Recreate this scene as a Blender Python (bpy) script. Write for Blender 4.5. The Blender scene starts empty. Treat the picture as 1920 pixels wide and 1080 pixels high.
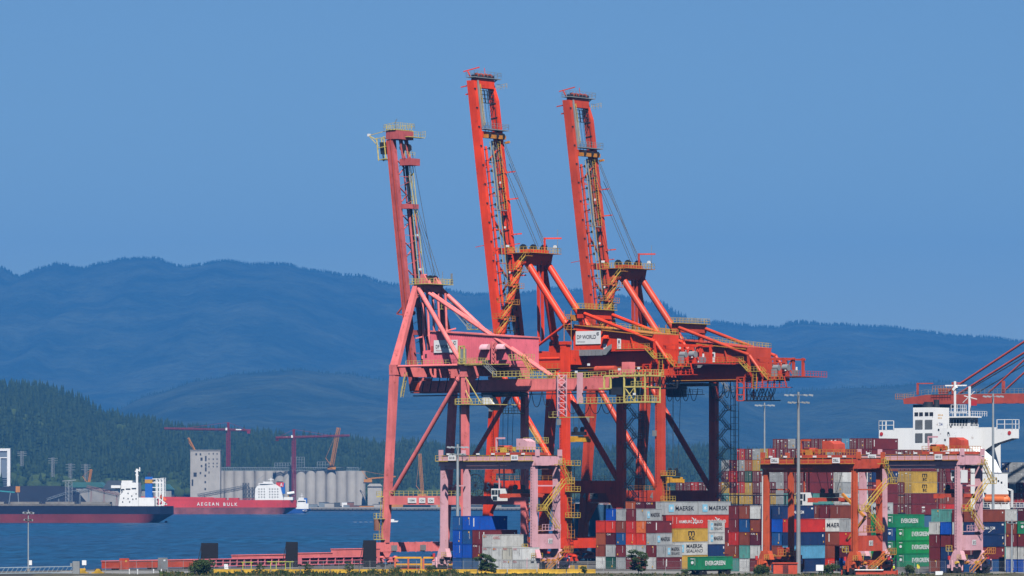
import bpy, bmesh, math, random
import numpy as np
from mathutils import Vector, Matrix, noise as mnoise
R = math.radians
rnd = random.Random(7)
S = bpy.context.scene
COL = S.collection

# ------------------------------------------------------------------ camera
F = 9000.0          # focal length in pixels of the 1920 wide photograph
HOR = 917.0         # row of the horizon
CAMZ = 21.0
cam_d = bpy.data.cameras.new('camera')
cam_d.sensor_width = 36.0
cam_d.lens = F / 1920 * 36
cam_d.shift_y = (HOR - 540) / 1920
cam_d.clip_start = 5
cam_d.clip_end = 60000
cam = bpy.data.objects.new('camera', cam_d)
cam.location = (0, 0, CAMZ)
cam.rotation_euler = (R(90), 0, 0)
COL.objects.link(cam)
S.camera = cam

# ------------------------------------------------------------------ sky, sun, exposure
SUN_EL, SUN_AZ = 53.0, 171.0     # azimuth measured from +Y (view) clockwise: behind the camera
W = bpy.data.worlds.new('World')
S.world = W
W.use_nodes = True
nt = W.node_tree
sky = nt.nodes.new('ShaderNodeTexSky')
sky.sky_type = 'NISHITA'
sky.sun_disc = False
sky.sun_elevation = R(SUN_EL)
sky.sun_rotation = R(SUN_AZ)
sky.altitude = 0
sky.air_density = 1.0
sky.dust_density = 0.0
sky.ozone_density = 10.0
bg = nt.nodes['Background']
bg.inputs['Strength'].default_value = 0.05
nt.links.new(sky.outputs[0], bg.inputs[0])
sd = bpy.data.lights.new('sun', 'SUN')
sd.energy = 5.0
sd.angle = R(0.53)
sd.color = (1.0, 0.95, 0.88)
sun = bpy.data.objects.new('sun', sd)
d = Vector((math.sin(R(SUN_AZ)) * math.cos(R(SUN_EL)), math.cos(R(SUN_AZ)) * math.cos(R(SUN_EL)), math.sin(R(SUN_EL))))
sun.rotation_euler = d.to_track_quat('Z', 'Y').to_euler()
sun.location = (0, 900, 300)
COL.objects.link(sun)
S.view_settings.view_transform = 'Standard'
S.view_settings.look = 'None'
S.view_settings.gamma = 1
S.view_settings.exposure = 0.62
S.cycles.max_bounces = 6
S.cycles.diffuse_bounces = 0
S.cycles.volume_bounces = 0
S.cycles.use_denoising = True

# ------------------------------------------------------------------ yard frame: e = across the quay (landwards), l = along the quay
TH = R(38.0)
CE, SE = math.cos(TH), math.sin(TH)
AX, AY = -29.35, 1110.0
QZ = 3.6            # top of the quay above the water

def y2w(e, l, z=0.0):
    return Vector((AX + e * CE + l * SE, AY - e * SE + l * CE, z))

def at(px, py, l):
    """pixel + position along the quay -> (e, l, z)"""
    k = (px - 960) / F
    e = (k * (AY + l * CE) - AX - l * SE) / (CE + k * SE)
    Y = AY - e * SE + l * CE
    return (e, l, CAMZ - (py - HOR) / F * Y)

def ate(px, py, e):
    """pixel + position across the quay -> (e, l, z)"""
    k = (px - 960) / F
    l = (k * (AY - e * SE) - AX - e * CE) / (SE - k * CE)
    Y = AY - e * SE + l * CE
    return (e, l, CAMZ - (py - HOR) / F * Y)

def wp(px, py, Y):
    return Vector(((px - 960) / F * Y, Y, CAMZ - (py - HOR) / F * Y))

# ------------------------------------------------------------------ materials
MATS = {}
def mat_base(name):
    m = bpy.data.materials.new(name)
    m.use_nodes = True
    n = m.node_tree
    b = n.nodes['Principled BSDF']
    MATS[name] = m
    return m, n, b

def node(n, t, **kw):
    x = n.nodes.new(t)
    for k, v in kw.items():
        if k in x.inputs: x.inputs[k].default_value = v
        else: setattr(x, k, v)
    return x

def paint(name, rgb, rough=0.45, dirt=0.3, rust=0.0, scale=0.25, streak=0.25, metal=0.0, objrand=0.0, rustcol=(0.16, 0.055, 0.025)):
    """weathered paint: blotches, vertical run-off streaks and rust spots, all in object space"""
    m, n, b = mat_base(name)
    L = n.links.new
    tc = node(n, 'ShaderNodeTexCoord')
    src = tc.outputs['Object']
    if objrand:
        oi = node(n, 'ShaderNodeObjectInfo')
        mul = node(n, 'ShaderNodeMath', operation='MULTIPLY'); mul.inputs[1].default_value = 97.0
        L(oi.outputs['Random'], mul.inputs[0])
        va = node(n, 'ShaderNodeVectorMath', operation='ADD')
        L(tc.outputs['Object'], va.inputs[0]); L(mul.outputs[0], va.inputs[1])
        src = va.outputs[0]
    n1 = node(n, 'ShaderNodeTexNoise', Scale=scale, Detail=6.0, Roughness=0.6)
    L(src, n1.inputs['Vector'])
    mp = node(n, 'ShaderNodeMapping'); mp.inputs['Scale'].default_value = (2.2, 2.2, 0.12)
    L(src, mp.inputs[0])
    n2 = node(n, 'ShaderNodeTexNoise', Scale=1.0, Detail=4.0)
    L(mp.outputs[0], n2.inputs['Vector'])
    dark = tuple(c * (1 - dirt) for c in rgb) + (1,)
    r1 = node(n, 'ShaderNodeMapRange'); r1.inputs[1].default_value = 0.35; r1.inputs[2].default_value = 0.62
    L(n1.outputs[0], r1.inputs[0])
    mx = node(n, 'ShaderNodeMix', data_type='RGBA')
    mx.inputs[6].default_value = tuple(rgb) + (1,); mx.inputs[7].default_value = dark
    L(r1.outputs[0], mx.inputs[0])
    r2 = node(n, 'ShaderNodeMapRange'); r2.inputs[1].default_value = 0.52; r2.inputs[2].default_value = 0.75; r2.inputs[4].default_value = streak
    L(n2.outputs[0], r2.inputs[0])
    mx2 = node(n, 'ShaderNodeMix', data_type='RGBA')
    mx2.inputs[7].default_value = tuple(c * 0.45 for c in rgb) + (1,)
    L(mx.outputs[2], mx2.inputs[6]); L(r2.outputs[0], mx2.inputs[0])
    out = mx2.outputs[2]
    if rust:
        n3 = node(n, 'ShaderNodeTexNoise', Scale=scale * 4, Detail=8.0, Roughness=0.7)
        L(src, n3.inputs['Vector'])
        r3 = node(n, 'ShaderNodeMapRange'); r3.inputs[1].default_value = 0.62 - rust * 0.12; r3.inputs[2].default_value = 0.70
        L(n3.outputs[0], r3.inputs[0])
        mx3 = node(n, 'ShaderNodeMix', data_type='RGBA'); mx3.inputs[7].default_value = rustcol + (1,)
        L(out, mx3.inputs[6]); L(r3.outputs[0], mx3.inputs[0])
        out = mx3.outputs[2]
    if objrand:
        hv = node(n, 'ShaderNodeHueSaturation')
        rr = node(n, 'ShaderNodeMapRange'); rr.inputs[3].default_value = 1 - objrand; rr.inputs[4].default_value = 1 + objrand
        L(oi.outputs['Random'], rr.inputs[0]); L(rr.outputs[0], hv.inputs['Value'])
        L(out, hv.inputs['Color']); out = hv.outputs[0]
    L(out, b.inputs['Base Color'])
    b.inputs['Roughness'].default_value = rough
    b.inputs['Metallic'].default_value = metal
    b.inputs['Specular IOR Level'].default_value = 0.3
    return m

def flat(name, rgb, rough=0.5, metal=0.0, emit=0.0):
    m, n, b = mat_base(name)
    tc = node(n, 'ShaderNodeTexCoord')
    n1 = node(n, 'ShaderNodeTexNoise', Scale=0.8, Detail=3.0)
    n.links.new(tc.outputs['Object'], n1.inputs['Vector'])
    mx = node(n, 'ShaderNodeMix', data_type='RGBA')
    mx.inputs[6].default_value = tuple(rgb) + (1,); mx.inputs[7].default_value = tuple(c * 0.8 for c in rgb) + (1,)
    n.links.new(n1.outputs[0], mx.inputs[0])
    n.links.new(mx.outputs[2], b.inputs['Base Color'])
    b.inputs['Roughness'].default_value = rough
    b.inputs['Metallic'].default_value = metal
    return m

ORANGE = paint('orange_red_paint', (0.86, 0.062, 0.014), dirt=0.3, rust=0.12, streak=0.4, scale=0.16)
ORANGE4 = paint('faded_orange_red_paint', (0.62, 0.070, 0.026), dirt=0.28, rust=0.15, streak=0.4, scale=0.16)
BROWNRED = paint('brown_red_paint', (0.50, 0.085, 0.055), dirt=0.3)
PINK = paint('faded_pink_paint', (0.90, 0.225, 0.215), dirt=0.28, rust=0.3, streak=0.42, scale=0.18, rustcol=(0.36, 0.09, 0.06))
PBOOM = paint('dull_brownish_pink_paint', (0.56, 0.12, 0.12), dirt=0.35, rust=0.35, streak=0.5, scale=0.2, rustcol=(0.22, 0.06, 0.045))
HOTPINK = paint('rose_pink_paint', (0.92, 0.185, 0.235), dirt=0.18, rust=0.12, streak=0.25, rustcol=(0.4, 0.08, 0.08))
PALEPINK = paint('pale_pink_paint', (0.76, 0.42, 0.47), dirt=0.2, rust=0.12, streak=0.32, rustcol=(0.34, 0.12, 0.08))
RTGRED = paint('weathered_red_paint', (0.60, 0.085, 0.04), dirt=0.32, rust=0.35)
YEL = paint('safety_yellow_paint', (0.66, 0.45, 0.07), dirt=0.3, rust=0.2, scale=1.0)
PYEL = paint('pale_yellow_paint', (0.68, 0.56, 0.16), dirt=0.3, rust=0.25, scale=1.0)
ORYEL = paint('orange_yellow_paint', (0.62, 0.25, 0.04), dirt=0.3, rust=0.25, scale=1.0)
SPREAD = paint('spreader_yellow_paint', (0.72, 0.36, 0.02), dirt=0.25, scale=1.0)
GREY = paint('galvanised_grey', (0.30, 0.32, 0.33), rough=0.5, dirt=0.25, metal=0.2)
POLE = paint('pale_galvanised_pole', (0.33, 0.37, 0.40), rough=0.5, dirt=0.2, metal=0.15)
DARK = flat('dark_steel', (0.022, 0.024, 0.03), 0.5)
BLACK = flat('black_rubber', (0.012, 0.012, 0.014), 0.7)
ROPE = flat('steel_rope', (0.05, 0.06, 0.07), 0.5)
WHITE = paint('white_paint', (0.78, 0.79, 0.79), dirt=0.1, streak=0.12, rust=0.05)
SIGNW = flat('white_sign_board', (0.80, 0.81, 0.82), 0.5)
INK = flat('black_ink', (0.012, 0.012, 0.016), 0.6)
GLASS = flat('dark_window_glass', (0.02, 0.03, 0.04), 0.08)
WTEXT = flat('white_lettering', (0.80, 0.80, 0.80), 0.6)
RTEXT = flat('red_lettering', (0.55, 0.03, 0.03), 0.6)

# ------------------------------------------------------------------ mesh building
class MB:
    """collects geometry in one frame and links it as one mesh object"""
    def __init__(s): s.v = []; s.f = []; s.smooth = []
    def quad_box(s, c8, smooth=False):
        o = len(s.v); s.v += [tuple(c) for c in c8]
        for q in ((0, 3, 2, 1), (4, 5, 6, 7), (0, 1, 5, 4), (1, 2, 6, 5), (2, 3, 7, 6), (3, 0, 4, 7)):
            s.f.append(tuple(o + i for i in q)); s.smooth.append(False)
    def box(s, x0, x1, y0, y1, z0, z1):
        s.quad_box([(x0, y0, z0), (x1, y0, z0), (x1, y1, z0), (x0, y1, z0), (x0, y0, z1), (x1, y0, z1), (x1, y1, z1), (x0, y1, z1)])
        return s
    def bar(s, p, q, w, h=None, w2=None, h2=None):
        """rectangular member from p to q; w across (horizontal), h the other way"""
        p = Vector(p); q = Vector(q); h = h or w; w2 = w2 or w; h2 = h2 or h
        d = (q - p)
        if d.length < 1e-6: return s
        d.normalize()
        ref = Vector((0, 0, 1)) if abs(d.z) < 0.9 else Vector((1, 0, 0))
        a = d.cross(ref).normalized(); b = a.cross(d).normalized()
        if abs(d.z) >= 0.9:
            a, b = Vector((0, 1, 0)), Vector((1, 0, 0))   # upright: w along y (l), h along x (e)
        c = []
        for (o, ww, hh) in ((p, w, h), (q, w2, h2)):
            c += [o - a * ww / 2 - b * hh / 2, o + a * ww / 2 - b * hh / 2, o + a * ww / 2 + b * hh / 2, o - a * ww / 2 + b * hh / 2]
        s.quad_box(c); return s
    def tube(s, p, q, r, n=10, r2=None, cap=True):
        p = Vector(p); q = Vector(q); r2 = r if r2 is None else r2
        d = (q - p)
        if d.length < 1e-6: return s
        d.normalize()
        a = d.orthogonal().normalized(); b = d.cross(a)
        o = len(s.v)
        for (c, rr) in ((p, r), (q, r2)):
            for i in range(n):
                t = 2 * math.pi * i / n
                s.v.append(tuple(c + (a * math.cos(t) + b * math.sin(t)) * rr))
        for i in range(n):
            j = (i + 1) % n
            s.f.append((o + i, o + j, o + n + j, o + n + i)); s.smooth.append(True)
        if cap:
            c0 = len(s.v); s.v += s.v[o:o + 2 * n]        # caps keep their own corners, so the side shades as a true cylinder
            s.f.append(tuple(c0 + i for i in range(n - 1, -1, -1))); s.smooth.append(False)
            s.f.append(tuple(c0 + n + i for i in range(n))); s.smooth.append(False)
        return s
    def path(s, pts, r, n=5):
        for a, b in zip(pts[:-1], pts[1:]): s.tube(a, b, r, n, cap=False)
        return s
    def prism(s, prof, y0, y1, axis='y'):
        """profile of (a, z) points extruded along y (or x, or z with (x, y) points)"""
        o = len(s.v); n = len(prof)
        ar = sum(prof[i][0] * prof[(i + 1) % n][1] - prof[(i + 1) % n][0] * prof[i][1] for i in range(n))
        if ar < 0: prof = prof[::-1]
        for t in (y0, y1):
            for a, z in prof:
                s.v.append((a, t, z) if axis == 'y' else ((t, a, z) if axis == 'x' else (a, z, t)))
        lo = tuple(o + i for i in range(n)); hi = tuple(o + n + i for i in range(n))
        flip = axis == 'y'
        A = [lo, hi[::-1]] if flip else [lo[::-1], hi]
        for q in A: s.f.append(q); s.smooth.append(False)
        for i in range(n):
            j = (i + 1) % n
            q = (o + i, o + n + i, o + n + j, o + j) if flip else (o + i, o + j, o + n + j, o + n + i)
            s.f.append(q); s.smooth.append(False)
        return s
    def rail(s, pts, h=1.1, step=1.5, t=0.075, closed=False):
        pts = [Vector(p) for p in pts]
        if closed: pts.append(pts[0])
        for a, b in zip(pts[:-1], pts[1:]):
            L_ = (b - a).length
            if L_ < 0.05: continue
            n = max(1, int(round(L_ / step)))
            for i in range(n + 1):
                p = a.lerp(b, i / n)
                s.bar(p, p + Vector((0, 0, h)), t)
            for hh in (h, h * 0.52):
                s.bar(a + Vector((0, 0, hh)), b + Vector((0, 0, hh)), t * 0.9)
        return s
    def stair(s, p, q, w, side=Vector((0, 1, 0)), rail=True, t=0.08, steps=True):
        """flight from p up to q; side = across direction"""
        p = Vector(p); q = Vector(q); sd = Vector(side).normalized() * w / 2
        for k in (-1, 1):
            s.bar(p + sd * k, q + sd * k, 0.07, 0.2)
            if rail:
                up = Vector((0, 0, 1.0))
                s.bar(p + sd * k + up, q + sd * k + up, t * .8)
                for i in range(0, 4):
                    c = (p + sd * k).lerp(q + sd * k, i / 3); s.bar(c, c + up, t * .7)
        if steps:
            n = max(3, int((q - p).length / 0.8))
            for i in range(n):
                c = p.lerp(q, (i + 0.5) / n)
                s.bar(c - sd, c + sd, 0.16, 0.04)
        return s
    def deck(s, e0, e1, l0, l1, z, t=0.14):
        s.box(e0, e1, l0, l1, z - t, z); return s
    def build(s, name, mat, parent=None, org=(0, 0, 0), props=None):
        me = bpy.data.meshes.new(name)
        o3 = Vector(org)
        v = np.array(s.v, dtype=np.float32) - np.array(o3, dtype=np.float32)
        me.from_pydata(v.tolist(), [], s.f)
        me.polygons.foreach_set('use_smooth', np.array(s.smooth, dtype=bool))
        me.materials.append(mat)
        ob = bpy.data.objects.new(name, me)
        COL.objects.link(ob)
        if parent is not None: ob.parent = parent
        return ob

def tag(o, label, cat=None, group=None, kind=None):
    if label: o['label'] = label
    if cat: o['category'] = cat
    if group: o['group'] = group
    if kind: o['kind'] = kind
    return o

class Thing:
    """an Empty at the thing's base, turned into the yard frame (or any heading); parts are given in that frame"""
    def __init__(s, name, label, cat, org=(0, 0, 0), yard=True, heading=0.0, group=None, loc=None):
        s.org = Vector(org)
        e = bpy.data.objects.new(name, None)
        e.empty_display_size = 1
        COL.objects.link(e)
        if yard:
            e.location = y2w(*s.org); e.rotation_euler = (0, 0, -TH)
        else:
            e.location = loc if loc is not None else s.org
            e.rotation_euler = (0, 0, heading)
        s.o = e
        tag(e, label, cat, group)
    def part(s, name, mb, mat, parent=None, label=None):
        ob = mb.build(name, mat, parent or s.o, s.org)
        if label: ob['label'] = label
        return ob

def solo(name, mb, mat, label, cat, org, group=None, yard=True, kind=None):
    """a thing that is one mesh"""
    ob = mb.build(name, mat, None, org)
    if yard:
        ob.location = y2w(*org); ob.rotation_euler = (0, 0, -TH)
    else:
        ob.location = org
    tag(ob, label, cat, group, kind)
    return ob

# ------------------------------------------------------------------ lettering: every string once, as a mesh one unit wide
TEXTS = {}
def text_mesh(s, bold=0.0, squash=1.0):
    key = (s, bold)
    if key in TEXTS: return TEXTS[key]
    cu = bpy.data.curves.new('lettering', 'FONT')
    cu.body = s; cu.align_x = 'CENTER'; cu.align_y = 'CENTER'; cu.extrude = 0.0; cu.offset = bold; cu.resolution_u = 3
    cu.space_line = 0.75
    ob = bpy.data.objects.new('lettering_source', cu)
    COL.objects.link(ob)
    dg = bpy.context.evaluated_depsgraph_get()
    me = bpy.data.meshes.new_from_object(ob.evaluated_get(dg))
    bpy.data.objects.remove(ob); bpy.data.curves.remove(cu)
    n = len(me.vertices)
    a = np.empty(n * 3, dtype=np.float32); me.vertices.foreach_get('co', a); a = a.reshape(-1, 3)
    w = a[:, 0].max() - a[:, 0].min(); h = a[:, 1].max() - a[:, 1].min()
    a[:, 0] -= (a[:, 0].max() + a[:, 0].min()) / 2; a[:, 1] -= (a[:, 1].max() + a[:, 1].min()) / 2
    a[:, 0] /= w; a[:, 1] /= h; a[:, 2] = 0
    me.vertices.foreach_set('co', a.ravel()); me.update()
    TEXTS[key] = me
    return me

for _s in ('DP WORLD', 'MAERSK', 'SEALAND', 'msc', 'm', 'sc', 'HAMBURG', 'SUD', 'EVERGREEN', 'CMA CGM', 'OOCL', 'A E G E A N', 'B U L K', '4', '5', 'ZPMC',
           '5018', '5015', 'ZIM', 'K LINE', 'TEX', 'A', 'Vancouver', 'CAI', 'FLORENS', 'DELL', 'C', 'TRITON', 'SIETTA', 'capital'):
    text_mesh(_s, 0.012 if _s not in ('Vancouver', 'SEALAND', 'TRITON') else 0.0)

def letter(s, w, h, pos, face, mat, parent, org, name='lettering'):
    """lettering of width w, height h centred at pos (thing frame), face: '-l', '+e' or '-y'"""
    me0 = [m for (k, b), m in TEXTS.items() if k == s][0]
    key = (s, mat.name)
    if key not in TEXTS_M:
        m = me0.copy(); m.materials.clear(); m.materials.append(mat); TEXTS_M[key] = m
    ob = bpy.data.objects.new(name, TEXTS_M[key])
    COL.objects.link(ob); ob.parent = parent
    ob.location = Vector(pos) - Vector(org)
    ob.scale = (w, h, 1)
    ob.rotation_euler = (R(90), 0, 0) if face in ('-l', '-y') else (R(90), 0, R(90))
    return ob
TEXTS_M = {}
# ================================================================== SETTING: water, hills, far shore
def mat_water():
    m, n, b = mat_base('harbour_water')
    L = n.links.new
    tc = node(n, 'ShaderNodeTexCoord')
    mp = node(n, 'ShaderNodeMapping'); mp.inputs['Scale'].default_value = (0.10, 0.055, 1)
    L(tc.outputs['Object'], mp.inputs[0])
    n1 = node(n, 'ShaderNodeTexNoise', Scale=1.0, Detail=6.0, Roughness=0.6); L(mp.outputs[0], n1.inputs['Vector'])
    mp2 = node(n, 'ShaderNodeMapping'); mp2.inputs['Scale'].default_value = (0.0065, 0.0035, 1)
    L(tc.outputs['Object'], mp2.inputs[0])
    n2 = node(n, 'ShaderNodeTexNoise', Scale=1.0, Detail=5.0, Roughness=0.6); L(mp2.outputs[0], n2.inputs['Vector'])
    mp3 = node(n, 'ShaderNodeMapping'); mp3.inputs['Scale'].default_value = (0.16, 0.022, 1)
    L(tc.outputs['Object'], mp3.inputs[0])
    n3 = node(n, 'ShaderNodeTexNoise', Scale=1.0, Detail=8.0, Roughness=0.75); L(mp3.outputs[0], n3.inputs['Vector'])
    bp = node(n, 'ShaderNodeBump'); bp.inputs['Strength'].default_value = 1.0; bp.inputs['Distance'].default_value = 1.6
    L(n1.outputs[0], bp.inputs['Height'])
    rp = node(n, 'ShaderNodeMapRange'); rp.inputs[1].default_value = 0.38; rp.inputs[2].default_value = 0.65
    L(n2.outputs[0], rp.inputs[0])
    r3 = node(n, 'ShaderNodeMapRange'); r3.inputs[1].default_value = 0.34; r3.inputs[2].default_value = 0.68; r3.inputs[3].default_value = 0.12; r3.inputs[4].default_value = 2.1
    L(n3.outputs[0], r3.inputs[0])
    mx0 = node(n, 'ShaderNodeMix', data_type='RGBA')
    mx0.inputs[6].default_value = (0.003, 0.028, 0.070, 1); mx0.inputs[7].default_value = (0.007, 0.050, 0.110, 1)
    L(rp.outputs[0], mx0.inputs[0])
    mx = node(n, 'ShaderNodeMix', data_type='RGBA', blend_type='MULTIPLY'); mx.inputs[0].default_value = 1.0
    L(mx0.outputs[2], mx.inputs[6]); L(r3.outputs[0], mx.inputs[7])
    L(mx.outputs[2], b.inputs['Base Color']); L(bp.outputs[0], b.inputs['Normal'])
    rr = node(n, 'ShaderNodeMapRange'); rr.inputs[3].default_value = 0.30; rr.inputs[4].default_value = 0.42
    L(rp.outputs[0], rr.inputs[0]); L(rr.outputs[0], b.inputs['Roughness'])
    b.inputs['IOR'].default_value = 1.33
    b.inputs['Specular IOR Level'].default_value = 0.22
    return m
WATER = mat_water()
mb = MB(); mb.v = [(-9500, -100, 0), (9500, -100, 0), (9500, 4895, 0), (-9500, 4895, 0)]; mb.f = [(0, 1, 2, 3)]; mb.smooth = [False]
water = mb.build('water', WATER); tag(water, 'dark blue rippled harbour water', None, kind='structure')

def mat_forest(name, c0, c1, scale, bump, bscale):
    m, n, b = mat_base(name)
    L = n.links.new
    tc = node(n, 'ShaderNodeTexCoord')
    n1 = node(n, 'ShaderNodeTexNoise', Scale=scale, Detail=8.0, Roughness=0.65); L(tc.outputs['Object'], n1.inputs['Vector'])
    n2 = node(n, 'ShaderNodeTexNoise', Scale=bscale, Detail=5.0, Roughness=0.7); L(tc.outputs['Object'], n2.inputs['Vector'])
    rp = node(n, 'ShaderNodeMapRange'); rp.inputs[1].default_value = 0.42; rp.inputs[2].default_value = 0.72
    L(n1.outputs[0], rp.inputs[0])
    mx = node(n, 'ShaderNodeMix', data_type='RGBA'); mx.inputs[6].default_value = c0 + (1,); mx.inputs[7].default_value = c1 + (1,)
    L(rp.outputs[0], mx.inputs[0])
    mx2 = node(n, 'ShaderNodeMix', data_type='RGBA', blend_type='MULTIPLY'); mx2.inputs[0].default_value = 0.7
    L(mx.outputs[2], mx2.inputs[6])
    cr = node(n, 'ShaderNodeMapRange'); cr.inputs[1].default_value = 0.3; cr.inputs[2].default_value = 0.7; cr.inputs[3].default_value = 0.35; cr.inputs[4].default_value = 1.25
    L(n2.outputs[0], cr.inputs[0]); L(cr.outputs[0], mx2.inputs[7])
    L(mx2.outputs[2], b.inputs['Base Color'])
    bp = node(n, 'ShaderNodeBump'); bp.inputs['Strength'].default_value = 1.0; bp.inputs['Distance'].default_value = bump
    L(n2.outputs[0], bp.inputs['Height']); L(bp.outputs[0], b.inputs['Normal'])
    b.inputs['Roughness'].default_value = 0.9
    b.inputs['Specular IOR Level'].default_value = 0.1
    return m
FOR_FAR = mat_forest('far_forest_cover', (0.018, 0.032, 0.020), (0.065, 0.084, 0.054), 0.0026, 20.0, 0.022)
FOR_NEAR = mat_forest('near_forest_floor', (0.008, 0.018, 0.009), (0.020, 0.036, 0.014), 0.008, 6.0, 0.06)
def mat_leaf(name, c0, c1):
    m, n, b = mat_base(name)
    L = n.links.new
    geo = node(n, 'ShaderNodeNewGeometry')
    tc = node(n, 'ShaderNodeTexCoord')
    n1 = node(n, 'ShaderNodeTexNoise', Scale=0.02, Detail=6.0); L(tc.outputs['Object'], n1.inputs['Vector'])
    ad = node(n, 'ShaderNodeMath', operation='MULTIPLY_ADD'); ad.inputs[1].default_value = 0.6
    L(geo.outputs['Random Per Island'], ad.inputs[0]); L(n1.outputs[0], ad.inputs[2])
    rp = node(n, 'ShaderNodeMapRange'); rp.inputs[1].default_value = 0.4; rp.inputs[2].default_value = 1.1; L(ad.outputs[0], rp.inputs[0])
    mx = node(n, 'ShaderNodeMix', data_type='RGBA'); mx.inputs[6].default_value = c0 + (1,); mx.inputs[7].default_value = c1 + (1,)
    L(rp.outputs[0], mx.inputs[0]); L(mx.outputs[2], b.inputs['Base Color'])
    b.inputs['Roughness'].default_value = 0.85; b.inputs['Specular IOR Level'].default_value = 0.15
    return m
CONIF = mat_leaf('conifer_needles', (0.007, 0.018, 0.010), (0.022, 0.040, 0.016))
BROAD = mat_leaf('broadleaf_foliage', (0.016, 0.033, 0.010), (0.045, 0.070, 0.020))

def interp(tab, x):
    if x <= tab[0][0]: return tab[0][1]
    for (a, ya), (b, yb) in zip(tab[:-1], tab[1:]):
        if x <= b:
            t = (x - a) / (b - a); t = t * t * (3 - 2 * t)
            return ya + (yb - ya) * t
    return tab[-1][1]

def terrain(name, tab, Y0, Yr, Y1, px0, px1, nx, ny, mat, amp, scale, drop, label, zbase=2.0, ex=1.0):
    """a ridge whose crest follows tab (photo column -> photo row at the crest distance Yr); rises from Y0, falls behind Yr to Y1"""
    vs = []; H = {}
    for j in range(ny):
        t = j / (ny - 1)
        Y = Y0 + (Y1 - Y0) * t
        for i in range(nx):
            px = px0 + (px1 - px0) * i / (nx - 1)
            X = (px - 960) / F * Yr
            crest = (HOR - interp(tab, px) - drop) / F * Yr + CAMZ
            if Y <= Yr:
                s = (Y - Y0) / (Yr - Y0); k = (s ** ex) * (1.35 - 0.35 * s)
            else:
                s = (Y - Yr) / (Y1 - Yr); k = 1 - 0.6 * s * s
            n = mnoise.fractal(Vector((X * scale, Y * scale * 0.6, 3.7)), 1.0, 2.1, 6)
            n += 0.55 * mnoise.noise(Vector((X * scale * 3.2, Y * scale * 0.25, 9.1))) + 0.3 * mnoise.noise(Vector((X * scale * 9.0, Y * scale * 0.8, 2.1)))
            edge = min(1.0, s * 3) if Y <= Yr else 1.0
            fade = 1.0 - 0.75 * max(0.0, 1 - abs(Y - Yr) / (0.2 * (Yr - Y0)))
            vs.append((X, Y, zbase + (crest - zbase) * k + n * amp * edge * fade))
    fs = [(j * nx + i, j * nx + i + 1, (j + 1) * nx + i + 1, (j + 1) * nx + i) for j in range(ny - 1) for i in range(nx - 1)]
    m = MB(); m.v = vs; m.f = fs; m.smooth = [True] * len(fs)
    o = m.build(name, mat)
    tag(o, label, None, kind='structure')
    return o, np.array(vs).reshape(ny, nx, 3)

FAR_T = [(-1500, 560), (-700, 520), (-200, 480), (-60, 488), (0, 500), (40, 519), (75, 503), (110, 495), (150, 503), (190, 490), (240, 486), (290, 490), (340, 502), (420, 491), (470, 496), (520, 495), (600, 507),
         (660, 512), (740, 521), (830, 538), (900, 548), (960, 545), (1040, 538), (1090, 545), (1160, 556), (1230, 570), (1290, 598), (1340, 601), (1390, 606),
         (1450, 612), (1490, 604), (1560, 609), (1640, 612), (1740, 624), (1790, 628), (1850, 632), (1920, 643), (2100, 670), (2700, 700), (3500, 720)]
MID_T = [(-1500, 860), (-300, 830), (100, 800), (200, 775), (290, 738), (380, 712), (460, 701), (560, 694), (640, 697), (740, 708), (850, 722), (980, 716), (1120, 700), (1300, 716), (1450, 735), (1600, 728), (1760, 716), (1920, 722), (2300, 700), (3500, 690)]
NEAR_T = [(-1500, 690), (-300, 700), (0, 712), (60, 711), (120, 728), (200, 762), (260, 778), (320, 790), (400, 800), (480, 806), (560, 812), (640, 818), (740, 828), (850, 838), (960, 846), (1060, 843), (1120, 838), (1220, 842), (1320, 836), (1400, 846), (1500, 850), (1700, 850), (2000, 850), (3500, 850)]
far_o, FG = terrain('mountain', FAR_T, 15000, 20000, 21500, -1300, 3200, 420, 60, FOR_FAR, 75, 0.001, 2, 'high wooded mountain ridge fading blue behind the harbour')
mid_o, MG = terrain('hills', MID_T, 10500, 13500, 14500, -1300, 3200, 300, 44, FOR_FAR, 34, 0.0014, 0, 'lower hazy wooded ridge in front of the mountain')
near_o, NG = terrain('wooded_hillside', NEAR_T, 4700, 6300, 7000, -1200, 3000, 260, 60, FOR_NEAR, 9, 0.006, 26, 'forested hillside rising behind the far shore', zbase=4.0, ex=1.15)

# conifers: merged into single masses
def conifer_template(tiers, sides, seed):
    rr = random.Random(seed); v = []; f = []
    for k in range(tiers):
        z0 = 0.12 + 0.80 * k / tiers; z1 = min(1.0, z0 + 1.25 / tiers + 0.05)
        rad = 0.17 * (1 - k / tiers * 0.85)
        o = len(v)
        for i in range(sides):
            t = 2 * math.pi * (i + 0.5 * (k % 2)) / sides
            q = rad * rr.uniform(0.65, 1.2)
            v.append((math.cos(t) * q, math.sin(t) * q, z0 - rr.uniform(0, 0.05)))
        v.append((rr.uniform(-.008, .008), 0, z1))
        for i in range(sides): f.append((o + i, o + (i + 1) % sides, o + sides))
    return np.array(v), np.array(f)
def blob_template(seed):
    bm = bmesh.new(); bmesh.ops.create_icosphere(bm, subdivisions=2, radius=0.5)
    for q in bm.verts:
        n = mnoise.fractal(q.co * 3.2 + Vector((seed * 7.1, 0, 0)), 1, 2, 3)
        q.co *= 1 + 0.42 * n; q.co.z = q.co.z * 0.95 + 0.48
    v = np.array([tuple(q.co) for q in bm.verts]); f = np.array([[q.index for q in p.verts] for p in bm.faces]); bm.free()
    return v, f
CT = [conifer_template(5, 7, s) for s in range(4)]
CT_S = [conifer_template(3, 5, s) for s in range(3)]
BT = [blob_template(s) for s in range(3)]
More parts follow.
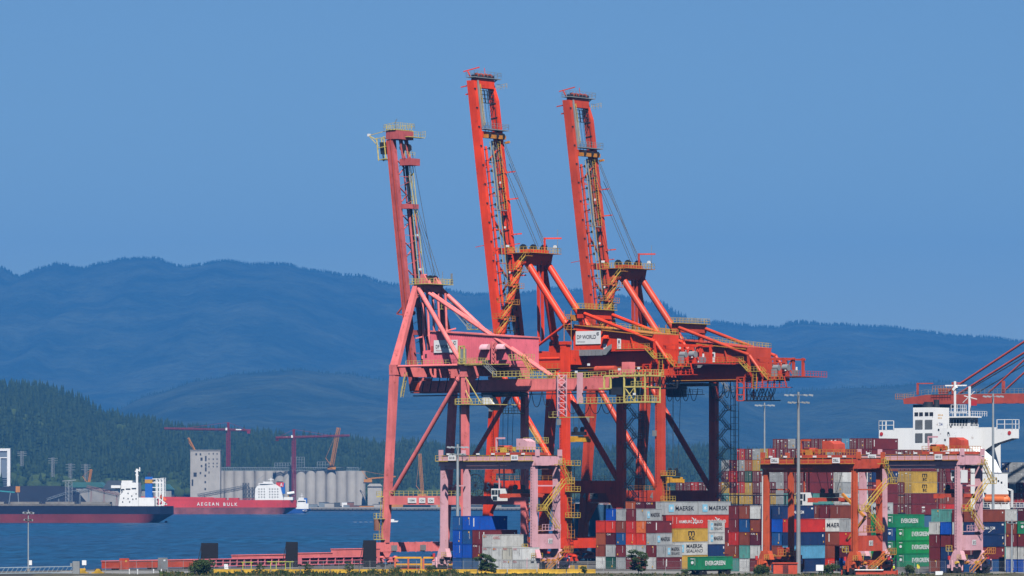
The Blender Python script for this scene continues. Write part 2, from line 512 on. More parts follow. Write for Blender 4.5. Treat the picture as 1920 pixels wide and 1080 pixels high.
def merge(name, mat, items, label):
    """items: (template, x, y, z, height, width factor)"""
    vs = []; fs = []; off = 0
    for (tv, tf), x, y, z, h, wf, a in items:
        c, s_ = math.cos(a), math.sin(a)
        q = np.empty_like(tv)
        q[:, 0] = (tv[:, 0] * c - tv[:, 1] * s_) * h * wf + x; q[:, 1] = (tv[:, 0] * s_ + tv[:, 1] * c) * h * wf + y; q[:, 2] = tv[:, 2] * h + z
        vs.append(q); fs.append(tf + off); off += len(tv)
    v = np.concatenate(vs).astype(np.float32); f = np.concatenate(fs).astype(np.int32)
    me = bpy.data.meshes.new(name)
    me.vertices.add(len(v)); me.vertices.foreach_set('co', v.ravel())
    me.loops.add(f.size); me.loops.foreach_set('vertex_index', f.ravel())
    me.polygons.add(len(f)); me.polygons.foreach_set('loop_start', np.arange(0, f.size, 3, dtype=np.int32))
    me.update(calc_edges=True); me.materials.append(mat)
    o = bpy.data.objects.new(name, me); COL.objects.link(o)
    tag(o, label, None, kind='stuff')
    return o
def ground_at(G, px, Y, Yr, Y0, Y1, px0, px1):
    ny, nx, _ = G.shape
    i = (px - px0) / (px1 - px0) * (nx - 1); j = (Y - Y0) / (Y1 - Y0) * (ny - 1)
    i0 = int(min(max(i, 0), nx - 2)); j0 = int(min(max(j, 0), ny - 2)); u = i - i0; w = j - j0
    a = G[j0, i0] * (1 - u) * (1 - w) + G[j0, i0 + 1] * u * (1 - w) + G[j0 + 1, i0] * (1 - u) * w + G[j0 + 1, i0 + 1] * u * w
    return a
items = []; bitems = []
rt = random.Random(11)
for k in range(15000):
    px = rt.uniform(-420, 1600); Y = 4850 + (6420 - 4850) * rt.random() ** 0.85
    p = ground_at(NG, px, Y, 6300, 4700, 7000, -1200, 3000)
    cl = mnoise.noise(Vector((p[0] * 0.006, p[1] * 0.006, 1.3)))
    low = max(0.0, 1 - (Y - 4850) / 420)
    if low * 0.55 + cl * 0.9 + rt.uniform(-.25, .25) > 0.5:
        bitems.append((BT[k % 3], p[0], p[1], p[2] - 1, rt.uniform(7, 15), rt.uniform(0.8, 1.3), rt.uniform(0, 6)))
    else:
        items.append((CT[k % 4], p[0], p[1], p[2] - 2, rt.uniform(15, 27) * (1 + 0.25 * cl), rt.uniform(0.9, 1.3), rt.uniform(0, 6)))
merge('conifer_forest', CONIF, items, 'dense dark conifer forest covering the near hillside')
merge('broadleaf_wood', BROAD, bitems, 'lighter green broadleaf wood along the foot of the hillside')
# ragged tree line on the two distant crests
items = []
for (G, Yr, Y0, Y1, cnt, hmin, hmax) in ((FG, 20000, 15000, 21500, 3600, 10, 20), (MG, 13500, 10500, 14500, 1100, 7, 14)):
    for k in range(cnt):
        px = rt.uniform(-250, 2150); Y = Yr + rt.uniform(-110, 30)
        p = ground_at(G, px, Y, Yr, Y0, Y1, -1300, 3200)
        h = rt.uniform(hmin, hmax) * (1.9 if (1225 < px < 1285 and rt.random() < .5 and Yr > 15000) else (1.3 if 1470 < px < 1530 else 1.0))
        items.append((CT_S[k % 3], p[0], p[1], p[2] - 3, h, rt.uniform(1.0, 1.7), rt.uniform(0, 6)))
merge('ridge_trees', CONIF, items, 'ragged line of conifers along the distant mountain crests')

# ------------------------------------------------------------------ haze
HZ = bpy.data.materials.new('haze_air'); HZ.use_nodes = True
hn = HZ.node_tree; hn.nodes.remove(hn.nodes['Principled BSDF'])
pv = hn.nodes.new('ShaderNodeVolumePrincipled')
pv.inputs['Color'].default_value = (0.058, 0.325, 0.85, 1)
pv.inputs['Density'].default_value = 0.58e-4
pv.inputs['Anisotropy'].default_value = 0.0
hn.links.new(pv.outputs[0], hn.nodes['Material Output'].inputs['Volume'])
mb = MB().box(-9900, 9900, -150, 21900, -6.5, 1150)
hz = mb.build('haze', HZ); tag(hz, 'thin blue summer haze over the harbour', None, kind='stuff')

# ------------------------------------------------------------------ far shore: land strip, quay, sheds, silos
CONC = paint('pale_concrete', (0.40, 0.38, 0.35), rough=0.85, dirt=0.18, streak=0.35, scale=0.06)
CONC2 = paint('grey_concrete', (0.30, 0.29, 0.27), rough=0.85, dirt=0.2, streak=0.3, scale=0.1)
LAND = paint('gravel_yard', (0.14, 0.13, 0.11), rough=0.95, dirt=0.4, scale=0.02)
COAL = paint('dark_coal', (0.012, 0.012, 0.016), rough=0.9, dirt=0.3, scale=0.05)
ROOFG = paint('green_metal_roof', (0.05, 0.14, 0.12), dirt=0.2, scale=0.05)
ROOFD = paint('dark_metal_roof', (0.07, 0.08, 0.085), dirt=0.2, scale=0.05)
STEEL = paint('blue_grey_steel', (0.20, 0.24, 0.27), dirt=0.25)
MAROON_ST = paint('dark_red_lattice', (0.25, 0.02, 0.035), dirt=0.2)
AMBER = paint('amber_crane_paint', (0.55, 0.22, 0.03), dirt=0.2)
TIMBER = paint('dark_timber_pile', (0.035, 0.03, 0.026), rough=0.9, dirt=0.3)
mb = MB(); mb.box(-3600, 3600, 4600, 4900, 0.0, 3.4)
tag(mb.build('far_shore', LAND), 'low gravel shore of the far bank', None, kind='structure')
# ground sheet under the hills, so that the land goes on
mb = MB(); mb.v = [(-9500, 4890, 3.0), (9500, 4890, 3.0), (9500, 21600, 3.0), (-9500, 21600, 3.0)]; mb.f = [(0, 1, 2, 3)]; mb.smooth = [False]
tag(mb.build('ground', FOR_NEAR), 'dark wooded ground beyond the far shore', None, kind='structure')

def far_thing(name, label, cat, px, Y, group=None, z=3.4):
    return Thing(name, label, cat, org=(0, 0, 0), yard=False, loc=Vector(((px - 960) / F * Y, Y, z)), group=group)
def m_(dpx, Y): return dpx / F * Y          # photo pixels -> metres at distance Y
def zz(py, Y): return CAMZ - (py - HOR) / F * Y - 3.4

# far pier with piles
YP = 4590
t = far_thing('pier', 'long dark timber piled pier along the far shore', 'pier', 700, YP)
x0, x1 = m_(-150, YP), m_(760, YP)
t.part('deck', MB().box(x0, x1, -9, 8, -0.9, 0.3), CONC2)
for k in range(110):
    x = x0 + (x1 - x0) * (k + 0.5) / 110
    t.part('pile', MB().tube((x, -8.5, -4), (x, -8.5, -0.9), 0.45, 6), TIMBER)
# silos
YS = 4720
SIL = [(402, 420), (421, 438), (439, 456), (457, 477), (479, 497), (498, 514), (515, 532), (533, 547), (555, 573), (574, 591), (592, 609), (611, 632), (633, 648), (652, 667), (668, 681)]
t = far_thing('grain_silos', 'row of tall pale concrete grain silos on the far shore', 'silos', 540, YS)
for a, b in SIL:
    c = m_((a + b) / 2 - 540, YS); r = m_(11.0, YS)
    cyl = t.part('silo', MB().tube((c, 0, 0), (c, 0, zz(883, YS)), r, 24), CONC)
for a in (545, 551):
    c = m_(a - 540, YS); t.part('infill_wall', MB().box(c - 2.5, c + 2.5, -1, 4, 0, zz(886, YS)), CONC2)
ga = MB()
gx0, gx1, gz0, gz1 = m_(412 - 540, YS), m_(672 - 540, YS), zz(883, YS), zz(876, YS)
ga.box(gx0, gx1, -3, 3, gz0, gz0 + 0.5); ga.box(gx0, gx1, -3, 3, gz1 - 0.5, gz1)
for k in range(60):
    x = gx0 + (gx1 - gx0) * k / 59
    ga.bar((x, -3, gz0), (x, -3, gz1), 0.35); ga.bar((x, -3, gz0), (x + (gx1 - gx0) / 59, -3, gz1), 0.25)
t.part('roof_gallery', ga, STEEL)
for (a, b, c, d) in ((515, 545, 868, 877), (546, 571, 857, 877), (595, 625, 866, 877)):
    X0, X1, Z0, Z1 = m_(a - 540, YS), m_(b - 540, YS), zz(d, YS), zz(c, YS)
    hb = MB(); n = max(3, int((X1 - X0) / 2.6)); m2 = max(2, int((Z1 - Z0) / 2.4))
    for i in range(n + 1):
        x = X0 + (X1 - X0) * i / n
        for yy in (-3, 3): hb.bar((x, yy, Z0), (x, yy, Z1), 0.35)
    for j in range(m2 + 1):
        z = Z0 + (Z1 - Z0) * j / m2
        for yy in (-3, 3): hb.bar((X0, yy, z), (X1, yy, z), 0.35)
        for x in (X0, X1): hb.bar((x, -3, z), (x, 3, z), .3)
        if j % 2: hb.box(X0, X1, -3, 3, z - .15, z + .1)
    t.part('steel_headhouse', hb, STEEL)
# work house tower
YT = 4700
t = far_thing('elevator_tower', 'square concrete elevator tower with small windows beside the silos', 'tower', 386, YT)
tz = zz(845, YT); tx0, tx1 = m_(358 - 386, YT), m_(414 - 386, YT)
t.part('wall', MB().box(tx0, tx1, -9, 9, 0, tz), CONC)
t.part('roof_slab', MB().box(tx0 - .5, tx1 + .5, -9.5, 9.5, tz, tz + 0.8), CONC2)
for px, py, w, h in [(369, 852, 3, 4), (377, 852, 3, 4), (393, 851, 2, 3), (401, 851, 2, 3), (408, 851, 2, 3), (379, 861, 4, 6), (393, 861, 2, 3), (401, 861, 2, 3), (408, 861, 2, 3), (393, 869, 2, 3), (401, 869, 2, 3), (408, 869, 2, 3),
                     (393, 875, 2, 3), (401, 875, 2, 3), (408, 875, 2, 3), (379, 874, 3, 4), (377, 887, 3, 4), (393, 886, 2, 4), (367, 890, 6, 8), (387, 860, 3, 10), (387, 872, 3, 6), (387, 880, 3, 8), (386, 892, 3, 4), (386, 904, 3, 4), (386, 917, 3, 4), (362, 905, 3, 12)]:
    x = m_(px - 386, YT); z = zz(py, YT); w = m_(w, YT) / 2; h = m_(h, YT) / 2
    t.part('window', MB().box(x - w, x + w, -9.08, -8.8, z - h, z + h), DARK)
# other far buildings
def shed(px0, px1, pyT, pyE, Y, mat, label, dep=40, wallmat=None):
    t = far_thing('warehouse', label, 'warehouse', (px0 + px1) / 2, Y)
    w = m_((px1 - px0) / 2, Y); e = zz(pyE, Y); r = zz(pyT, Y)
    t.part('wall', MB().box(-w, w, -dep / 2, dep / 2, 0, e), wallmat or CONC2)
    t.part('roof', MB().prism([(-w - .6, e), (w + .6, e), (w * 0.72, r), (-w * 0.72, r)], -dep / 2 - 1, dep / 2 + 1), mat)
shed(132, 200, 904, 914, 4760, ROOFG, 'long warehouse with a green metal roof behind the coal pile')
shed(196, 262, 901, 918, 4740, ROOFD, 'warehouse with a dark grey roof behind the black hulled ship')
shed(262, 324, 908, 918, 4780, ROOFG, 'green roofed warehouse between the two ships')
shed(690, 716, 907, 912, 4690, CONC, 'pale boxy storage building beside the silos', dep=20, wallmat=CONC)
shed(1090, 1160, 938, 944, 4700, ROOFD, 'low dark shed seen under the orange crane portal')
# coal pile
mb = MB(); Yc = 4680
xs = [(-60, 946), (0, 914), (20, 911), (110, 911), (140, 914), (165, 946)]
prof = [(m_(a - 50, Yc), zz(b, Yc)) for a, b in xs]
t = far_thing('coal_pile', 'long black coal pile on the far terminal', 'coal pile', 50, Yc)
cp = MB(); o = len(cp.v); n = len(prof)
for dy, k in ((-30, 0.0), (0, 1.0), (30, 0.0)):
    for (a, z) in prof: cp.v.append((a, dy, z * k if k else 0))
cp.f = [(j * n + i, j * n + i + 1, (j + 1) * n + i + 1, (j + 1) * n + i) for j in range(2) for i in range(n - 1)]; cp.smooth = [False] * len(cp.f)
t.part('coal_heap', cp, COAL)
# white tower block at the left edge
Yb = 4950
t = far_thing('apartment_tower', 'white framed glass apartment tower at the foot of the wooded hill', 'building', 0, Yb)
xa, xb, zt = m_(-32, Yb), m_(21, Yb), zz(841, Yb)
t.part('wall', MB().box(xa, xb - 1, -9, 9, 0, zt - 1.5), flat('bluish_facade', (0.17, 0.21, 0.26), 0.3))
t.part('frame_column', MB().box(xb - 3.2, xb, -10, -8.5, 0, zt), WHITE)
t.part('frame_beam', MB().box(xa, xb - 3.25, -10, -8.5, zt - 2.6, zt), WHITE)
t.part('frame_beam', MB().box(xa, xb - 3.25, -9.9, -8.5, zt - 10, zt - 9), WHITE)
t.part('frame_column', MB().box(xb - 11, xb - 10, -9.9, -8.5, 0, zt - 10.1), WHITE)
for k in range(11): t.part('balcony', MB().box(xa, xb - 11.2, -9.8, -8.8, 2 + k * 2.4, 3.0 + k * 2.4), WHITE)
for k in range(13): t.part('window', MB().box(xb - 9.8, xb - 3.6, -9.15, -8.9, 1.3 + k * 2.2, 2.7 + k * 2.2), GLASS)

def lattice(mb, p, q, w, n, r):
    """square lattice mast between p and q"""
    p = Vector(p); q = Vector(q); d = (q - p).normalized()
    a = d.orthogonal().normalized(); b = d.cross(a)
    cs = [(a + b) * w / 2, (a - b) * w / 2, (-a - b) * w / 2, (b - a) * w / 2]
    for c in cs: mb.bar(p + c, q + c, r)
    for i in range(n):
        u = p.lerp(q, i / n); v = p.lerp(q, (i + 1) / n)
        for k in range(4):
            c0, c1 = cs[k], cs[(k + 1) % 4]
            mb.bar(u + c0, v + c1, r * 0.7); mb.bar(v + c0, v + c1, r * 0.6)
    return mb
# tower cranes
def tower_crane(px, jl, jr, pyj, pytop, pyb, Y, label, tail_right):
    t = far_thing('tower_crane', label, 'tower crane', px, Y, 'tower cranes over the silos')
    zj = zz(pyj, Y); zt = zz(pytop, Y); zb = zz(pyb, Y)
    t.part('mast', lattice(MB(), (0, 0, zb), (0, 0, zj), 2.6, 22, 0.5), MAROON_ST)
    t.part('tower_head', lattice(MB(), (0, 0, zj), (0, 0, zt), 1.4, 5, 0.4), MAROON_ST)
    t.part('jib', lattice(MB(), (m_(jl - px, Y), -3, zj + (1.2 if tail_right else -.6)), (0, 0, zj), 1.5, 30 if tail_right else 12, 0.32), MAROON_ST)
    t.part('counter_jib', lattice(MB(), (0, 0, zj), (m_(jr - px, Y), 3, zj + (-.6 if tail_right else 1.6)), 1.5, 12 if tail_right else 30, 0.32), MAROON_ST)
    e = m_((jr if tail_right else jl) - px, Y); s_ = 1 if e > 0 else -1
    t.part('counterweight', MB().box(min(e, e - s_ * 3), max(e, e - s_ * 3), -1, 1, zj - 3.6, zj - 1.0), MAROON_ST)
    t.part('operator_cab', MB().box(-2.6, -0.9, -2.4, -.6, zj - .4, zj + 2.0), WHITE)
    t.part('name_board', MB().box(min(e * .35, e * .6), max(e * .35, e * .6), -1.25, -1.0, zj - .2, zj + .8), WHITE)
    for k in (jl - px, jr - px): t.part('tie_bar', MB().bar((0, 0, zt), (m_(k * .75, Y), 0, zj + 1), 0.22), MAROON_ST)
tower_crane(428, 308, 469, 806, 792, 875, 4760, 'dark red tower crane behind the concrete elevator tower', True)
tower_crane(551, 517, 655, 820, 805, 940, 4690, 'dark red tower crane in front of the silos', False)
# orange lattice boom crawlers
def boom_crane(pts, Y, label, w=1.8):
    px0, py0, px1, py1 = pts
    t = far_thing('crawler_crane', label, 'crane', px0, Y)
    b0 = (0, 0, zz(py0, Y)); b1 = (m_(px1 - px0, Y), 0, zz(py1, Y))
    t.part('boom', lattice(MB(), b0, b1, w, 18, 0.38), AMBER)
    t.part('carriage', MB().box(-4, 4, -2.5, 2.5, b0[2] - 3.2, b0[2] - 0.3), AMBER)
    t.part('track', MB().box(-4.5, 4.5, -3, -2, b0[2] - 4.4, b0[2] - 3.2), DARK)
    t.part('track', MB().box(-4.5, 4.5, 2, 3, b0[2] - 4.4, b0[2] - 3.2), DARK)
    t.part('tie_bar', MB().bar((-6, 0, b0[2] + 8), b1, 0.2), AMBER)
    t.part('mast', MB().bar(b0, (-6, 0, b0[2] + 8), 0.5), AMBER)
    return t
boom_crane((622, 874, 635, 802), 4716, 'tall amber lattice crane standing on the silo roof', 2.6)
boom_crane((366, 846, 353, 821), 4700, 'small amber lattice boom on top of the elevator tower', 1.2)
boom_crane((792, 926, 787, 851), 4650, 'amber lattice boom standing alone before the dark trees', 2.0)
boom_crane((166, 908, 171, 880), 4790, 'short amber boom behind the dark roofed warehouse', 1.6)
t = boom_crane((690, 898, 742, 894), 4700, 'low amber boom lying level by the pale storage building', 1.0)
# pylons
for k, (px, pt, pb) in enumerate(((41, 846, 862), (99, 858, 882), (132, 869, 900), (161, 870, 895))):
    t = far_thing('power_pylon', ('thin grey steel power pylon nearest the white apartment tower', 'grey steel power pylon with wide arms before the trees', 'wide armed grey power pylon above the coal pile', 'grey power pylon beside the short amber boom')[k], 'pylon', px, 5000, 'power pylons on the wooded bank')
    z0 = zz(pb + 12, 5000); z1 = zz(pt, 5000)
    t.part('tower', lattice(MB(), (0, 0, z0), (0, 0, z1), 2.2, 8, 0.3), GREY)
    for q in (0.72, 0.84, 0.95):
        z = z0 + (z1 - z0) * q; t.part('cross_arm', MB().bar((-5, 0, z), (5, 0, z), 0.35), GREY)
# conveyors and ship loaders
def conveyor(name, label, pts, Y, mat, w=2.5, leg=True):
    t = far_thing(name, label, 'conveyor', pts[0][0], Y)
    P = [(m_(a - pts[0][0], Y), 0, zz(b, Y)) for a, b in pts]
    for i, (a, b) in enumerate(zip(P[:-1], P[1:])):
        t.part('truss', lattice(MB(), a, b, w, max(4, int((Vector(b) - Vector(a)).length / 4)), 0.35), mat)
        t.part('belt_cover', MB().bar(a, b, w * .8, 0.5), mat)
        if leg:
            for q in (0.15, 0.55, 0.95):
                c = Vector(a).lerp(Vector(b), q); t.part('trestle', MB().bar((c.x - 1, 0, 0), c, 0.4).bar((c.x + 1, 0, 0), c, 0.4), mat)
    return t
TANR = paint('faded_red_conveyor', (0.26, 0.13, 0.11), dirt=0.2)
conveyor('conveyor', 'grey truss conveyor climbing beside the coal pile', [(88, 938), (128, 925), (168, 918)], 4560, STEEL)
conveyor('conveyor', 'faded red covered conveyor sloping down to the black ship', [(162, 913), (222, 928)], 4540, TANR)
conveyor('conveyor', 'long dark conveyor rising toward the silo loading tower', [(370, 930), (462, 913)], 4480, ROOFD)
t = far_thing('loading_tower', 'dark blue steel loading tower by the white ship accommodation', 'tower', 465, 4470)
t.part('frame', lattice(lattice(MB(), (-2, 0, 0), (-2, 0, zz(906, 4470)), 4, 6, .6), (4, 0, 0), (4, 0, zz(914, 4470)), 4, 5, .6), ROOFD)
t = far_thing('ship_loader', 'pale lattice ship loader tower above the black ship', 'ship loader', 129, 4550)
t.part('tower', lattice(MB(), (0, 0, 0), (0, 0, zz(903, 4550)), 4.5, 7, .45), GREY)
t.part('boom', MB().bar((-6, 0, zz(902, 4550)), (7, 0, zz(900, 4550)), 0.8), GREY)
t = far_thing('ship_loader', 'pale scaffold of the ship loader behind the blue funnel', 'ship loader', 306, 4300, z=0)
t.part('tower', lattice(MB(), (0, 0, 0), (0, 0, 31), 3.0, 10, .4), WHITE)
t.part('boom', lattice(MB(), (0, 0, 26), (-12, 0, 27), 1.6, 6, .3), WHITE)
t = far_thing('ship_loader', 'teal ship loader arm with an orange cab near the coal pile', 'ship loader', 0, 4560)
t.part('boom', MB().bar((-10, 0, zz(919, 4560)), (14, 0, zz(923, 4560)), 1.2), paint('teal_steel', (0.05, 0.30, 0.32)))
t.part('cab', MB().box(15, 19, -1, 1, zz(919, 4560) - 2, zz(912, 4560)), AMBER)
t.part('leg', MB().bar((8, 0, 0), (10, 0, zz(922, 4560)), 0.8), STEEL)
t.part('leg', MB().bar((18, 0, 0), (17, 0, zz(922, 4560)), 0.8), STEEL)
# clutter along the shore: containers, stock heaps, small sheds
rc = random.Random(5)
CL = [CONC, WHITE, STEEL, ROOFD, paint('rust_heap', (0.22, 0.10, 0.06)), paint('sand_heap', (0.42, 0.36, 0.28)), AMBER]
for k in range(46):
    px = rc.choice([rc.uniform(560, 720), rc.uniform(740, 1000), rc.uniform(1010, 1180)])
    Y = rc.uniform(4615, 4660); w = rc.uniform(3, 14); h = rc.uniform(1.5, 5)
    ci = rc.randrange(len(CL))
    nm = ('pale concrete', 'white', 'blue grey', 'dark grey', 'rust brown', 'sandy', 'amber')[ci]
    t = far_thing('site_cabin', '%s cabin among the stores along the far pier' % nm, 'cabin', px, Y, '%s stores along the far pier' % nm)
    t.part('wall', MB().box(-w / 2, w / 2, -2, 2, 0, h), CL[ci]); t.part('roof', MB().box(-w / 2 - .2, w / 2 + .2, -2.2, 2.2, h, h + .3), ROOFD if k % 2 else CONC)
# ------------------------------------------------------------------ ships on the harbour
def hull_mesh(L_, B, D, draft_red, stern='cruiser', n=26):
    """bow at -x, stern at +x, side towards -y; returns list of (profile) for hull above water z=0 up to D"""
    rows = [-3.0, 0.0, draft_red, draft_red + 0.01, D * .75, D]
    m = MB(); ns = n
    for i in range(ns):
        u = i / (ns - 1); x = -L_ / 2 + L_ * u
        for z in rows:
            zt = z / D
            wb = min(1.0, (u / 0.16)) ** 0.6 if u < 0.16 else 1.0
            ws = 1.0
            if u > 0.9:
                q = (u - 0.9) / 0.1
                ws = (1 - q ** 2 * (0.75 if zt > 0.4 else 0.98)) if zt > .4 else (1 - q ** 1.2)
            xx = x
            if u > 0.93 and zt < 0.35: xx = x - (0.35 - zt) * 26 * (u - 0.93) / 0.07
            if u < 0.06: xx = x - (zt) * 4 * (1 - u / .06)
            hw = B / 2 * max(0.02, wb * ws)
            m.v.append((xx, -hw, z)); m.v.append((xx, hw, z))
    nr = len(rows)
    idx = lambda i, r, s: (i * nr + r) * 2 + s
    low, up = [], []
    for i in range(ns - 1):
        for r in range(nr - 1):
            if r == 2: continue
            tgt = low if r < 2 else up
            tgt.append((idx(i, r, 0), idx(i + 1, r, 0), idx(i + 1, r + 1, 0), idx(i, r + 1, 0)))
            tgt.append((idx(i, r, 1), idx(i, r + 1, 1), idx(i + 1, r + 1, 1), idx(i + 1, r, 1)))
        up.append((idx(i, nr - 1, 0), idx(i + 1, nr - 1, 0), idx(i + 1, nr - 1, 1), idx(i, nr - 1, 1)))
    for r in range(nr - 1):
        if r == 2: continue
        (low if r < 2 else up).append((idx(ns - 1, r, 0), idx(ns - 1, r, 1), idx(ns - 1, r + 1, 1), idx(ns - 1, r + 1, 0)))
    a = MB(); a.v = m.v; a.f = low; a.smooth = [True] * len(low)
    b = MB(); b.v = m.v; b.f = up; b.smooth = [False] * len(up)
    return a, b
NAVY = paint('navy_hull', (0.010, 0.014, 0.035), dirt=0.2, streak=0.2)
BOOT = paint('weathered_red_boot_topping', (0.20, 0.035, 0.045), dirt=0.35, streak=0.5, rust=0.3, scale=0.05)
REDH = paint('red_hull', (0.62, 0.05, 0.038), dirt=0.25, streak=0.35, rust=0.25, scale=0.05)
REDB = paint('scuffed_brown_red_hull', (0.27, 0.085, 0.085), dirt=0.5, streak=0.7, rust=0.5, scale=0.08)
BLUEF = paint('funnel_blue', (0.02, 0.13, 0.48), dirt=0.1)
BLUEH = paint('blue_hull', (0.015, 0.07, 0.28), dirt=0.2)
HATCH = paint('grey_hatch_covers', (0.24, 0.23, 0.21), dirt=0.3, rust=0.4, scale=0.2)
YEM = paint('mustard_paint', (0.55, 0.30, 0.03))
# black hulled bulk carrier
Y = 3000.0; k = Y / F
L_ = 190.0
t = Thing('bulk_carrier', 'black and red hulled bulk carrier with blue funnel on open water', 'ship', yard=False, loc=Vector(((325 - 960) * k - L_ / 2, Y, 0)))
lo, up = hull_mesh(L_, 30, 10.4, 5.4)
t.part('lower_hull', lo, BOOT); t.part('upper_hull', up, NAVY)
def bx(px): return (px - 325) * k + L_ / 2
def bz(py): return CAMZ - (py - HOR) * k
hb = MB()
for i in range(7):
    x1_ = bx(208) - i * 22; hb.box(x1_ - 18, x1_, -9, 9, 10.4, 13.0)
t.part('hatch_cover', hb, HATCH)
t.part('deck_rail', MB().rail([(-70, -14.2, 10.4), (bx(215), -14.2, 10.4)], 1.3, 3, 0.16), HATCH)
t.part('bulwark_strip', MB().box(-80, bx(212), -13.8, -13.2, 10.4, 11.6), HATCH)
ss = t.part('superstructure', MB().prism([(bx(225), 10.4), (bx(262), 10.4), (bx(262), bz(905)), (bx(230), bz(905)), (bx(230), bz(917)), (bx(234), bz(922)), (bx(228), bz(928))], -12, 12), WHITE)
t.part('bridge_wing', MB().box(bx(212), bx(229.5), -15, 15, bz(915), bz(910)), WHITE)
t.part('wing_support', MB().prism([(bx(229.8), bz(915.2)), (bx(229.8), bz(927)), (bx(218), bz(915.2))], -12.2, -11.8), WHITE)
t.part('wheelhouse_top', MB().box(bx(230), bx(250), -8, 8, bz(905), bz(901)), WHITE)
t.part('poop_house', MB().box(bx(262.2), bx(292), -11, 11, 10.4, bz(933)), WHITE)
fn = t.part('funnel', MB().box(bx(273), bx(287), -4, 4, bz(933), bz(894)), BLUEF)
t.part('funnel_band', MB().box(bx(272.6), bx(287.4), -4.2, 4.2, bz(906), bz(899)), YEM, fn)
t.part('exhaust_pipe', MB().bar((bx(278), 0, bz(894)), (bx(280), 0, bz(886)), 1.2).bar((bx(281), 0, bz(894)), (bx(283), 0, bz(889)), 0.8), DARK, fn)
t.part('radar_mast', MB().bar((bx(257), 0, bz(905)), (bx(257), 0, bz(879)), 1.3).bar((bx(253), 0, bz(884)), (bx(262), 0, bz(881)), 0.7).bar((bx(254), 0, bz(890)), (bx(260), 0, bz(892)), 0.6).bar((bx(262), 0, bz(884)), (bx(262), 0, bz(876)), .6), WHITE)
for (px, py) in ((232, 918), (243, 917), (254, 916), (243, 925), (250, 930), (258, 926), (235, 934), (243, 935), (252, 936), (258, 935), (233, 941), (246, 941)):
    w = 1.4 if py < 920 else 0.35
    t.part('window', MB().box(bx(px) - w, bx(px) + w, -12.12, -11.9, bz(py) - .4, bz(py) + .4), GLASS)
gantry = MB()
for q in (294, 300, 306): gantry.bar((bx(q), -5, 10.4), (bx(q), -5, bz(897)), 0.6).bar((bx(q), 5, 10.4), (bx(q), 5, bz(900)), 0.6)
for py in (898, 905, 914, 922): gantry.bar((bx(287), -5, bz(py)), (bx(308), -5, bz(py)), 0.5)
t.part('provision_gantry', gantry, WHITE)
t.part('free_fall_lifeboat', MB().tube((bx(299), 0, bz(931)), (bx(310), 0, bz(940)), 1.6, 8), paint('lifeboat_orange', (0.75, 0.12, 0.02)))
t.part('davit', MB().bar((bx(297), -4, 10.4), (bx(313), -4, bz(944)), 0.8).bar((bx(296), -4, bz(932)), (bx(314), -4, bz(946)), 0.8), WHITE)
t.part('rudder', MB().prism([(bx(309), -1), (bx(314), -1), (bx(314), 1.2), (bx(309), 1.0)], -.5, .5), BOOT)
letter('SIETTA', 4.5, 0.8, (bx(312), -4.5, bz(955)), '-y', WTEXT, t.o, (0, 0, 0))
# red hulled bulk carrier
Y = 4040.0; k = Y / F
L_ = 142.0
t = Thing('bulk_carrier', 'bright red hulled bulk carrier with white lettering and white accommodation block', 'ship', yard=False, loc=Vector(((556 - 960) * k - L_ / 2, Y, 0)))
def bx(px): return (px - 556) * k + L_ / 2
def bz(py): return CAMZ - (py - HOR) * k
lo, up = hull_mesh(L_, 30, bz(937.5), 5.6)
t.part('lower_hull', lo, REDB); t.part('upper_hull', up, REDH)
DZ = bz(937.5)
t.part('forecastle', MB().prism([(-66, DZ), (bx(410), DZ), (bx(400), DZ + 2.2), (-66, DZ + 3.0)], -15.1, 15.1), REDH)
t.part('deck_rail', MB().rail([(bx(410), -14.6, DZ), (bx(480), -14.6, DZ)], 1.3, 3, 0.18), REDH)
t.part('accommodation', MB().prism([(bx(479), DZ), (bx(533), DZ), (bx(527), bz(914)), (bx(517), bz(908)), (bx(484), bz(911)), (bx(480), bz(916))], -12, 12), WHITE)
t.part('wheelhouse', MB().box(bx(486), bx(514), -10, 10, bz(910.5), bz(906)), WHITE)
t.part('wheelhouse_window', MB().box(bx(488), bx(513), -10.12, -9.9, bz(909.5), bz(907.5)), GLASS)
t.part('monkey_island', MB().box(bx(494), bx(512), -6, 6, bz(906), bz(903)).bar((bx(508), 0, bz(903)), (bx(508), 0, bz(896)), .7).bar((bx(503), 0, bz(899)), (bx(513), 0, bz(899)), .5), WHITE)
for py in (917, 922, 927, 932):
    for q in range(9):
        px = 487 + q * 5
        if (q + py) % 5: t.part('window', MB().box(bx(px) - .45, bx(px) + .45, -12.12, -11.9, bz(py) - .45, bz(py) + .45), GLASS)
fn = t.part('funnel', MB().prism([(bx(524), bz(926)), (bx(535), bz(926)), (bx(534), bz(906)), (bx(519), bz(906))], -4, 4), BLUEF)
t.part('funnel_top', MB().prism([(bx(519.5), bz(913)), (bx(532), bz(913)), (bx(532.5), bz(904.5)), (bx(518), bz(904.5))], -4.3, 4.3), REDH, fn)
letter('A', 2.4, 3.0, (bx(528), -4.45, bz(909)), '-y', WTEXT, t.o, (0, 0, 0))
t.part('exhaust_pipe', MB().box(bx(519), bx(530), -2, 2, bz(904.5), bz(902.5)), DARK, fn)
t.part('poop_deck_house', MB().box(bx(533.2), bx(550), -10, 10, DZ, bz(932)), WHITE)
t.part('stern_crane', MB().bar((bx(541), -3, bz(932)), (bx(541), -3, bz(922)), .8).bar((bx(541), -3, bz(923)), (bx(553), -3, bz(925)), .8), YEM)
t.part('lifeboat', MB().tube((bx(540), -10, bz(926)), (bx(553), -10, bz(924)), 1.4, 8), WHITE)
for q in range(5):
    xx = 430 - q * 24; t.part('hatch_cover', MB().box(bx(xx), bx(xx + 18), -9, 9, DZ, DZ + 1.8), REDH)
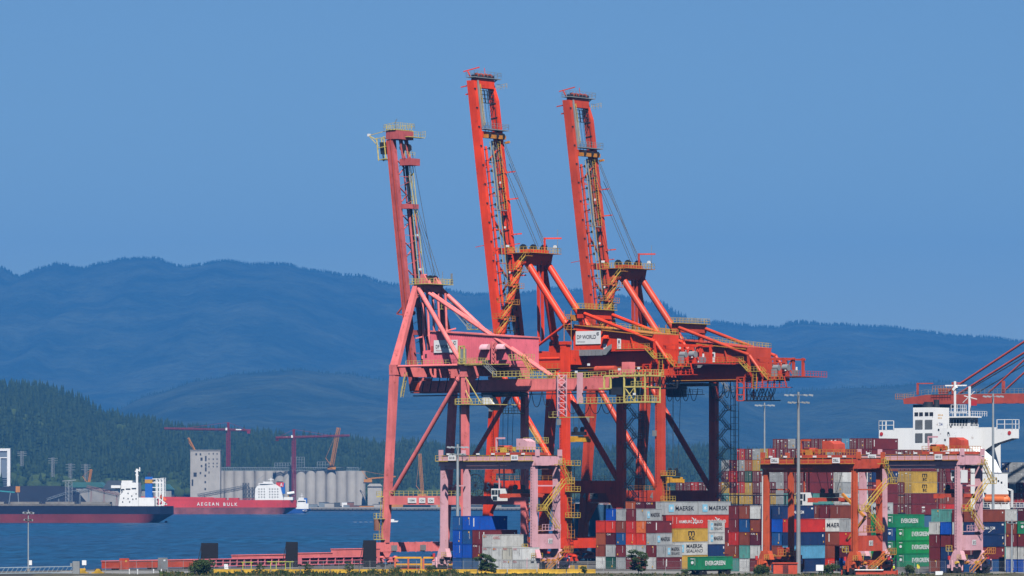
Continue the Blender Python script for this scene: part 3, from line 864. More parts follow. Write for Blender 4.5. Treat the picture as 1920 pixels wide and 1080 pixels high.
for (a, b) in ((493, 472), (508, 500), (524, 518), (537, 528)):
    t.part('ventilator_arm', MB().bar((bx(b), 4, bz(908)), (bx(a + 3), 4, bz(890)), .35), GREY)
letter('A E G E A N', m_(41, Y), m_(6.4, Y), (bx(392), -15.35, bz(945)), '-y', WTEXT, t.o, (0, 0, 0))
letter('B U L K', m_(26, Y), m_(6.2, Y), (bx(434), -15.35, bz(945.5)), '-y', WTEXT, t.o, (0, 0, 0))
# small blue hulled ship
Y = 4150.0; k = Y / F
t = Thing('coaster', 'small blue hulled ship with white upperworks beyond the red ship', 'ship', yard=False, loc=Vector(((583 - 960) * k - 30, Y, 0)))
def bx(px): return (px - 583) * k + 30
lo, up = hull_mesh(60, 14, bz(953) - .5, 0.6)
t.part('lower_hull', lo, BLUEH); t.part('upper_hull', up, BLUEH)
DZ = bz(953) - .5
t.part('superstructure', MB().box(bx(556), bx(579), -6, 6, DZ, bz(944)).box(bx(558), bx(574), -5, 5, bz(944), bz(937)).box(bx(560), bx(570), -4, 4, bz(937), bz(933)), WHITE)
t.part('funnel', MB().box(bx(569), bx(576), -2, 2, bz(944), bz(934)), BLUEF)
t.part('mast', MB().bar((bx(566), 0, bz(933)), (bx(566), 0, bz(925)), .4).bar((bx(563), 0, bz(929)), (bx(569), 0, bz(929)), .3), WHITE)
t.part('window', MB().box(bx(559), bx(573), -5.12, -4.9, bz(941), bz(939)), GLASS)
letter('C', 4, 1.2, (bx(572), -7.2, bz(957)), '-y', WTEXT, t.o, (0, 0, 0))
# boat wake
# ================================================================== QUAY (ground sheets)
ASPH = paint('worn_quay_asphalt', (0.115, 0.112, 0.105), rough=0.9, dirt=0.35, streak=0.0, scale=0.05)
QWALL = paint('quay_wall_concrete', (0.22, 0.21, 0.19), rough=0.9, dirt=0.35, scale=0.1)
QE0, QE1, QL0, QL1 = -3.2, 420.0, -135.0, 520.0
mb = MB(); mb.box(QE0, QE1, QL0, QL1, -5.5, QZ)
o = mb.build('quay', ASPH, None, (0, 0, 0)); o.location = y2w(0, 0, 0); o.rotation_euler = (0, 0, -TH); tag(o, 'broad grey container terminal quay', None, kind='structure')

def sheave(mb, c, r, w, axis='l'):
    c = Vector(c); a = Vector((0, w / 2, 0)) if axis == 'l' else Vector((w / 2, 0, 0))
    return mb.tube(c - a, c + a, r, 14)

def wheel_set(t, e, l0, n, z0, parent, pitch=1.25, r=0.42):
    for i in range(n):
        t.part('wheel', sheave(MB(), (e, l0 + (i - (n - 1) / 2) * pitch, z0 + r), r, 0.3, 'e'), DARK, parent)

def bogies(t, e, lf, matx, ztop):
    """one corner of the crane: pin block, equaliser beams and wheels on the rail"""
    mb = MB()
    mb.prism([(lf - 1.6, ztop), (lf + 1.6, ztop), (lf + 0.6, ztop - 1.3), (lf - 0.6, ztop - 1.3)], e - 0.6, e + 0.6, 'x')
    for k in (-1, 1):
        c = lf + k * 2.6
        mb.prism([(lf + k * 0.2, ztop - 1.0), (c + k * 1.0, ztop - 1.5), (c + k * 1.0, ztop - 2.0), (lf, ztop - 1.6)], e - 0.45, e + 0.45, 'x')
        mb.prism([(c - 2.0, QZ + 0.5), (c + 2.0, QZ + 0.5), (c + 1.4, QZ + 1.1), (c + 0.3, ztop - 1.9), (c - 0.3, ztop - 1.9), (c - 1.4, QZ + 1.1)], e - 0.5, e + 0.5, 'x')
    b = t.part('bogie', mb, matx)
    for k in (-1, 1): wheel_set(t, e, lf + k * 2.6, 3, QZ + 0.02, b, 1.3)
    for k in (-1, 1):
        t.part('motor', MB().tube((e + .5, lf + k * 2.4, QZ + 1.6), (e + 1.5, lf + k * 2.4, QZ + 1.6), .35, 8), matx, b)
        t.part('buffer', MB().tube((e, lf + k * 4.2, QZ + 1.6), (e, lf + k * 5.0, QZ + 1.6), .3, 8), DARK, b)

def festoon(t, e0, e1, n, l, z, sag, name='festoon_cable'):
    for i in range(n):
        a = e0 + (e1 - e0) * i / n; b = e0 + (e1 - e0) * (i + 1) / n
        pts = []
        for j in range(9):
            u = j / 8; x = a + (b - a) * u
            pts.append((x + (0.5 - u) * 0.25 * abs(math.sin(u * math.pi)), l, z - sag * (1 - abs(2 * u - 1) ** 2.6)))
        t.part(name, MB().path(pts, 0.085, 5), BLACK)

def zigzag(t, e, l, z0, z1, run, rise, width, matx, step_dir=1, gap=1.3, landing=1.1):
    """stair tower running in +-e with landings"""
    z = z0; k = 0; d = step_dir
    while z + rise * 0.5 < z1:
        a, b = (e, e + run) if k % 2 == 0 else (e + run, e)
        ll = l + (0.0 if k % 2 == 0 else gap)
        sm = MB().stair((a, ll, z), (b, ll, z + rise), width, steps=False)
        t.part('stair_flight', sm, matx)
        s_ = 1 if k % 2 == 0 else -1
        lm = MB().deck(min(b, b + s_ * landing), max(b, b + s_ * landing), l - width / 2, l + gap + width / 2, z + rise)
        lm.rail([(b, l - width / 2, z + rise), (b + s_ * landing, l - width / 2, z + rise), (b + s_ * landing, l + gap + width / 2, z + rise)], 1.1, 1.2)
        t.part('stair_landing', lm, matx)
        z += rise; k += 1

def ladder(mb, p, q, w=0.5, axis=(0, 1, 0), cage=True):
    p = Vector(p); q = Vector(q); a = Vector(axis) * w / 2
    mb.bar(p - a, q - a, .08); mb.bar(p + a, q + a, .08)
    n = int((q - p).length / 0.6)
    for i in range(n): c = p.lerp(q, (i + .5) / n); mb.bar(c - a, c + a, .05)
    return mb

# ================================================================== ORANGE SHIP-TO-SHORE CRANES
def orange_crane(l0, dz, num, M, label, sign=True, spread_z=33.0, long_tail=True):
    org = (12.0, l0 + 11.0, QZ)
    t = Thing('ship_to_shore_crane', label, 'crane', org)
    P = t.part
    N, Fa, Mi = l0, l0 + 22.0, l0 + 11.0
    U = lambda z: z + dz
    # --- portal
    for lf in (N, Fa):
        P('leg', MB().bar((0.2, lf, 9.4), (3.9, lf, U(56.5)), 1.7, 1.9, 1.7, 2.3), M)
        P('leg', MB().bar((23.7, lf, 9.4), (23.7, lf, U(54.8)), 1.7, 1.75), M)
        P('portal_beam', MB().prism([(1.9, U(20.0)), (22.82, U(20.0)), (22.82, U(23.0)), (2.15, U(23.0))], lf - 0.75, lf + 0.75), M)
        P('haunch', MB().prism([(22.8, U(19.95)), (19.6, U(19.95)), (22.8, U(14.5))], lf - 0.7, lf + 0.7), M)
        P('haunch', MB().prism([(1.75, U(19.95)), (4.6, U(19.95)), (1.35, U(15))], lf - 0.7, lf + 0.7), M)
        P('diagonal_brace', MB().tube((4.6, lf, U(48.6)), (22.9, lf, U(23.0)), 0.72, 14), M)
        P('tie_tube', MB().tube((4.6, lf, U(51.6)), (22.9, lf, U(51.6)), 0.42, 10), M)
        P('walkway_railing', MB().rail([(2.6, lf - .7, U(23)), (22.6, lf - .7, U(23))], 1.1, 1.6), ORYEL)
        for e in (0.2, 23.7): bogies(t, e, lf, M, 7.15)
    for e in (0.2, 23.7):
        P('sill_beam', MB().box(e - .8, e + .8, N - 3.2, Fa + 3.2, 7.15, 9.45), M)
    P('cross_beam', MB().box(2.9, 4.9, N + 0.95, Fa - 0.95, U(50.2), U(54)), M)
    P('cross_beam', MB().box(22.7, 24.7, N + .9, Fa - .9, U(50.2), U(53.6)), M)
    for lf in (N, Fa): P('leg_head', MB().box(22.6, 24.9, lf - 1, lf + 1, U(54.85), U(55.6)), M)
    # --- girders
    for lg in (Mi - 4, Mi + 4):
        P('girder', MB().box(-1.0, 50.5, lg - .75, lg + .75, U(49.2), U(53.2)), M)
    P('girder_end_tie', MB().box(49.5, 50.5, Mi - 3.2, Mi + 3.2, U(50), U(53)), M)
    for e in (8, 14, 19, 30, 36, 42):
        P('girder_tie', MB().box(e - .3, e + .3, Mi - 3.2, Mi + 3.2, U(52.3), U(53.0)), M)
    wm = MB().deck(5, 44, N + 4.2, N + 6.2, U(49.5)).rail([(5, N + 4.25, U(49.5)), (21.5, N + 4.25, U(49.5))], 1.1, 1.6)
    P('girder_walkway', wm, ORYEL)
    # --- machinery house
    e0, e1, la, lb = 21.7, 45.2, Mi - 5.2, Mi + 4.6
    zf = U(53.75)
    house = P('machinery_house', MB().prism([(e0, zf), (e1, zf), (e1, U(57.0)), (36, U(57.9)), (e0, U(59.6))], la, lb), M)
    P('house_floor', MB().prism([(e0 - .6, U(53.2)), (e1 + .2, U(53.2)), (e1 + .6, zf - .02), (e0 - .6, zf - .02)], la - 1.4, lb + .8), M)
    for e in (31.0, 36.2): P('wall_seam', MB().box(e, e + .12, la - .06, la, zf, U(57.7)), M, house)
    P('eave', MB().prism([(e0, U(59.62)), (e1, U(57.02)), (e1, U(57.2)), (e0, U(59.8))], la - .35, lb + .35), ORYEL if M is ORANGE else M, house)
    P('eave', MB().prism([(30.6, U(58.15)), (44.9, U(57.35) - .75), (44.9, U(57.35) - .55), (30.6, U(58.35))], la - .8, la - .02), ORYEL, house)
    P('roof_railing', MB().rail([(e0 + .2, la, U(59.75)), (36, la, U(58.1)), (e1, la, U(57.15)), (e1, lb, U(57.15)), (36, lb, U(58.1)), (e0 + .2, lb, U(59.75))], 1.15, 1.3, .07), YEL, house)
    if sign:
        sb = P('sign_board', MB().box(22.5, 29.8, la - .18, la - .04, U(55.05), U(58.15)), SIGNW, house)
    else:
        sb = P('sign_board', MB().box(22.5, 29.8, la - .18, la - .04, U(54.9), U(57.9)), SIGNW, house)
    zc = U(56.75 if sign else 56.5)
    letter('DP WORLD', 5.6, 0.95, (25.7, la - .21, zc), '-l', INK, sb, org)
    letter('Vancouver', 2.4, 0.42, (24.1, la - .21, zc - 1.05), '-l', GREY, sb, org)
    ring = MB()
    for i in range(14):
        a0 = 2 * math.pi * i / 14 + .5; a1 = a0 + 2 * math.pi / 14 * (0.98 if i < 12 else 0)
        ring.bar((29.05 + .34 * math.cos(a0), la - .21, zc + .72 + .34 * math.sin(a0)), (29.05 + .34 * math.cos(a1), la - .21, zc + .72 + .34 * math.sin(a1)), .03, .12)
    ring.bar((28.8, la - .21, zc + .75), (29.3, la - .21, zc + .68), .03, .12)
    P('emblem', ring, INK, sb)
    P('vent_hood', MB().prism([(la - 1.1, U(56.4)), (la, U(57.3)), (la, U(56.2)), (la - 1.1, U(56.2))], 30.9, 32.3, 'x'), M, house)
    dr = P('door', MB().box(34.6, 35.7, la - .07, la, zf + .05, U(56.2)), WHITE, house)
    P('door_window', MB().box(34.95, 35.35, la - .1, la - .07, U(55.1), U(55.8)), GLASS, house)
    dr = P('door', MB().box(30.6, 31.5, la - .07, la, zf - .3, zf + 1.3), WHITE, house)
    P('house_walkway', MB().deck(35.2, 45, la - 1.5, la, zf).rail([(35.9, la - 1.45, zf), (45, la - 1.45, zf)], 1.1, 1.5), ORYEL)
    for i in range(9):
        e = 22.2 + i * 1.05
        P('duct_panel', MB().box(e, e + .95, la - 1.75, la - 1.55, U(52.3), U(53.7)), GREY)
    P('duct_panel', MB().prism([(31.7, U(52.4)), (32.6, U(52.4)), (34.2, U(53.9)), (34.2, U(54.9)), (33.1, U(54.4)), (31.7, U(53.5))], la - 1.8, la - 1.62), GREY)
    # --- pediment frame over the house
    pl, pr = Mi - 5.6, Mi + 5.4
    for lf in (pl, pr):
        P('pediment_post', MB().bar((24.3, lf + (.9 if lf < Mi else -.9), U(58.9)), (24.3, lf, U(61.2)), 1.0, 1.2), M)
    P('pediment_beam', MB().box(23.5, 25.1, pl - .6, pr + .6, U(61.2), U(63.3)), M)
    P('pediment_platform', MB().deck(22.6, 25.8, pl - 1.2, pr + 1.2, U(63.45)).rail([(22.7, pl - 1.1, U(63.45)), (25.7, pl - 1.1, U(63.45)), (25.7, pr + 1.1, U(63.45)), (22.7, pr + 1.1, U(63.45))], 1.2, 1.2, .07, True), YEL)
    zc_ = MB()
    for zz_ in (U(61), U(58.6)): zc_.deck(20.4, 22.6, pl - 1.5, pl + 1.2, zz_).rail([(22.6, pl - 1.5, zz_), (20.4, pl - 1.5, zz_), (20.4, pl + 1.2, zz_)], 1.1, .9)
    for (a_, b_) in ((20.4, -1.5), (22.5, -1.5), (20.4, 1.2)): zc_.bar((a_, pl + b_, U(53.5)), (a_, pl + b_, U(63)), .12)
    P('stair_cage', zc_, ORYEL)
    for lf in (pl, pr):
        P('tail_stay', MB().tube((24.8, lf, U(62.4)), (45.9, lf, U(55.3)), 0.42, 10), M)
        P('tail_stay', MB().tube((45.9, lf, U(55.3)), (49.3, lf, U(51.2)), 0.4, 10), M)
        P('tail_hanger', MB().bar((45.9, lf, U(50.5)), (45.9, lf, U(55.6)), .7, .7), M)
        P('tail_hanger', MB().bar((39.4, lf + .3, U(53.6)), (38.6, lf + .1, U(57.3)), .3, .3), M)
    # --- A-frame and stays
    for (lt, lbm, s_) in ((Mi - 4, N + .2, -1), (Mi + 4, Fa - .2, 1)):
        P('a_frame_leg', MB().tube((5.2, lt, U(76)), (3.9, lbm, U(56.2)), 0.95, 16, 0.95), M)
        P('leg_collar', MB().tube((3.95, lbm - s_ * .35, U(57.2)), (4.0, lbm - s_ * .55, U(57.8)), 1.15, 16), M)
        P('back_stay', MB().tube((6.0, lt, U(76)), (23.2, lt, U(54.2)), 0.82, 16), M)
    P('apex_beam', MB().prism([(4.0, U(74.4)), (7.2, U(74.4)), (7.8, U(77.0)), (3.4, U(77.0))], Mi - 5.0, Mi + 5.0), M)
    P('apex_platform', MB().deck(1.8, 9.6, Mi - 6, Mi + 6, U(77.2)), ORYEL)
    P('apex_railing', MB().rail([(1.9, Mi - 5.9, U(77.2)), (9.5, Mi - 5.9, U(77.2)), (9.5, Mi + 5.9, U(77.2)), (1.9, Mi + 5.9, U(77.2))], 1.3, 1.1, .075, True), YEL)
    for i, ll in enumerate((Mi - 3, Mi - 1, Mi + 1, Mi + 3)):
        P('sheave', sheave(MB(), (5.0 + (i % 2) * 1.5, ll, U(78.3)), 1.05, .35), DARK)
    P('sheave_bracket', MB().box(4.4, 7.6, Mi - 3.6, Mi + 3.6, U(77.25), U(78.0)), M)
    P('davit', MB().bar((7.6, Mi + 2, U(77.2)), (7.6, Mi + 2, U(81)), .35).bar((7.6, Mi + 2, U(80.8)), (11.0, Mi + 4.2, U(80.8)), .35), M)
    P('lightning_mast', MB().bar((9.2, Mi + 5, U(77)), (9.2, Mi + 5, U(83)), .08), GREY)
    P('floodlight', MB().box(8.7, 9.4, Mi + 3.9, Mi + 4.5, U(78.6), U(79.2)).box(2.0, 2.6, Mi - 5.9, Mi - 5.3, U(78.6), U(79.1)), WHITE)
    for ll in (Mi + .2, Mi + 1.7):
        P('folded_forestay', MB().bar((7.0, ll, U(75)), (7.3, ll, U(56)), .55, .55), M)
    # stairs up the near front leg of the A frame
    for i in range(5):
        z = U(57.6 + i * 3.9); f = (z - U(56.2)) / (U(76) - U(56.2))
        ec = 3.9 + 1.3 * f; lc = N + (Mi - 4 - N) * f - 1.6
        P('stair_landing', MB().deck(ec - 1.6, ec + 1.2, lc - .9, lc + .5, z).rail([(ec - 1.6, lc - .9, z), (ec + 1.2, lc - .9, z)], 1.1, 1.0), ORYEL)
        f2 = min(1.0, f + 0.15)
        P('stair_flight', MB().stair((ec + .8, lc - .3, z), (ec + 3.4, lc + .6, z + 3.2), 0.9, side=(0.2, 1, 0), t=.09), YEL)
        P('stair_landing', MB().deck(ec + 3.2, ec + 4.2, lc + .1, lc + 1.9, z + 3.2).rail([(ec + 3.3, lc + .1, z + 3.2), (ec + 4.2, lc + .1, z + 3.2), (ec + 4.2, lc + 1.9, z + 3.2)], 1.1, .9), ORYEL)
    # --- boom, raised
    bz0, bz1, be0, be1 = U(51.5), U(119.0), -0.8, -9.9
    bd = Vector((be1 - be0, 0, bz1 - bz0)).normalized(); bn = Vector((bd.z, 0, -bd.x))       # bn: the boom's top side, landwards
    def B(z, off=0.0, l=0.0):
        f = (z - bz0) / (bz1 - bz0)
        return Vector((be0 + (be1 - be0) * f, l, z)) + bn * off
    boom = P('boom_girder', MB().bar(B(bz0, 0, Mi - 4), B(bz1, 0, Mi - 4), 1.15, 2.15), M)
    boom2 = P('boom_girder', MB().bar(B(bz0, 0, Mi + 4), B(U(100), 0, Mi + 4), 1.25, 2.15).bar(B(U(100), 0, Mi + 4), B(U(114.6), 0, Mi + 4), 1.25, 2.15).bar(B(U(114.6), 0, Mi + 4), B(bz1, -.5, Mi + 4), 1.25, 2.15, 1.25, 1.1), M)
    ln = MB()
    for z in np.arange(U(57), U(117), 4.6): ln.box(*(lambda c: (c.x + .95, c.x + 1.25, Mi - 4.62, Mi - 4.2, z, z + .35))(B(z)))
    P('rail_clip', ln, DARK, boom)['kind'] = 'stuff'
    for z in (U(106.0), U(78.0), U(63)):
        P('boom_cross_beam', MB().bar(B(z, .35, Mi - 3.42), B(z, .35, Mi + 3.38), 1.5, 1.5), M)
    hd = P('boom_head', MB().bar(B(U(118.4), .2, Mi - 3.45), B(U(118.4), .2, Mi + 3.4), 1.7, 2.2), M)
    P('head_platform', MB().bar(B(U(119.75), .3, Mi - 4.8), B(U(119.75), .3, Mi + 5.6), 2.6, .2), GREY)
    P('head_railing', MB().rail([B(U(119.85), -.9, Mi - 4.8), B(U(119.85), -.9, Mi + 5.6), B(U(119.85), 1.6, Mi + 5.6), B(U(119.85), 1.6, Mi - 4.8)], 1.2, 1.3, .075, True), GREY)
    P('head_railing', MB().rail([B(U(117.3), .6, Mi + 4.8), B(U(117.3), .6, Mi + 6.4), B(U(117.3), 2.4, Mi + 6.4)], 1.2, .9, .07), YEL)
    P('aerial', MB().bar(B(U(119.7), 0, Mi + 1.5), B(U(122.4), 0, Mi + 1.5), .12), M)
    P('head_davit', MB().bar(B(U(119.7), 0, Mi - 4.2), B(U(121.6), -.8, Mi - 4.2), .25).bar(B(U(121.5), -2.0, Mi - 4.2), B(U(121.9), 2.0, Mi - 3.0), .25), M)
    P('head_machinery', MB().box(*(lambda c: (c.x - .6, c.x + 1.2, Mi - 3.2, Mi + 3.4, U(119.86), U(120.5)))(B(U(119.9)))), DARK)
    for q in range(4): P('head_sheave', sheave(MB(), B(U(120.2), .6, Mi - 2.6 + q * 1.7), .7, .3), RTGRED)
    for q in (-4.6, -1.5, 2, 5.4): P('platform_bracket', MB().bar(B(U(118.9), .4, Mi + q * .74), B(U(119.7), .4, Mi + q), .2), DARK)
    P('side_pin', MB().bar(B(U(118), -1, Mi - 4), B(U(118), -3.4, Mi - 4), .25).bar(B(U(116), -1, Mi - 4), B(U(116), -2.2, Mi - 4), .3), M)
    gr = MB()
    for i in range(6): gr.bar(B(U(113.6), .9, Mi - 2.8 + i * 1.1), B(U(116.6), .9, Mi - 2.8 + i * 1.1), .16)
    for j in range(4): gr.bar(B(U(113.6 + j), .9, Mi - 2.9), B(U(113.6 + j), .9, Mi + 2.9), .16)
    P('head_grating', gr, DARK)
    P('mid_platform', MB().bar(B(U(107.2), .9, Mi - 3.4), B(U(107.2), .9, Mi + 5.8), 2.4, .2), GREY)
    P('mid_railing', MB().rail([B(U(107.3), -.3, Mi - 3.2), B(U(107.3), -.3, Mi + 5.8), B(U(107.3), 2.1, Mi + 5.8), B(U(107.3), 2.1, Mi - 3.2)], 1.2, 1.2, .075, True), GREY)
    P('mid_bracket', MB().bar(B(U(105.4), 1.5, Mi - 3), B(U(105.4), 1.5, Mi + 4.6), .9, .9).bar(B(U(104.2), 1.2, Mi + 4.9), B(U(104.2), 2.6, Mi + 4.9), .5), ORYEL)
    for ll in (Mi - 2, Mi + 1, Mi + 3.4): P('sheave', sheave(MB(), B(U(105.6), 1.9, ll), .7, .3), DARK)
    # service tube, ladder, walkway, bracing inside the boom
    P('service_tube', MB().tube(B(U(58), 1.0, Mi - 2.5), B(U(103), 1.0, Mi - 2.5), .34, 8), M)
    P('service_tube', MB().tube(B(U(58), 1.4, Mi - 1.2), B(U(104), 1.4, Mi - 1.2), .10, 6), GREY)
    for z in np.arange(U(62), U(103), 5.2):
        P('bracket', MB().bar(B(z, .2, Mi - 3.4), B(z, 1.1, Mi - 1.4), .22), M)
    P('walkway_strip', MB().bar(B(U(107.5), 1.05, Mi - 3.1), B(U(119), .9, Mi - 3.1), .5, .8), GREY)
    P('walkway_railing', MB().bar(B(U(108), 1.7, Mi - 2.6), B(U(118), 1.5, Mi - 2.6), .1).bar(B(U(108), 1.1, Mi - 2.3), B(U(118), 1.0, Mi - 2.3), .12), YEL)
    lw = MB()
    ladder(lw, B(U(88), .7, Mi + 1.4), B(U(104.6), .7, Mi + 1.4), 1.0)
    lw.bar(B(U(88), .7, Mi + .6), B(U(104.6), .7, Mi + .6), .5, .25)
    P('boom_ladder', lw, GREY)
    P('ladder_cage', ladder(MB(), B(U(88), 1.5, Mi + 2.2), B(U(104.6), 1.5, Mi + 2.2), 1.0), YEL)
    P('ladder_platform', MB().bar(B(U(87.8), .7, Mi - .4), B(U(87.8), .7, Mi + 2.8), 1.4, .2).rail([B(U(87.8), .1, Mi - .4), B(U(87.8), .1, Mi + 2.8)], 1.1, 1.0), GREY)
    P('boom_ladder', ladder(MB(), B(U(60), .9, Mi), B(U(87.5), .9, Mi), 1.0), GREY)
    P('cable_tray', MB().bar(B(U(58), 1.2, Mi + .9), B(U(87), 1.2, Mi + .9), .3, .2), DARK)
    for i, z in enumerate(np.arange(U(59), U(104), 2.7)):
        P('cable_clamp', MB().bar(B(z, .9, Mi - 3.3), B(z + .25, 1.5, Mi - 2.0), .16).bar(B(z, 1.35, Mi - 1.6), B(z + .6, 1.35, Mi - 1.6), .3), DARK)
        if i % 3 == 0: P('boom_tie', MB().bar(B(z, -.3, Mi - 3.4), B(z, -.3, Mi + 3.3), .16), M)
        if i % 4 == 1: P('work_light', MB().bar(B(z, 1.5, Mi + .9), B(z + .5, 1.6, Mi + .9), .3), WHITE)
    for z in np.arange(U(56), U(116), 3.4): P('web_stiffener', MB().bar(B(z, -.95, Mi + 3.3), B(z, .95, Mi + 3.3), .16, .16), DARK)
    P('chord_seam', MB().bar(B(U(57), .55, Mi + 3.32), B(U(113), .55, Mi + 3.32), .12, .14), DARK)
    P('railing_line', MB().bar(B(U(58), 1.9, Mi - 1.9), B(U(104), 1.9, Mi - 1.9), .07).bar(B(U(58), 1.9, Mi - .6), B(U(104), 1.9, Mi - .6), .07), YEL)
    for i, (za, zb) in enumerate(((U(98), U(103)), (U(88), U(79)), (U(76), U(70)), (U(66), U(72)))):
        P('boom_brace', MB().tube(B(za, .3, Mi - 3.4), B(zb, .3, Mi + 3.3), .26, 8), M)
    for z in (U(97), U(90.5), U(82), U(72)):
        P('rope_guide', MB().bar(B(z, 1.0, Mi + 3.6), B(z, 3.0, Mi + 5.4), .3), M)
        P('rope_guide', MB().bar(B(z + 1, -1.2, Mi - 3.6), B(z + 1, 1.6, Mi - 1.6), .22), M)
    P('aerial', MB().bar(B(U(79.5), -1, Mi - 4.2), B(U(79.5), -4, Mi - 4.2), .14).bar(B(U(79.5), -1, Mi + 2), B(U(79.5), 3.2, Mi + 4), .2), M)
    for i, (ll, z) in enumerate(((Mi - 1, 104), (Mi, 104), (Mi + 3.2, 104), (Mi + 3.8, 104), (Mi + 4.6, 99))):
        P('hoist_rope', MB().tube(B(U(z), 2.0, ll), (6.2 + .3 * i, ll * .5 + Mi * .5 + 1, U(78.8)), .07, 5), ROPE)
    for i in range(4):
        P('hoist_rope', MB().tube(B(U(106), 1.0, Mi - 2 + i * 1.2), B(U(117), .8, Mi - 2 + i * 1.2), .05, 4), ROPE)
    # --- trolley, cab, spreader
    te = 18.4
    P('trolley_frame', MB().box(te - 1, te + 12, Mi - 3.1, Mi + 3.1, U(48.2), U(48.9)), DARK)
    P('trolley_railing', MB().rail([(te - 1, Mi - 3.1, U(46.2)), (te + 12, Mi - 3.1, U(46.2))], 1.1, 1.4), DARK)
    P('trolley_walkway', MB().deck(te - 1, te + 12, Mi - 3.2, Mi - 2.2, U(46.2)), DARK)
    cb = P('operator_cab', MB().prism([(te + 1.5, U(45.6)), (te + 5.4, U(45.6)), (te + 5.4, U(48.2)), (te + .6, U(48.2)), (te + .6, U(46.4))], Mi - 3.0, Mi - .4), flat('dark_blue_cab', (.03, .04, .06), .4))
    P('cab_window', MB().box(te + .5, te + .6, Mi - 2.8, Mi - .6, U(46.5), U(47.9)), GLASS, cb)
    festoon(t, te - 1, te + 11, 5, Mi - 3.6, U(47.6), 3.0)
    festoon(t, 33, 43, 5, Mi - 3.6, U(48.8), 3.6)
    for (a, b) in ((-1.2, -1.6), (1.2, -1.6), (-1.2, 1.6), (1.2, 1.6)):
        P('hoist_rope', MB().tube((te + 1 + a, Mi + b, U(48.2)), (te + 1 + a * .6, Mi + b * .6, spread_z + 3.2), .06, 5), ROPE)
    P('head_block', MB().box(te - .1, te + 2.1, Mi - 1.6, Mi + 1.6, spread_z + 1.5, spread_z + 2.4), DARK)
    for b in (-1.3, 1.3): P('sheave', sheave(MB(), (te + 1, Mi + b, spread_z + 2.9), .65, .4, 'e'), DARK)
    P('spreader', MB().box(te + .2, te + 1.8, Mi - 2.9, Mi + 2.9, spread_z, spread_z + 1.3).box(te - .1, te + 2.1, Mi - 3.2, Mi - 2.9, spread_z - .1, spread_z + .8).box(te - .1, te + 2.1, Mi + 2.9, Mi + 3.2, spread_z - .1, spread_z + .8), SPREAD)
    # --- tail machinery
    zt = U(50.1)
    tp = MB().deck(45.4, 60.5, N + 4.4, N + 6.4, zt).deck(50.6, 60.5, N + 6.4, Fa - 5, zt)
    P('tail_platform', tp, M)
    P('tail_railing', MB().rail([(50.6, N + 4.5, zt), (60.4, N + 4.5, zt), (60.4, Fa - 5, zt)], 1.2, 1.1, .08), M)
    P('tail_stair', MB().stair((44.2, N + 4.2, U(53.6)), (46.6, N + 4.2, U(51.4)), .9), YEL)
    P('tail_walkway', MB().deck(46.6, 50.4, N + 3.7, N + 4.7, U(51.4)).rail([(46.6, N + 3.7, U(51.4)), (50.4, N + 3.7, U(51.4))], 1.1, 1.0), YEL)
    P('tail_stair', MB().stair((50.4, N + 4.2, U(51.4)), (52.4, N + 4.2, U(49.4)), .9), YEL)
    P('tail_walkway', MB().deck(52.4, 56.8, N + 3.6, N + 4.7, U(49.4)).rail([(52.4, N + 3.6, U(49.4)), (56.8, N + 3.6, U(49.4))], 1.1, 1.0), ORYEL)
    P('tail_ladder', ladder(MB(), (48.6, N + 3.9, U(47)), (48.6, N + 3.9, U(51.4)), 1.0, (1, 0, 0)), YEL)
    for (e, ll) in ((46.6, Mi - 3), (50.6, Mi - 3.4), (53.4, Mi - 2), (55.6, Mi - 1), (50.6, Mi + 3), (55.6, Mi + 3)):
        P('tail_post', MB().bar((e, ll, zt), (e, ll, U(54.6)), .55, .55), M)
    P('tail_frame', MB().bar((46.6, Mi - 3.2, U(54.6)), (56.2, Mi - 1.2, U(54.3)), .4).bar((46.6, Mi + 3, U(54.4)), (56.2, Mi + 3, U(54.2)), .4).bar((46.6, Mi - 3.2, U(53.4)), (54, Mi - 2.2, U(53.4)), .3), M)
    P('tail_frame', MB().bar((55.4, Mi - 1, U(54.4)), (53, Mi - 1.6, zt), .35).bar((53.2, Mi - 2, U(54.4)), (55.8, Mi - 1, zt), .3), M)
    for (e, ll, r) in ((47.4, Mi - 2.2, .8), (49.0, Mi - 1, .9), (51.8, Mi - 2.6, .7), (54.4, Mi - 2.4, .8)):
        P('rope_drum', sheave(MB(), (e, ll, U(52.2)), r, 1.6, 'e'), GREY)
    P('electric_cabinet', MB().box(51.4, 52.6, Mi - 4.2, Mi - 3.4, zt, U(51.9)), GREY); P('electric_cabinet', MB().box(57.2, 58.4, Mi - 4, Mi - 3, zt, U(51.6)), GREY)
    P('house_brace', MB().tube((7.5, Mi - 4.2, U(53.3)), (22.2, Mi - 5.4, U(61.4)), .32, 10), M)
    P('brace_bracket', MB().box(21.6, 22.8, pl - .8, pl + .8, U(60.6), U(62)), ORYEL)
    P('white_lamp', MB().box(60.1, 60.4, N + 4.4, N + 4.7, U(51.4), U(52.2)).box(57.0, 57.3, N + 4.3, N + 4.5, U(51.3), U(51.6)), WHITE)
    # hanging cage under the tail
    cz0, cz1, cz2 = U(44.4), U(47.5), U(50.0)
    cg = MB()
    for ll in (N + 4.0, N + 8):
        for e in (43.4, 45.4):
            cg.bar((e, ll, cz0), (e, ll, cz2), .28)
        for z in (cz0, U(45.8), cz1, U(48.8), cz2): cg.bar((43.4, ll, z), (45.4, ll, z), .2)
        cg.bar((43.4, ll, cz2), (45.4, ll, U(48.2)), .15)
    for e in (43.4, 45.4):
        for z in (cz0, cz1, cz2): cg.bar((e, N + 4, z), (e, N + 8, z), .22)
    P('service_cage', cg, M)
    hp = MB().deck(45.6, 57.8, N + 4, N + 6.5, cz1)
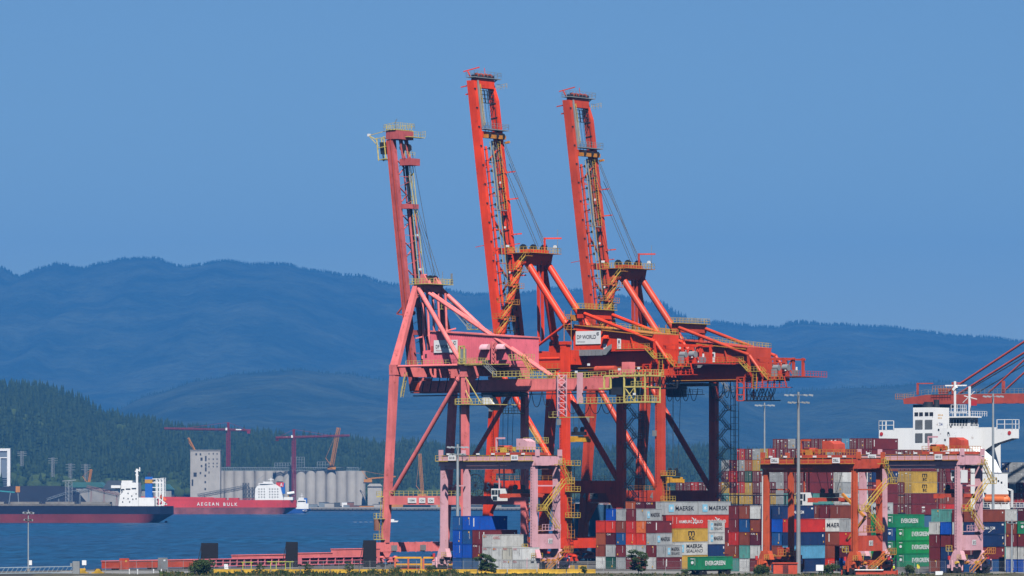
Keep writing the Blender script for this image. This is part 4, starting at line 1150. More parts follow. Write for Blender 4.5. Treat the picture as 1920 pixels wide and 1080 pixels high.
    hp.rail([(45.6, N + 4, cz1), (57.8, N + 4, cz1)], 1.1, 1.1, .09)
    for e in (47.6, 49, 50.6, 52.2, 54, 55.6): hp.bar((e, N + 4.1, cz1), (e, N + 4.4, U(50)), .26)
    hp.bar((57.7, N + 4, cz1), (56.9, N + 4.2, U(50)), .2)
    P('hanging_platform', hp, M)
    lowc = MB().bar((45.4, N + 4, cz0), (53.2, N + 4, cz0), .25).bar((45.4, N + 8, cz0), (53.2, N + 8, cz0), .25).bar((53.2, N + 4, cz0), (53.2, N + 4, U(46)), .25).bar((46, N + 4, U(45.3)), (53, N + 4, U(45.3)), .15)
    for i in range(7): lowc.bar((45.8 + i, N + 6, cz0), (46.8 + i, N + 6, cz1 - .2), .16).bar((46.8 + i, N + 6, cz0), (45.8 + i, N + 6, cz1 - .2), .12)
    P('trolley_stop_frame', lowc, DARK)
    festoon(t, 46, 54, 2, N + 5, U(47.3), 2.4)
    # --- access: stairs on the far landside leg, ladder on the near one, boxes
    zigzag(t, 24.9, Fa + .2, U(12), U(49), 2.3, 2.35, 0.9, GREY)  # grey instead of yellow: the shade on these stairs is put into their colour
    cgx = MB()
    for (a, b) in ((27.6, Fa + 1.6), (29.0, Fa + 1.6), (27.6, Fa + 3), (29.0, Fa + 3)): cgx.bar((a, b, 9.4), (a, b, U(49.5)), .12)
    for z in np.arange(10, U(49), 1.5):
        cgx.bar((27.6, Fa + 1.6, z), (29.0, Fa + 1.6, z), .09).bar((29, Fa + 1.6, z), (29.0, Fa + 3, z), .09)
    P('lift_cage', cgx, DARK)
    tw = MB()
    for (a, b) in ((24.8, -.5), (25.9, -.5), (24.8, .7), (25.9, .7)): tw.bar((a, N + b, 9.4), (a, N + b, U(27.5)), .1)
    for z in np.arange(9.6, U(27.5), .85): tw.bar((24.8, N - .5, z), (25.9, N - .5, z), .08).bar((25.9, N - .5, z), (25.9, N + .7, z), .07)
    P('ladder_tower', tw, ORYEL)
    for z in (U(26.6), U(20.5), 14.4): P('leg_platform', MB().deck(24.6, 27.4, N - 1.2, N + 1, z).rail([(24.7, N - 1.2, z), (27.4, N - 1.2, z), (27.4, N + 1, z)], 1.1, .9, .08), YEL)
    P('leg_ladder', ladder(MB(), (23.1, N - 1.0, U(24)), (23.1, N - 1.0, U(48)), .5, (1, 0, 0)), M)
    for z in (U(44), U(36)): P('junction_box', MB().box(22.4, 23.2, N - 1.6, N - .9, z, z + 1.4), GREY)
    P('junction_box', MB().box(2.2, 3.0, N - 1.7, N - .9, U(39.4), U(40.8)), GREY)
    P('leg_ladder', ladder(MB(), (2.4, N - 1.05, U(24)), (3.6, N - 1.2, U(48)), .5, (1, 0, 0)), M)
    # numbers
    letter(num, 1.0, 1.9, (1.4, N - .95, U(21.6)), '-l', GREY if num == '4' else SIGNW, t.o, org)
    P('maker_plate', MB().box(3.0, 5.3, N - .85, N - .77, U(20.9), U(22.5)), flat('plate_grey_' + num, (.16, .15, .16)))
    letter('ZPMC', 1.9, .8, (4.15, N - .9, U(21.8)), '-l', INK, t.o, org)
    if num == '4': letter(num, 0.9, 1.9, (21.6, N - .8, U(21.6)), '-l', GREY, t.o, org)
    return t
orange_crane(37.6, 0.0, '5', ORANGE, 'bright orange quay crane with raised boom and large white sign board, marked 5', True, 32.2)
orange_crane(75.4, -2.3, '4', ORANGE4, 'dull orange quay crane with raised boom, marked 4, standing beyond crane 5', False, 22.6)

# ================================================================== PINK SHIP-TO-SHORE CRANE
def pink_crane():
    org = (12.0, 11.0, QZ)
    t = Thing('ship_to_shore_crane', 'faded pink quay crane with raised single boom and pink machinery house', 'crane', org)
    P = t.part; M = PINK
    N, Fa, Mi = 0.0, 22.1, 11.0
    for lf in (N, Fa):
        P('leg', MB().bar((0.0, lf, 8.6), (2.7, lf, 47.3), 1.35, 1.6, 1.35, 1.75), M)
        P('leg_head', MB().box(1.8, 3.7, lf - .75, lf + .75, 47.35, 49.7), M)
        P('leg', MB().bar((23.7, lf, 8.6), (23.7, lf, 46.6), 1.3, 1.45), M)
        P('leg_head', MB().box(22.7, 24.7, lf - .75, lf + .75, 46.6, 49.2), M)
        P('diagonal_brace', MB().tube((22.8, lf, 47.5), (1.6, lf, 19.3), .52, 12), M)
        P('brace_collar', MB().tube((21.9, lf, 46.3), (21.6, lf, 45.9), .66, 12), M)
        P('portal_beam', MB().box(1.75, 22.95, lf - .6, lf + .6, 17.4, 19.4), M)
        P('portal_railing', MB().rail([(1.8, lf - .55, 19.4), (22.9, lf - .55, 19.4)], 1.15, 1.4, .075), PYEL)
        P('tie_tube', MB().tube((3.7, lf, 49.3), (22.7, lf, 49.3), .30, 10), M)
        for e in (0.0, 23.7): bogies(t, e, lf, M, 6.5)
    P('landing', MB().box(-1.4, .1, N - 1.4, N + 1.2, 19.1, 19.4).rail([(.2, N - 1.4, 19.4), (-1.4, N - 1.4, 19.4), (-1.4, N + 1.2, 19.4)], 1.1, .9), PYEL)
    for e in (0.0, 23.7):
        P('sill_beam', MB().box(e - .65, e + .65, N - 2.4, Fa + 2.4, 6.5, 8.65), M)
    for k in range(7): P('sill_rib', MB().box(.66, .95, 1.5 + k * 2.9, 1.75 + k * 2.9, 6.4, 8.75), M)
    P('service_box', MB().box(.7, 1.5, 1.4, 2.6, 6.7, 8.0), GREY); P('service_box', MB().box(.7, 1.5, 12, 13.2, 6.7, 8.0), GREY)
    P('cross_beam', MB().box(2.0, 3.6, N + .8, Fa - .8, 47.0, 49.2), M)
    P('cross_beam', MB().box(22.9, 24.5, N + .8, Fa - .8, 46.9, 49.1), M)
    P('cross_beam_flank', MB().prism([(24.52, 46.9), (25.5, 47.0), (24.52, 49.1)], N + 5, Fa - 4), M)
    P('haunch', MB().prism([(N + .8, 46.85), (N + 4.5, 46.85), (N + .8, 45.0)], 23.0, 24.4, 'x'), M)
    # A frame
    P('a_frame_leg', MB().bar((2.9, N + .1, 49.6), (3.5, Mi - 3.9, 68.2), 1.1, 2.2, 1.0, 1.25), M)
    P('a_frame_leg', MB().bar((2.9, Fa - .1, 49.6), (3.5, Mi + 3.9, 68.2), 1.1, 2.2, 1.0, 1.25), M)
    P('back_stay', MB().tube((4.2, Mi - 3.9, 67.4), (22.6, N + .4, 49.4), .55, 12), M)
    P('back_stay', MB().tube((4.8, Mi + 3.9, 67.4), (23.4, Fa - .4, 49.4), .58, 12), M)
    for ll, le in ((Mi - 2.6, 2.2), (Mi - 1.4, 3.2)):
        P('tail_stay', MB().tube((4.8, ll, 67.2), (46.4, le, 46.6), .36, 10), M)
    P('apex_beam', MB().box(3.0, 5.0, Mi - 4.2, Mi + 4.2, 66.8, 68.4), M)
    P('apex_platform', MB().deck(1.8, 7.6, Mi - 4.6, Mi + 4.8, 68.6).rail([(1.9, Mi - 4.5, 68.6), (7.5, Mi - 4.5, 68.6), (7.5, Mi + 4.7, 68.6), (1.9, Mi + 4.7, 68.6)], 1.2, 1.0, .08, True), PYEL)
    P('sheave_bracket', MB().prism([(3.2, 68.6), (6.2, 68.6), (4.6, 70.9), (3.8, 70.9)], Mi - 2.6, Mi - 1.4).prism([(3.6, 68.6), (6.4, 68.6), (5.4, 70.2), (4.4, 70.2)], Mi + .8, Mi + 2), M)
    for ll in (Mi - 2, Mi - .2, Mi + 1.4): P('sheave', sheave(MB(), (4.8, ll, 69.8), .9, .35), DARK)
    P('lightning_mast', MB().bar((6.6, Mi + 2, 68.6), (6.6, Mi + 2, 71.6), .1).bar((7.3, Mi + 4.5, 68.6), (7.3, Mi + 4.5, 71.2), .35), GREY)
    for (e, ll, z) in ((5.2, Mi + 4.3, 63.0), (5.4, Fa - 7.5, 54.4)):
        P('access_platform', MB().deck(e - 2.4, e + 2.2, ll - 1.4, ll + 1.4, z).rail([(e - 2.4, ll - 1.4, z), (e + 2.2, ll - 1.4, z), (e + 2.2, ll + 1.4, z)], 1.3, 1.0, .08), PYEL)
    P('access_stair', MB().stair((7.2, Mi + 5, 63), (11.2, Mi + 6.5, 58.2), .9, (0, 1, 0), t=.09), GREY)
    P('access_platform', MB().deck(11, 13.4, Mi + 5.6, Mi + 7.6, 58.2).rail([(11, Mi + 5.6, 58.2), (13.4, Mi + 5.6, 58.2), (13.4, Mi + 7.6, 58.2)], 1.3, 1, .08), PYEL)
    for (e, ll) in ((3.9, Mi - 2.2), (4.6, Mi - 1.2), (5.4, Mi - .2), (6.2, Mi + .8), (7.4, Mi + 2.0)):
        P('folded_forestay', MB().tube((e, ll, 66.5), (e + .7, ll, 52.5), .3, 8), M)
    P('stay_guide', MB().bar((2.6, Mi - 3, 56.0), (10.2, Mi + 2.5, 58.3), .3).bar((4, Mi - 2.4, 51.6), (9, Mi, 51.8), .8), M)
    # girder
    P('girder', MB().box(1.0, 59.2, Mi - 2.0, Mi + 2.0, 43.6, 46.1), M)
    P('girder_flange', MB().box(.6, 58, Mi - 2.5, Mi + 2.5, 43.3, 43.55), BROWNRED)
    P('girder_end', MB().box(1.2, 2.9, Mi - 2.45, Mi - 2.05, 43.9, 45.9), RTGRED)
    P('girder_rail_beam', MB().box(2, 58, Mi - 3.2, Mi - 2.9, 42.5, 42.75), DARK)
    for (e, w) in ((3.0, 1.2), (23.7, 1.2)):
        P('girder_hanger', MB().box(e - .8, e + .8, Mi - 1.6, Mi + 1.6, 46.15, 46.85), M)
    for k in range(8): P('underframe', MB().bar((4 + k * 2.3, Mi - 2.4, 43.6), (5 + k * 2.3, Mi - 2.6, 47), .15), DARK)
    gw = MB().deck(25.5, 57, Mi - 2.0, Mi - .2, 46.3).rail([(25.5, Mi - 1.95, 46.3), (57, Mi - 1.95, 46.3)], 1.15, 1.2, .08).rail([(25.5, Mi - .25, 46.3), (53, Mi - .25, 46.3)], 1.15, 1.5, .08)
    P('girder_walkway', gw, PYEL)
    # house
    la, lb = Mi - 6.4, Mi + 4.2
    house = P('machinery_house', MB().prism([(9.75, 49.6), (33.2, 49.6), (33.2, 55.6), (9.75, 57.3)], la, lb), HOTPINK)
    rb = MB()
    e = 10.0
    while e < 33.0: rb.box(e, e + .14, la - .07, la, 49.7, 57.2 - (e - 9.75) * .0725); e += .52
    P('wall_rib', rb, HOTPINK, house)['kind'] = 'stuff'
    P('eave', MB().prism([(9.5, 57.34), (33.4, 55.62), (33.4, 55.9), (9.5, 57.6)], la - .3, lb + .3), M, house)
    P('annex', MB().prism([(7.5, 49.6), (9.72, 49.6), (9.72, 53.1), (7.5, 52.9)], la, lb - 3), HOTPINK, house)
    P('annex_window', MB().box(8.2, 8.7, la - .05, la, 51.3, 52.2), DARK, house)
    sb = P('sign_board', MB().box(11.0, 17.9, la - .28, la - .14, 52.4, 55.3), SIGNW, house)
    letter('DP WORLD', 4.6, .85, (13.9, la - .31, 53.8), '-l', INK, sb, org)
    letter('Vancouver', 2.0, .36, (12.6, la - .31, 52.95), '-l', RTEXT, sb, org)
    ring = MB()
    for i in range(12):
        a0 = 2 * math.pi * i / 14 + .5; a1 = a0 + 2 * math.pi / 14
        ring.bar((17.2 + .34 * math.cos(a0), la - .31, 54.6 + .34 * math.sin(a0)), (17.2 + .34 * math.cos(a1), la - .31, 54.6 + .34 * math.sin(a1)), .03, .12)
    P('emblem', ring, INK, sb)
    BRP = paint('bright_red_patch', (.6, .06, .05)); P('old_sign_patch', MB().box(10.0, 10.9, la - .1, la - .08, 52.7, 54.0), BRP, house); P('old_sign_patch', MB().box(18.0, 18.7, la - .1, la - .08, 52.5, 53.9), BRP, house)
    for e in (25.1, 29.9):
        hood = MB(); pr_ = [(la - 1.35 * math.sin(R(a)), 52.9 + 1.25 * math.cos(R(a))) for a in range(0, 91, 15)] + [(la, 52.9)]
        P('vent_hood', hood.prism(pr_, e, e + 2.2, 'x'), PALEPINK, house)
        P('vent_sill', MB().box(e + .2, e + 2.3, la - .35, la, 50.2, 50.5), DARK, house)
    P('truss_column', lattice(MB(), (28.9, la - .8, 49.4), (28.9, la - .8, 54.6), .9, 5, .16), M)
    P('house_walkway', MB().deck(3.5, 33, N + 2.8, la, 49.5).rail([(3.8, N + 2.9, 49.5), (24, N + 2.9, 49.5)], 1.15, 1.2, .075), PYEL)
    P('house_floor', MB().box(7, 33.4, la, lb, 48.9, 49.55), M)
    P('near_platform', MB().deck(23.0, 28.8, N - 1.6, N + 1.8, 49.6).rail([(23.1, N - 1.6, 49.6), (28.8, N - 1.6, 49.6), (28.8, N + 1.8, 49.6)], 1.2, .9, .085).box(23.0, 23.4, N - 1.6, N - 1.2, 49.6, 53.6).box(24.4, 24.7, N - 1.6, N - 1.3, 49.6, 53.6).box(23.0, 24.7, N - 1.6, N - 1.3, 53.4, 53.7), PYEL)
    P('platform_cabinet', MB().box(23.3, 24.4, N - 1.4, N - .4, 49.7, 53.0), GREY)
    P('tail_stair', MB().stair((28.2, N + 1, 49.5), (31.4, N + 1.4, 46.8), .9, t=.09), GREY)
    P('tail_platform', MB().deck(31, 49, N + .8, N + 2.2, 46.6).rail([(31, N + .8, 46.6), (49, N + .8, 46.6)], 1.15, 1.1, .085), PYEL)
    P('tail_platform', MB().deck(34, 39, N + 3, N + 6, 50.4).rail([(34, N + 3, 50.4), (39, N + 3, 50.4), (39, N + 6, 50.4)], 1.2, .9, .085), PYEL)
    P('tail_stair', MB().stair((38.6, N + 2.5, 50.4), (41.6, N + 2, 47), .9, t=.09), YEL)
    P('tail_hanger', MB().box(50.2, 51.2, Mi - 3.8, Mi - 2.8, 40.3, 47.3), PALEPINK)
    P('tail_lattice', lattice(MB(), (46.3, Mi - 4.4, 37.4), (46.3, Mi - 4.4, 46.8), 2.0, 6, .2), PALEPINK)
    P('lower_platform', MB().deck(43.6, 54.5, Mi - 5.6, Mi - 3, 37.3).rail([(43.6, Mi - 5.6, 37.3), (46, Mi - 5.6, 37.3)], 1.2, 1, .085), PYEL)
    P('lower_platform', MB().deck(51.2, 63.8, Mi - 4.4, Mi + 1, 40.4).rail([(51.4, Mi - 4.4, 40.4), (63.8, Mi - 4.4, 40.4)], 1.2, 1.0, .085), PYEL)
    P('tail_machine', MB().box(60.8, 62.9, Mi - 1, Mi + 1.2, 47.0, 49.6), M)
    P('tail_machine', MB().box(59.6, 60.6, Mi - .8, Mi + .8, 46.6, 48.2), M)
    P('rope_drum', MB().tube((53.5, Mi - 1, 48.0), (59, Mi - 1, 48.0), .8, 12), RTGRED); P('rope_drum', MB().tube((53.5, Mi + 1.4, 47.3), (59, Mi + 1.4, 47.3), .7, 12), RTGRED)
    P('drum_frame', MB().box(52.6, 59.6, Mi - 2, Mi + 2.4, 46.1, 46.5), M)
    ye = MB()
    for e in (64.0, 67.0, 69.8):
        for ll in (Mi - 4.4, Mi + 1.2): ye.bar((e, ll, 40.3), (e, ll, 47.2), .3)
    for e in (58.4, 60.2): ye.bar((e, Mi - 4.4, 43.6), (e, Mi - 4.4, 46.4), .34)
    for z in (40.5, 43.9, 46.4): ye.bar((64, Mi - 4.4, z), (69.8, Mi - 4.4, z), .34).bar((69.8, Mi - 4.4, z), (69.8, Mi + 1.2, z), .3)
    ye.bar((58.4, Mi - 4.4, 46.4), (69.8, Mi - 4.4, 46.4), .4).bar((57, Mi - 4.4, 43.6), (60.2, Mi - 4.4, 43.6), .3)
    ye.bar((64, Mi - 4.4, 40.5), (67, Mi - 4.4, 43.9), .18).bar((67, Mi - 4.4, 40.5), (64, Mi - 4.4, 43.9), .18)
    P('tail_cage', ye, PYEL)
    P('tail_cage_railing', MB().rail([(64, Mi - 4.5, 40.7), (69.8, Mi - 4.5, 40.7), (69.8, Mi + 1, 40.7)], 1.2, .9, .09).rail([(69.8, Mi - 4.5, 43.9), (66, Mi - 4.5, 43.9), (66, Mi + 1, 43.9)], 1.2, .9, .09).bar((69.8, Mi - 4.5, 40.7), (69.8, Mi - 4.5, 44), .1), PYEL)
    P('tail_cage_railing', MB().rail([(60, Mi - 4.6, 46.5), (71, Mi - 4.6, 46.5), (71, Mi + 1, 46.5)], 1.2, .9, .09), PYEL)
    P('tail_cage_deck', MB().deck(64, 69.8, Mi - 4.3, Mi + 1, 40.45), PYEL); P('tail_cage_deck', MB().deck(60, 71.2, Mi - 4.5, Mi + 1.2, 46.35), PYEL)
    P('dark_trolley', MB().box(59, 64, Mi - 3.4, Mi + 1.6, 42.2, 45.9), DARK)
    for (e, z) in ((50.5, 47.2), (54, 48.8), (62.6, 47.6), (66.8, 42.0), (68, 47.8)):
        P('floodlight', MB().box(e, e + .55, Mi - 4.9, Mi - 4.6, z, z + .5), WHITE)
    festoon(t, 27.5, 43, 5, Mi - 3.3, 43.3, 3.6); festoon(t, 47, 60, 4, Mi - 3.3, 40.2, 2.2)
    # trolley and white cab under the girder
    P('trolley_platform', MB().deck(22.0, 32.8, Mi - 12.6, Mi - 2, 40.3).rail([(22, Mi - 12.6, 40.3), (32.8, Mi - 12.6, 40.3)], 1.25, 1.0, .09), PYEL)
    P('trolley_hanger', MB().bar((24.6, Mi - 12, 46.5), (29.4, Mi - 12.2, 40.4), .16).bar((24.6, Mi - 12, 43.5), (27, Mi - 12.4, 40.4), .16), PYEL)
    cb = P('operator_cab', MB().prism([(23.4, 40.6), (26.2, 39.0), (26.9, 39.8), (25.2, 42.6), (23.6, 42.6)], Mi - 4.4, Mi - 2), WHITE)
    P('trolley_frame', MB().box(22, 31, Mi - 3, Mi + 3, 42.2, 43.2), DARK)
    for k in range(5): P('hoist_rope', MB().tube((24.6 + k * .9, Mi - 2 + k * .8, 42.2), (24.9 + k * .7, Mi - 2 + k * .8, 29.5), .06, 5), ROPE)
    P('spreader', MB().box(24.2, 28.4, Mi - 2, Mi + 2, 27.4, 27.9).box(24.4, 28.2, Mi - 1.8, Mi + 1.8, 24.6, 26.0).rail([(24.2, Mi - 2, 27.9), (28.4, Mi - 2, 27.9)], .8, .7).bar((24.5, Mi - 1.8, 26), (24.5, Mi - 1.8, 27.4), .3).bar((28, Mi - 1.8, 26), (28, Mi - 1.8, 27.4), .3), RTGRED)
    # boom
    bz0, bz1, be0, be1 = 43.8, 102.6, 1.0, -6.15
    bd = Vector((be1 - be0, 0, bz1 - bz0)).normalized(); bn = Vector((bd.z, 0, -bd.x))
    def B(z, off=0.0, l=0.0):
        f = (z - bz0) / (bz1 - bz0)
        return Vector((be0 + (be1 - be0) * f, l, z)) + bn * off
    boom = P('boom_girder', MB().bar(B(bz0, 0, Mi - 1.2), B(bz1, 0, Mi - 1.2), 1.3, 1.6), PBOOM)
    P('boom_flange', MB().bar(B(bz0, .3, Mi - 2.03), B(bz1, .3, Mi - 2.03), .08, .22).bar(B(bz0, -.92, Mi - 1.6), B(bz1, -.92, Mi - 1.6), .9, .1), RTGRED, boom)
    for ll, off, r, zt_ in ((Mi + .8, 1.6, .30, 86), (Mi + 2.3, 2.2, .26, 86), (Mi + 1.6, .6, .2, 97)):
        P('stay_tube', MB().tube(B(47, off, ll), B(zt_, off, ll), r, 8), PBOOM)
    P('cable_tray', MB().bar(B(50, 1.4, Mi + 1.6), B(97, 1.5, Mi + 1.6), .8, .3), DARK)
    lw = MB(); ladder(lw, B(70, 2.3, Mi + 1.7), B(98, 2.3, Mi + 1.7), 1.0)
    lw.bar(B(70, 2.9, Mi + 2.4), B(98, 2.7, Mi + 2.4), .14); lw.bar(B(82, 2.9, Mi + 1.2), B(98, 2.7, Mi + 1.2), .14)
    P('boom_ladder', lw, PYEL)
    lw = MB(); ladder(lw, B(50, 1.9, Mi + 1.5), B(70, 1.9, Mi + 1.5), .8); P('boom_ladder', lw, GREY)
    for i, z in enumerate(np.arange(72, 98, 3.2)):
        P('boom_brace', MB().tube(B(z, .8, Mi - .6), B(z + 1.7 * (1 if i % 2 else -1), .8, Mi + 1.7), .16, 6), PBOOM)
    for z in (64, 57.5, 87):
        P('stay_saddle', MB().box(*(lambda c: (c.x + .8, c.x + 3.2, Mi - 1, Mi + 2.6, z - .6, z + .5))(B(z))), PBOOM)
    P('hinge_arm', MB().bar(B(63.5, -1.0, Mi - 1.8), B(62.2, -2.8, Mi - 1.8), .3).bar(B(62.2, -2.8, Mi - 1.8), B(61.6, -.6, Mi - 1.8), .3).bar(B(62.5, .9, Mi - 2.2), B(61.5, 2.6, Mi - 2.2), .9), PBOOM)
    P('floodlight', MB().box(*(lambda c: (c.x, c.x + .5, Mi + 1.2, Mi + 1.7, 80, 80.5))(B(80, 2.6))).box(*(lambda c: (c.x, c.x + .5, Mi + 1.2, Mi + 1.7, 72, 72.5))(B(72, 2.6))), WHITE)
    for i, z in enumerate(np.arange(48, 97, 2.3)):
        P('truss_rung', MB().bar(B(z, .8, Mi - .4), B(z + (1.1 if i % 2 else -.4), 2.4, Mi + 1.9), .12), PBOOM if i % 3 else DARK)
        if i % 2: P('cable_clamp', MB().bar(B(z, 1.2, Mi + .9), B(z + .7, 1.3, Mi + .9), .35), DARK)
        if i % 4 == 0: P('yellow_bracket', MB().bar(B(z, 2.0, Mi + 2.2), B(z + .5, 2.6, Mi + 2.6), .35), PYEL)
    # boom head
    hz_ = 102.6
    P('boom_head', MB().bar(B(103.6, .8, Mi - 2.0), B(103.6, .8, Mi + 4.0), 3.4, 2.0), PBOOM)
    P('head_grating', MB().bar(B(104.8, .8, Mi - 2.2), B(104.8, .8, Mi + 4.2), 3.0, .2), PYEL)
    P('head_platform', MB().rail([B(105, -1, Mi - 2.4), B(105, -1, Mi + 4.4), B(105, 2.6, Mi + 4.4), B(105, 2.6, Mi - 2.4)], 1.2, .9, .085, True).bar(B(103, 2.8, Mi + 1), B(103, 2.8, Mi + 7), 1.4, .15).rail([B(103.1, 2.2, Mi + 3.5), B(103.1, 2.2, Mi + 7), B(103.1, 3.6, Mi + 7)], 1.4, .8, .085), PYEL)
    hp = MB()
    for ll in (Mi - 2.2, Mi - .4):
        for off in (-3.6, -1.4):
            hp.bar(B(98.2, off, ll), B(103.6, off, ll), .2)
        for z in (98.4, 101.2, 103.4): hp.bar(B(z, -3.6, ll), B(z, -1.0, ll), .16)
    hp.bar(B(98.3, -2.4, Mi - 2.2), B(98.3, -2.4, Mi - .3), 2.4, .15)
    P('head_cage', hp, PYEL)
    P('head_cage_panel', MB().bar(B(99.6, -2.4, Mi - 1.2), B(102.4, -2.4, Mi - 1.2), 1.4, 1.4), DARK)
    P('head_outrigger', MB().bar(B(103, -3.6, Mi - 1.8), B(104.6, -6.2, Mi - 1.8), .18).bar(B(104.6, -6.2, Mi - 1.8), B(104.8, -1, Mi - 1.8), .14).bar(B(101.6, -3.6, Mi - 1.8), B(104.6, -6.2, Mi - 1.8), .14), PYEL)
    P('floodlight', MB().box(*(lambda c: (c.x - .3, c.x + .3, Mi - 2, Mi - 1.4, c.z - .2, c.z + .4))(B(104.6, -6.2))), WHITE)
    P('head_sheave_bracket', MB().box(*(lambda c: (c.x + .8, c.x + 4.0, Mi + 0, Mi + 3.6, 96.6, 98.2))(B(97))), PBOOM)
    for ll in (Mi + .4, Mi + 2.4):
        P('sheave', sheave(MB(), B(100.6, 1.9, ll), .9, .4), DARK)
        P('sheave_hanger', MB().bar(B(98, 1.9, ll - .35), B(103, 1.4, ll - .35), .35).bar(B(98, 1.9, ll + .35), B(103, 1.4, ll + .35), .35), PBOOM)
        P('hanger_railing', MB().rail([B(98.3, 2.9, ll - .9), B(98.3, 2.9, ll + .9)], 1.1, .9, .08), PYEL)
    P('aerial', MB().bar(B(105, 0, Mi + 1), B(107.4, 0, Mi + 1), .1).bar(B(106.6, -.4, Mi + 1), B(107.6, .5, Mi + 1), .1), GREY)
    for i, (zt_, ll) in enumerate(((100.6, Mi + .4), (100.6, Mi + 2.4), (87, Mi + 1.2), (87, Mi + 1.8), (87, Mi + 2.4))):
        P('hoist_rope', MB().tube(B(zt_, 2.8, ll), (4.6 + .5 * i, ll - 1.5, 70.4), .065, 5), ROPE)
    # access on the near waterside leg, stairs on the far landside one
    zigs = MB()
    for z in (14.2, 9.4): zigs.deck(-2.2, 0.6, N - 1.5, N - .6, z).rail([(.6, N - 1.5, z), (-2.2, N - 1.5, z), (-2.2, N - .6, z)], 1.2, .9, .085)
    P('leg_platform', zigs, PYEL)['kind'] = 'stuff'
    P('cable_drum', MB().tube((-1.6, N - 1, 11.4), (-1.6, N - 1, 14.0), .75, 12), paint('rusty_drum', (.26, .12, .08)))
    for a in range(16):
        c0, c1 = R(a * 22.5), R(a * 22.5 + 22.5)
        P('reel_rim', MB().bar((25.2 + 2.6 * math.cos(c0), N + 1.8, 21.8 + 2.6 * math.sin(c0)), (25.2 + 2.6 * math.cos(c1), N + 1.8, 21.8 + 2.6 * math.sin(c1)), .16).bar((25.2, N + 1.8, 21.8), (25.2 + 2.6 * math.cos(c0), N + 1.8, 21.8 + 2.6 * math.sin(c0)), .07), DARK)
    P('leg_ladder', ladder(MB(), (-.9, N - 1.0, 5), (0.1, N - 1.0, 19), .9, (1, 0, 0)), YEL)
    P('leg_stair', MB().stair((4.2, N + 1, 42.2), (5.4, N + 1, 47.0), .8, t=.09), PYEL)
    P('leg_platform', MB().deck(22.4, 26.6, N - 1.8, N + 1.2, 40.4).rail([(22.4, N - 1.8, 40.4), (26.6, N - 1.8, 40.4)], 1.2, .9, .085), PYEL)
    P('leg_cable', MB().bar((22.85, N - .8, 20), (22.85, N - .8, 46), .3, .15), DARK)
    P('access_stair', MB().stair((24.8, Fa - .5, 36.4), (28.4, Fa - .5, 31.8), .9, t=.09), PYEL)
    P('access_platform', MB().deck(24.6, 30, Fa - 1.6, Fa + .8, 31.7).rail([(24.6, Fa - 1.6, 31.7), (30, Fa - 1.6, 31.7), (30, Fa + .8, 31.7)], 1.2, .9, .085), PYEL)
    P('access_platform', MB().deck(18.6, 24, Fa - 1.8, Fa, 38.6).rail([(18.6, Fa - 1.8, 38.6), (24, Fa - 1.8, 38.6)], 1.2, .9, .085), PYEL)
    for k, z in enumerate((27, 23.5, 16, 13, 10.5)): P('leg_step_bracket', MB().bar((24.5, Fa, z), (26.2, Fa - .4, z + 1.4), .14).bar((24.5, Fa - .3, z + 1.5), (26.4, Fa - .4, z + 1.4), .14), RTGRED)
    zigzag(t, 24.7, Fa + .6, 9, 19, 2.1, 2.3, .8, ORYEL)
    # signs on the portal beam
    for e, w in ((8.6, 2.5), (11.6, 1.8), (14.2, 1.8), (18.2, 2.0)):
        sb = P('warning_sign', MB().box(e - w / 2, e + w / 2, N - .72, N - .62, 17.8, 19.0), SIGNW)
        letter('CAI' if w < 2 else 'FLORENS', w * .6, .4, (e + .1, N - .75, 18.4), '-l', INK, sb, org)
    return t
pink_crane()

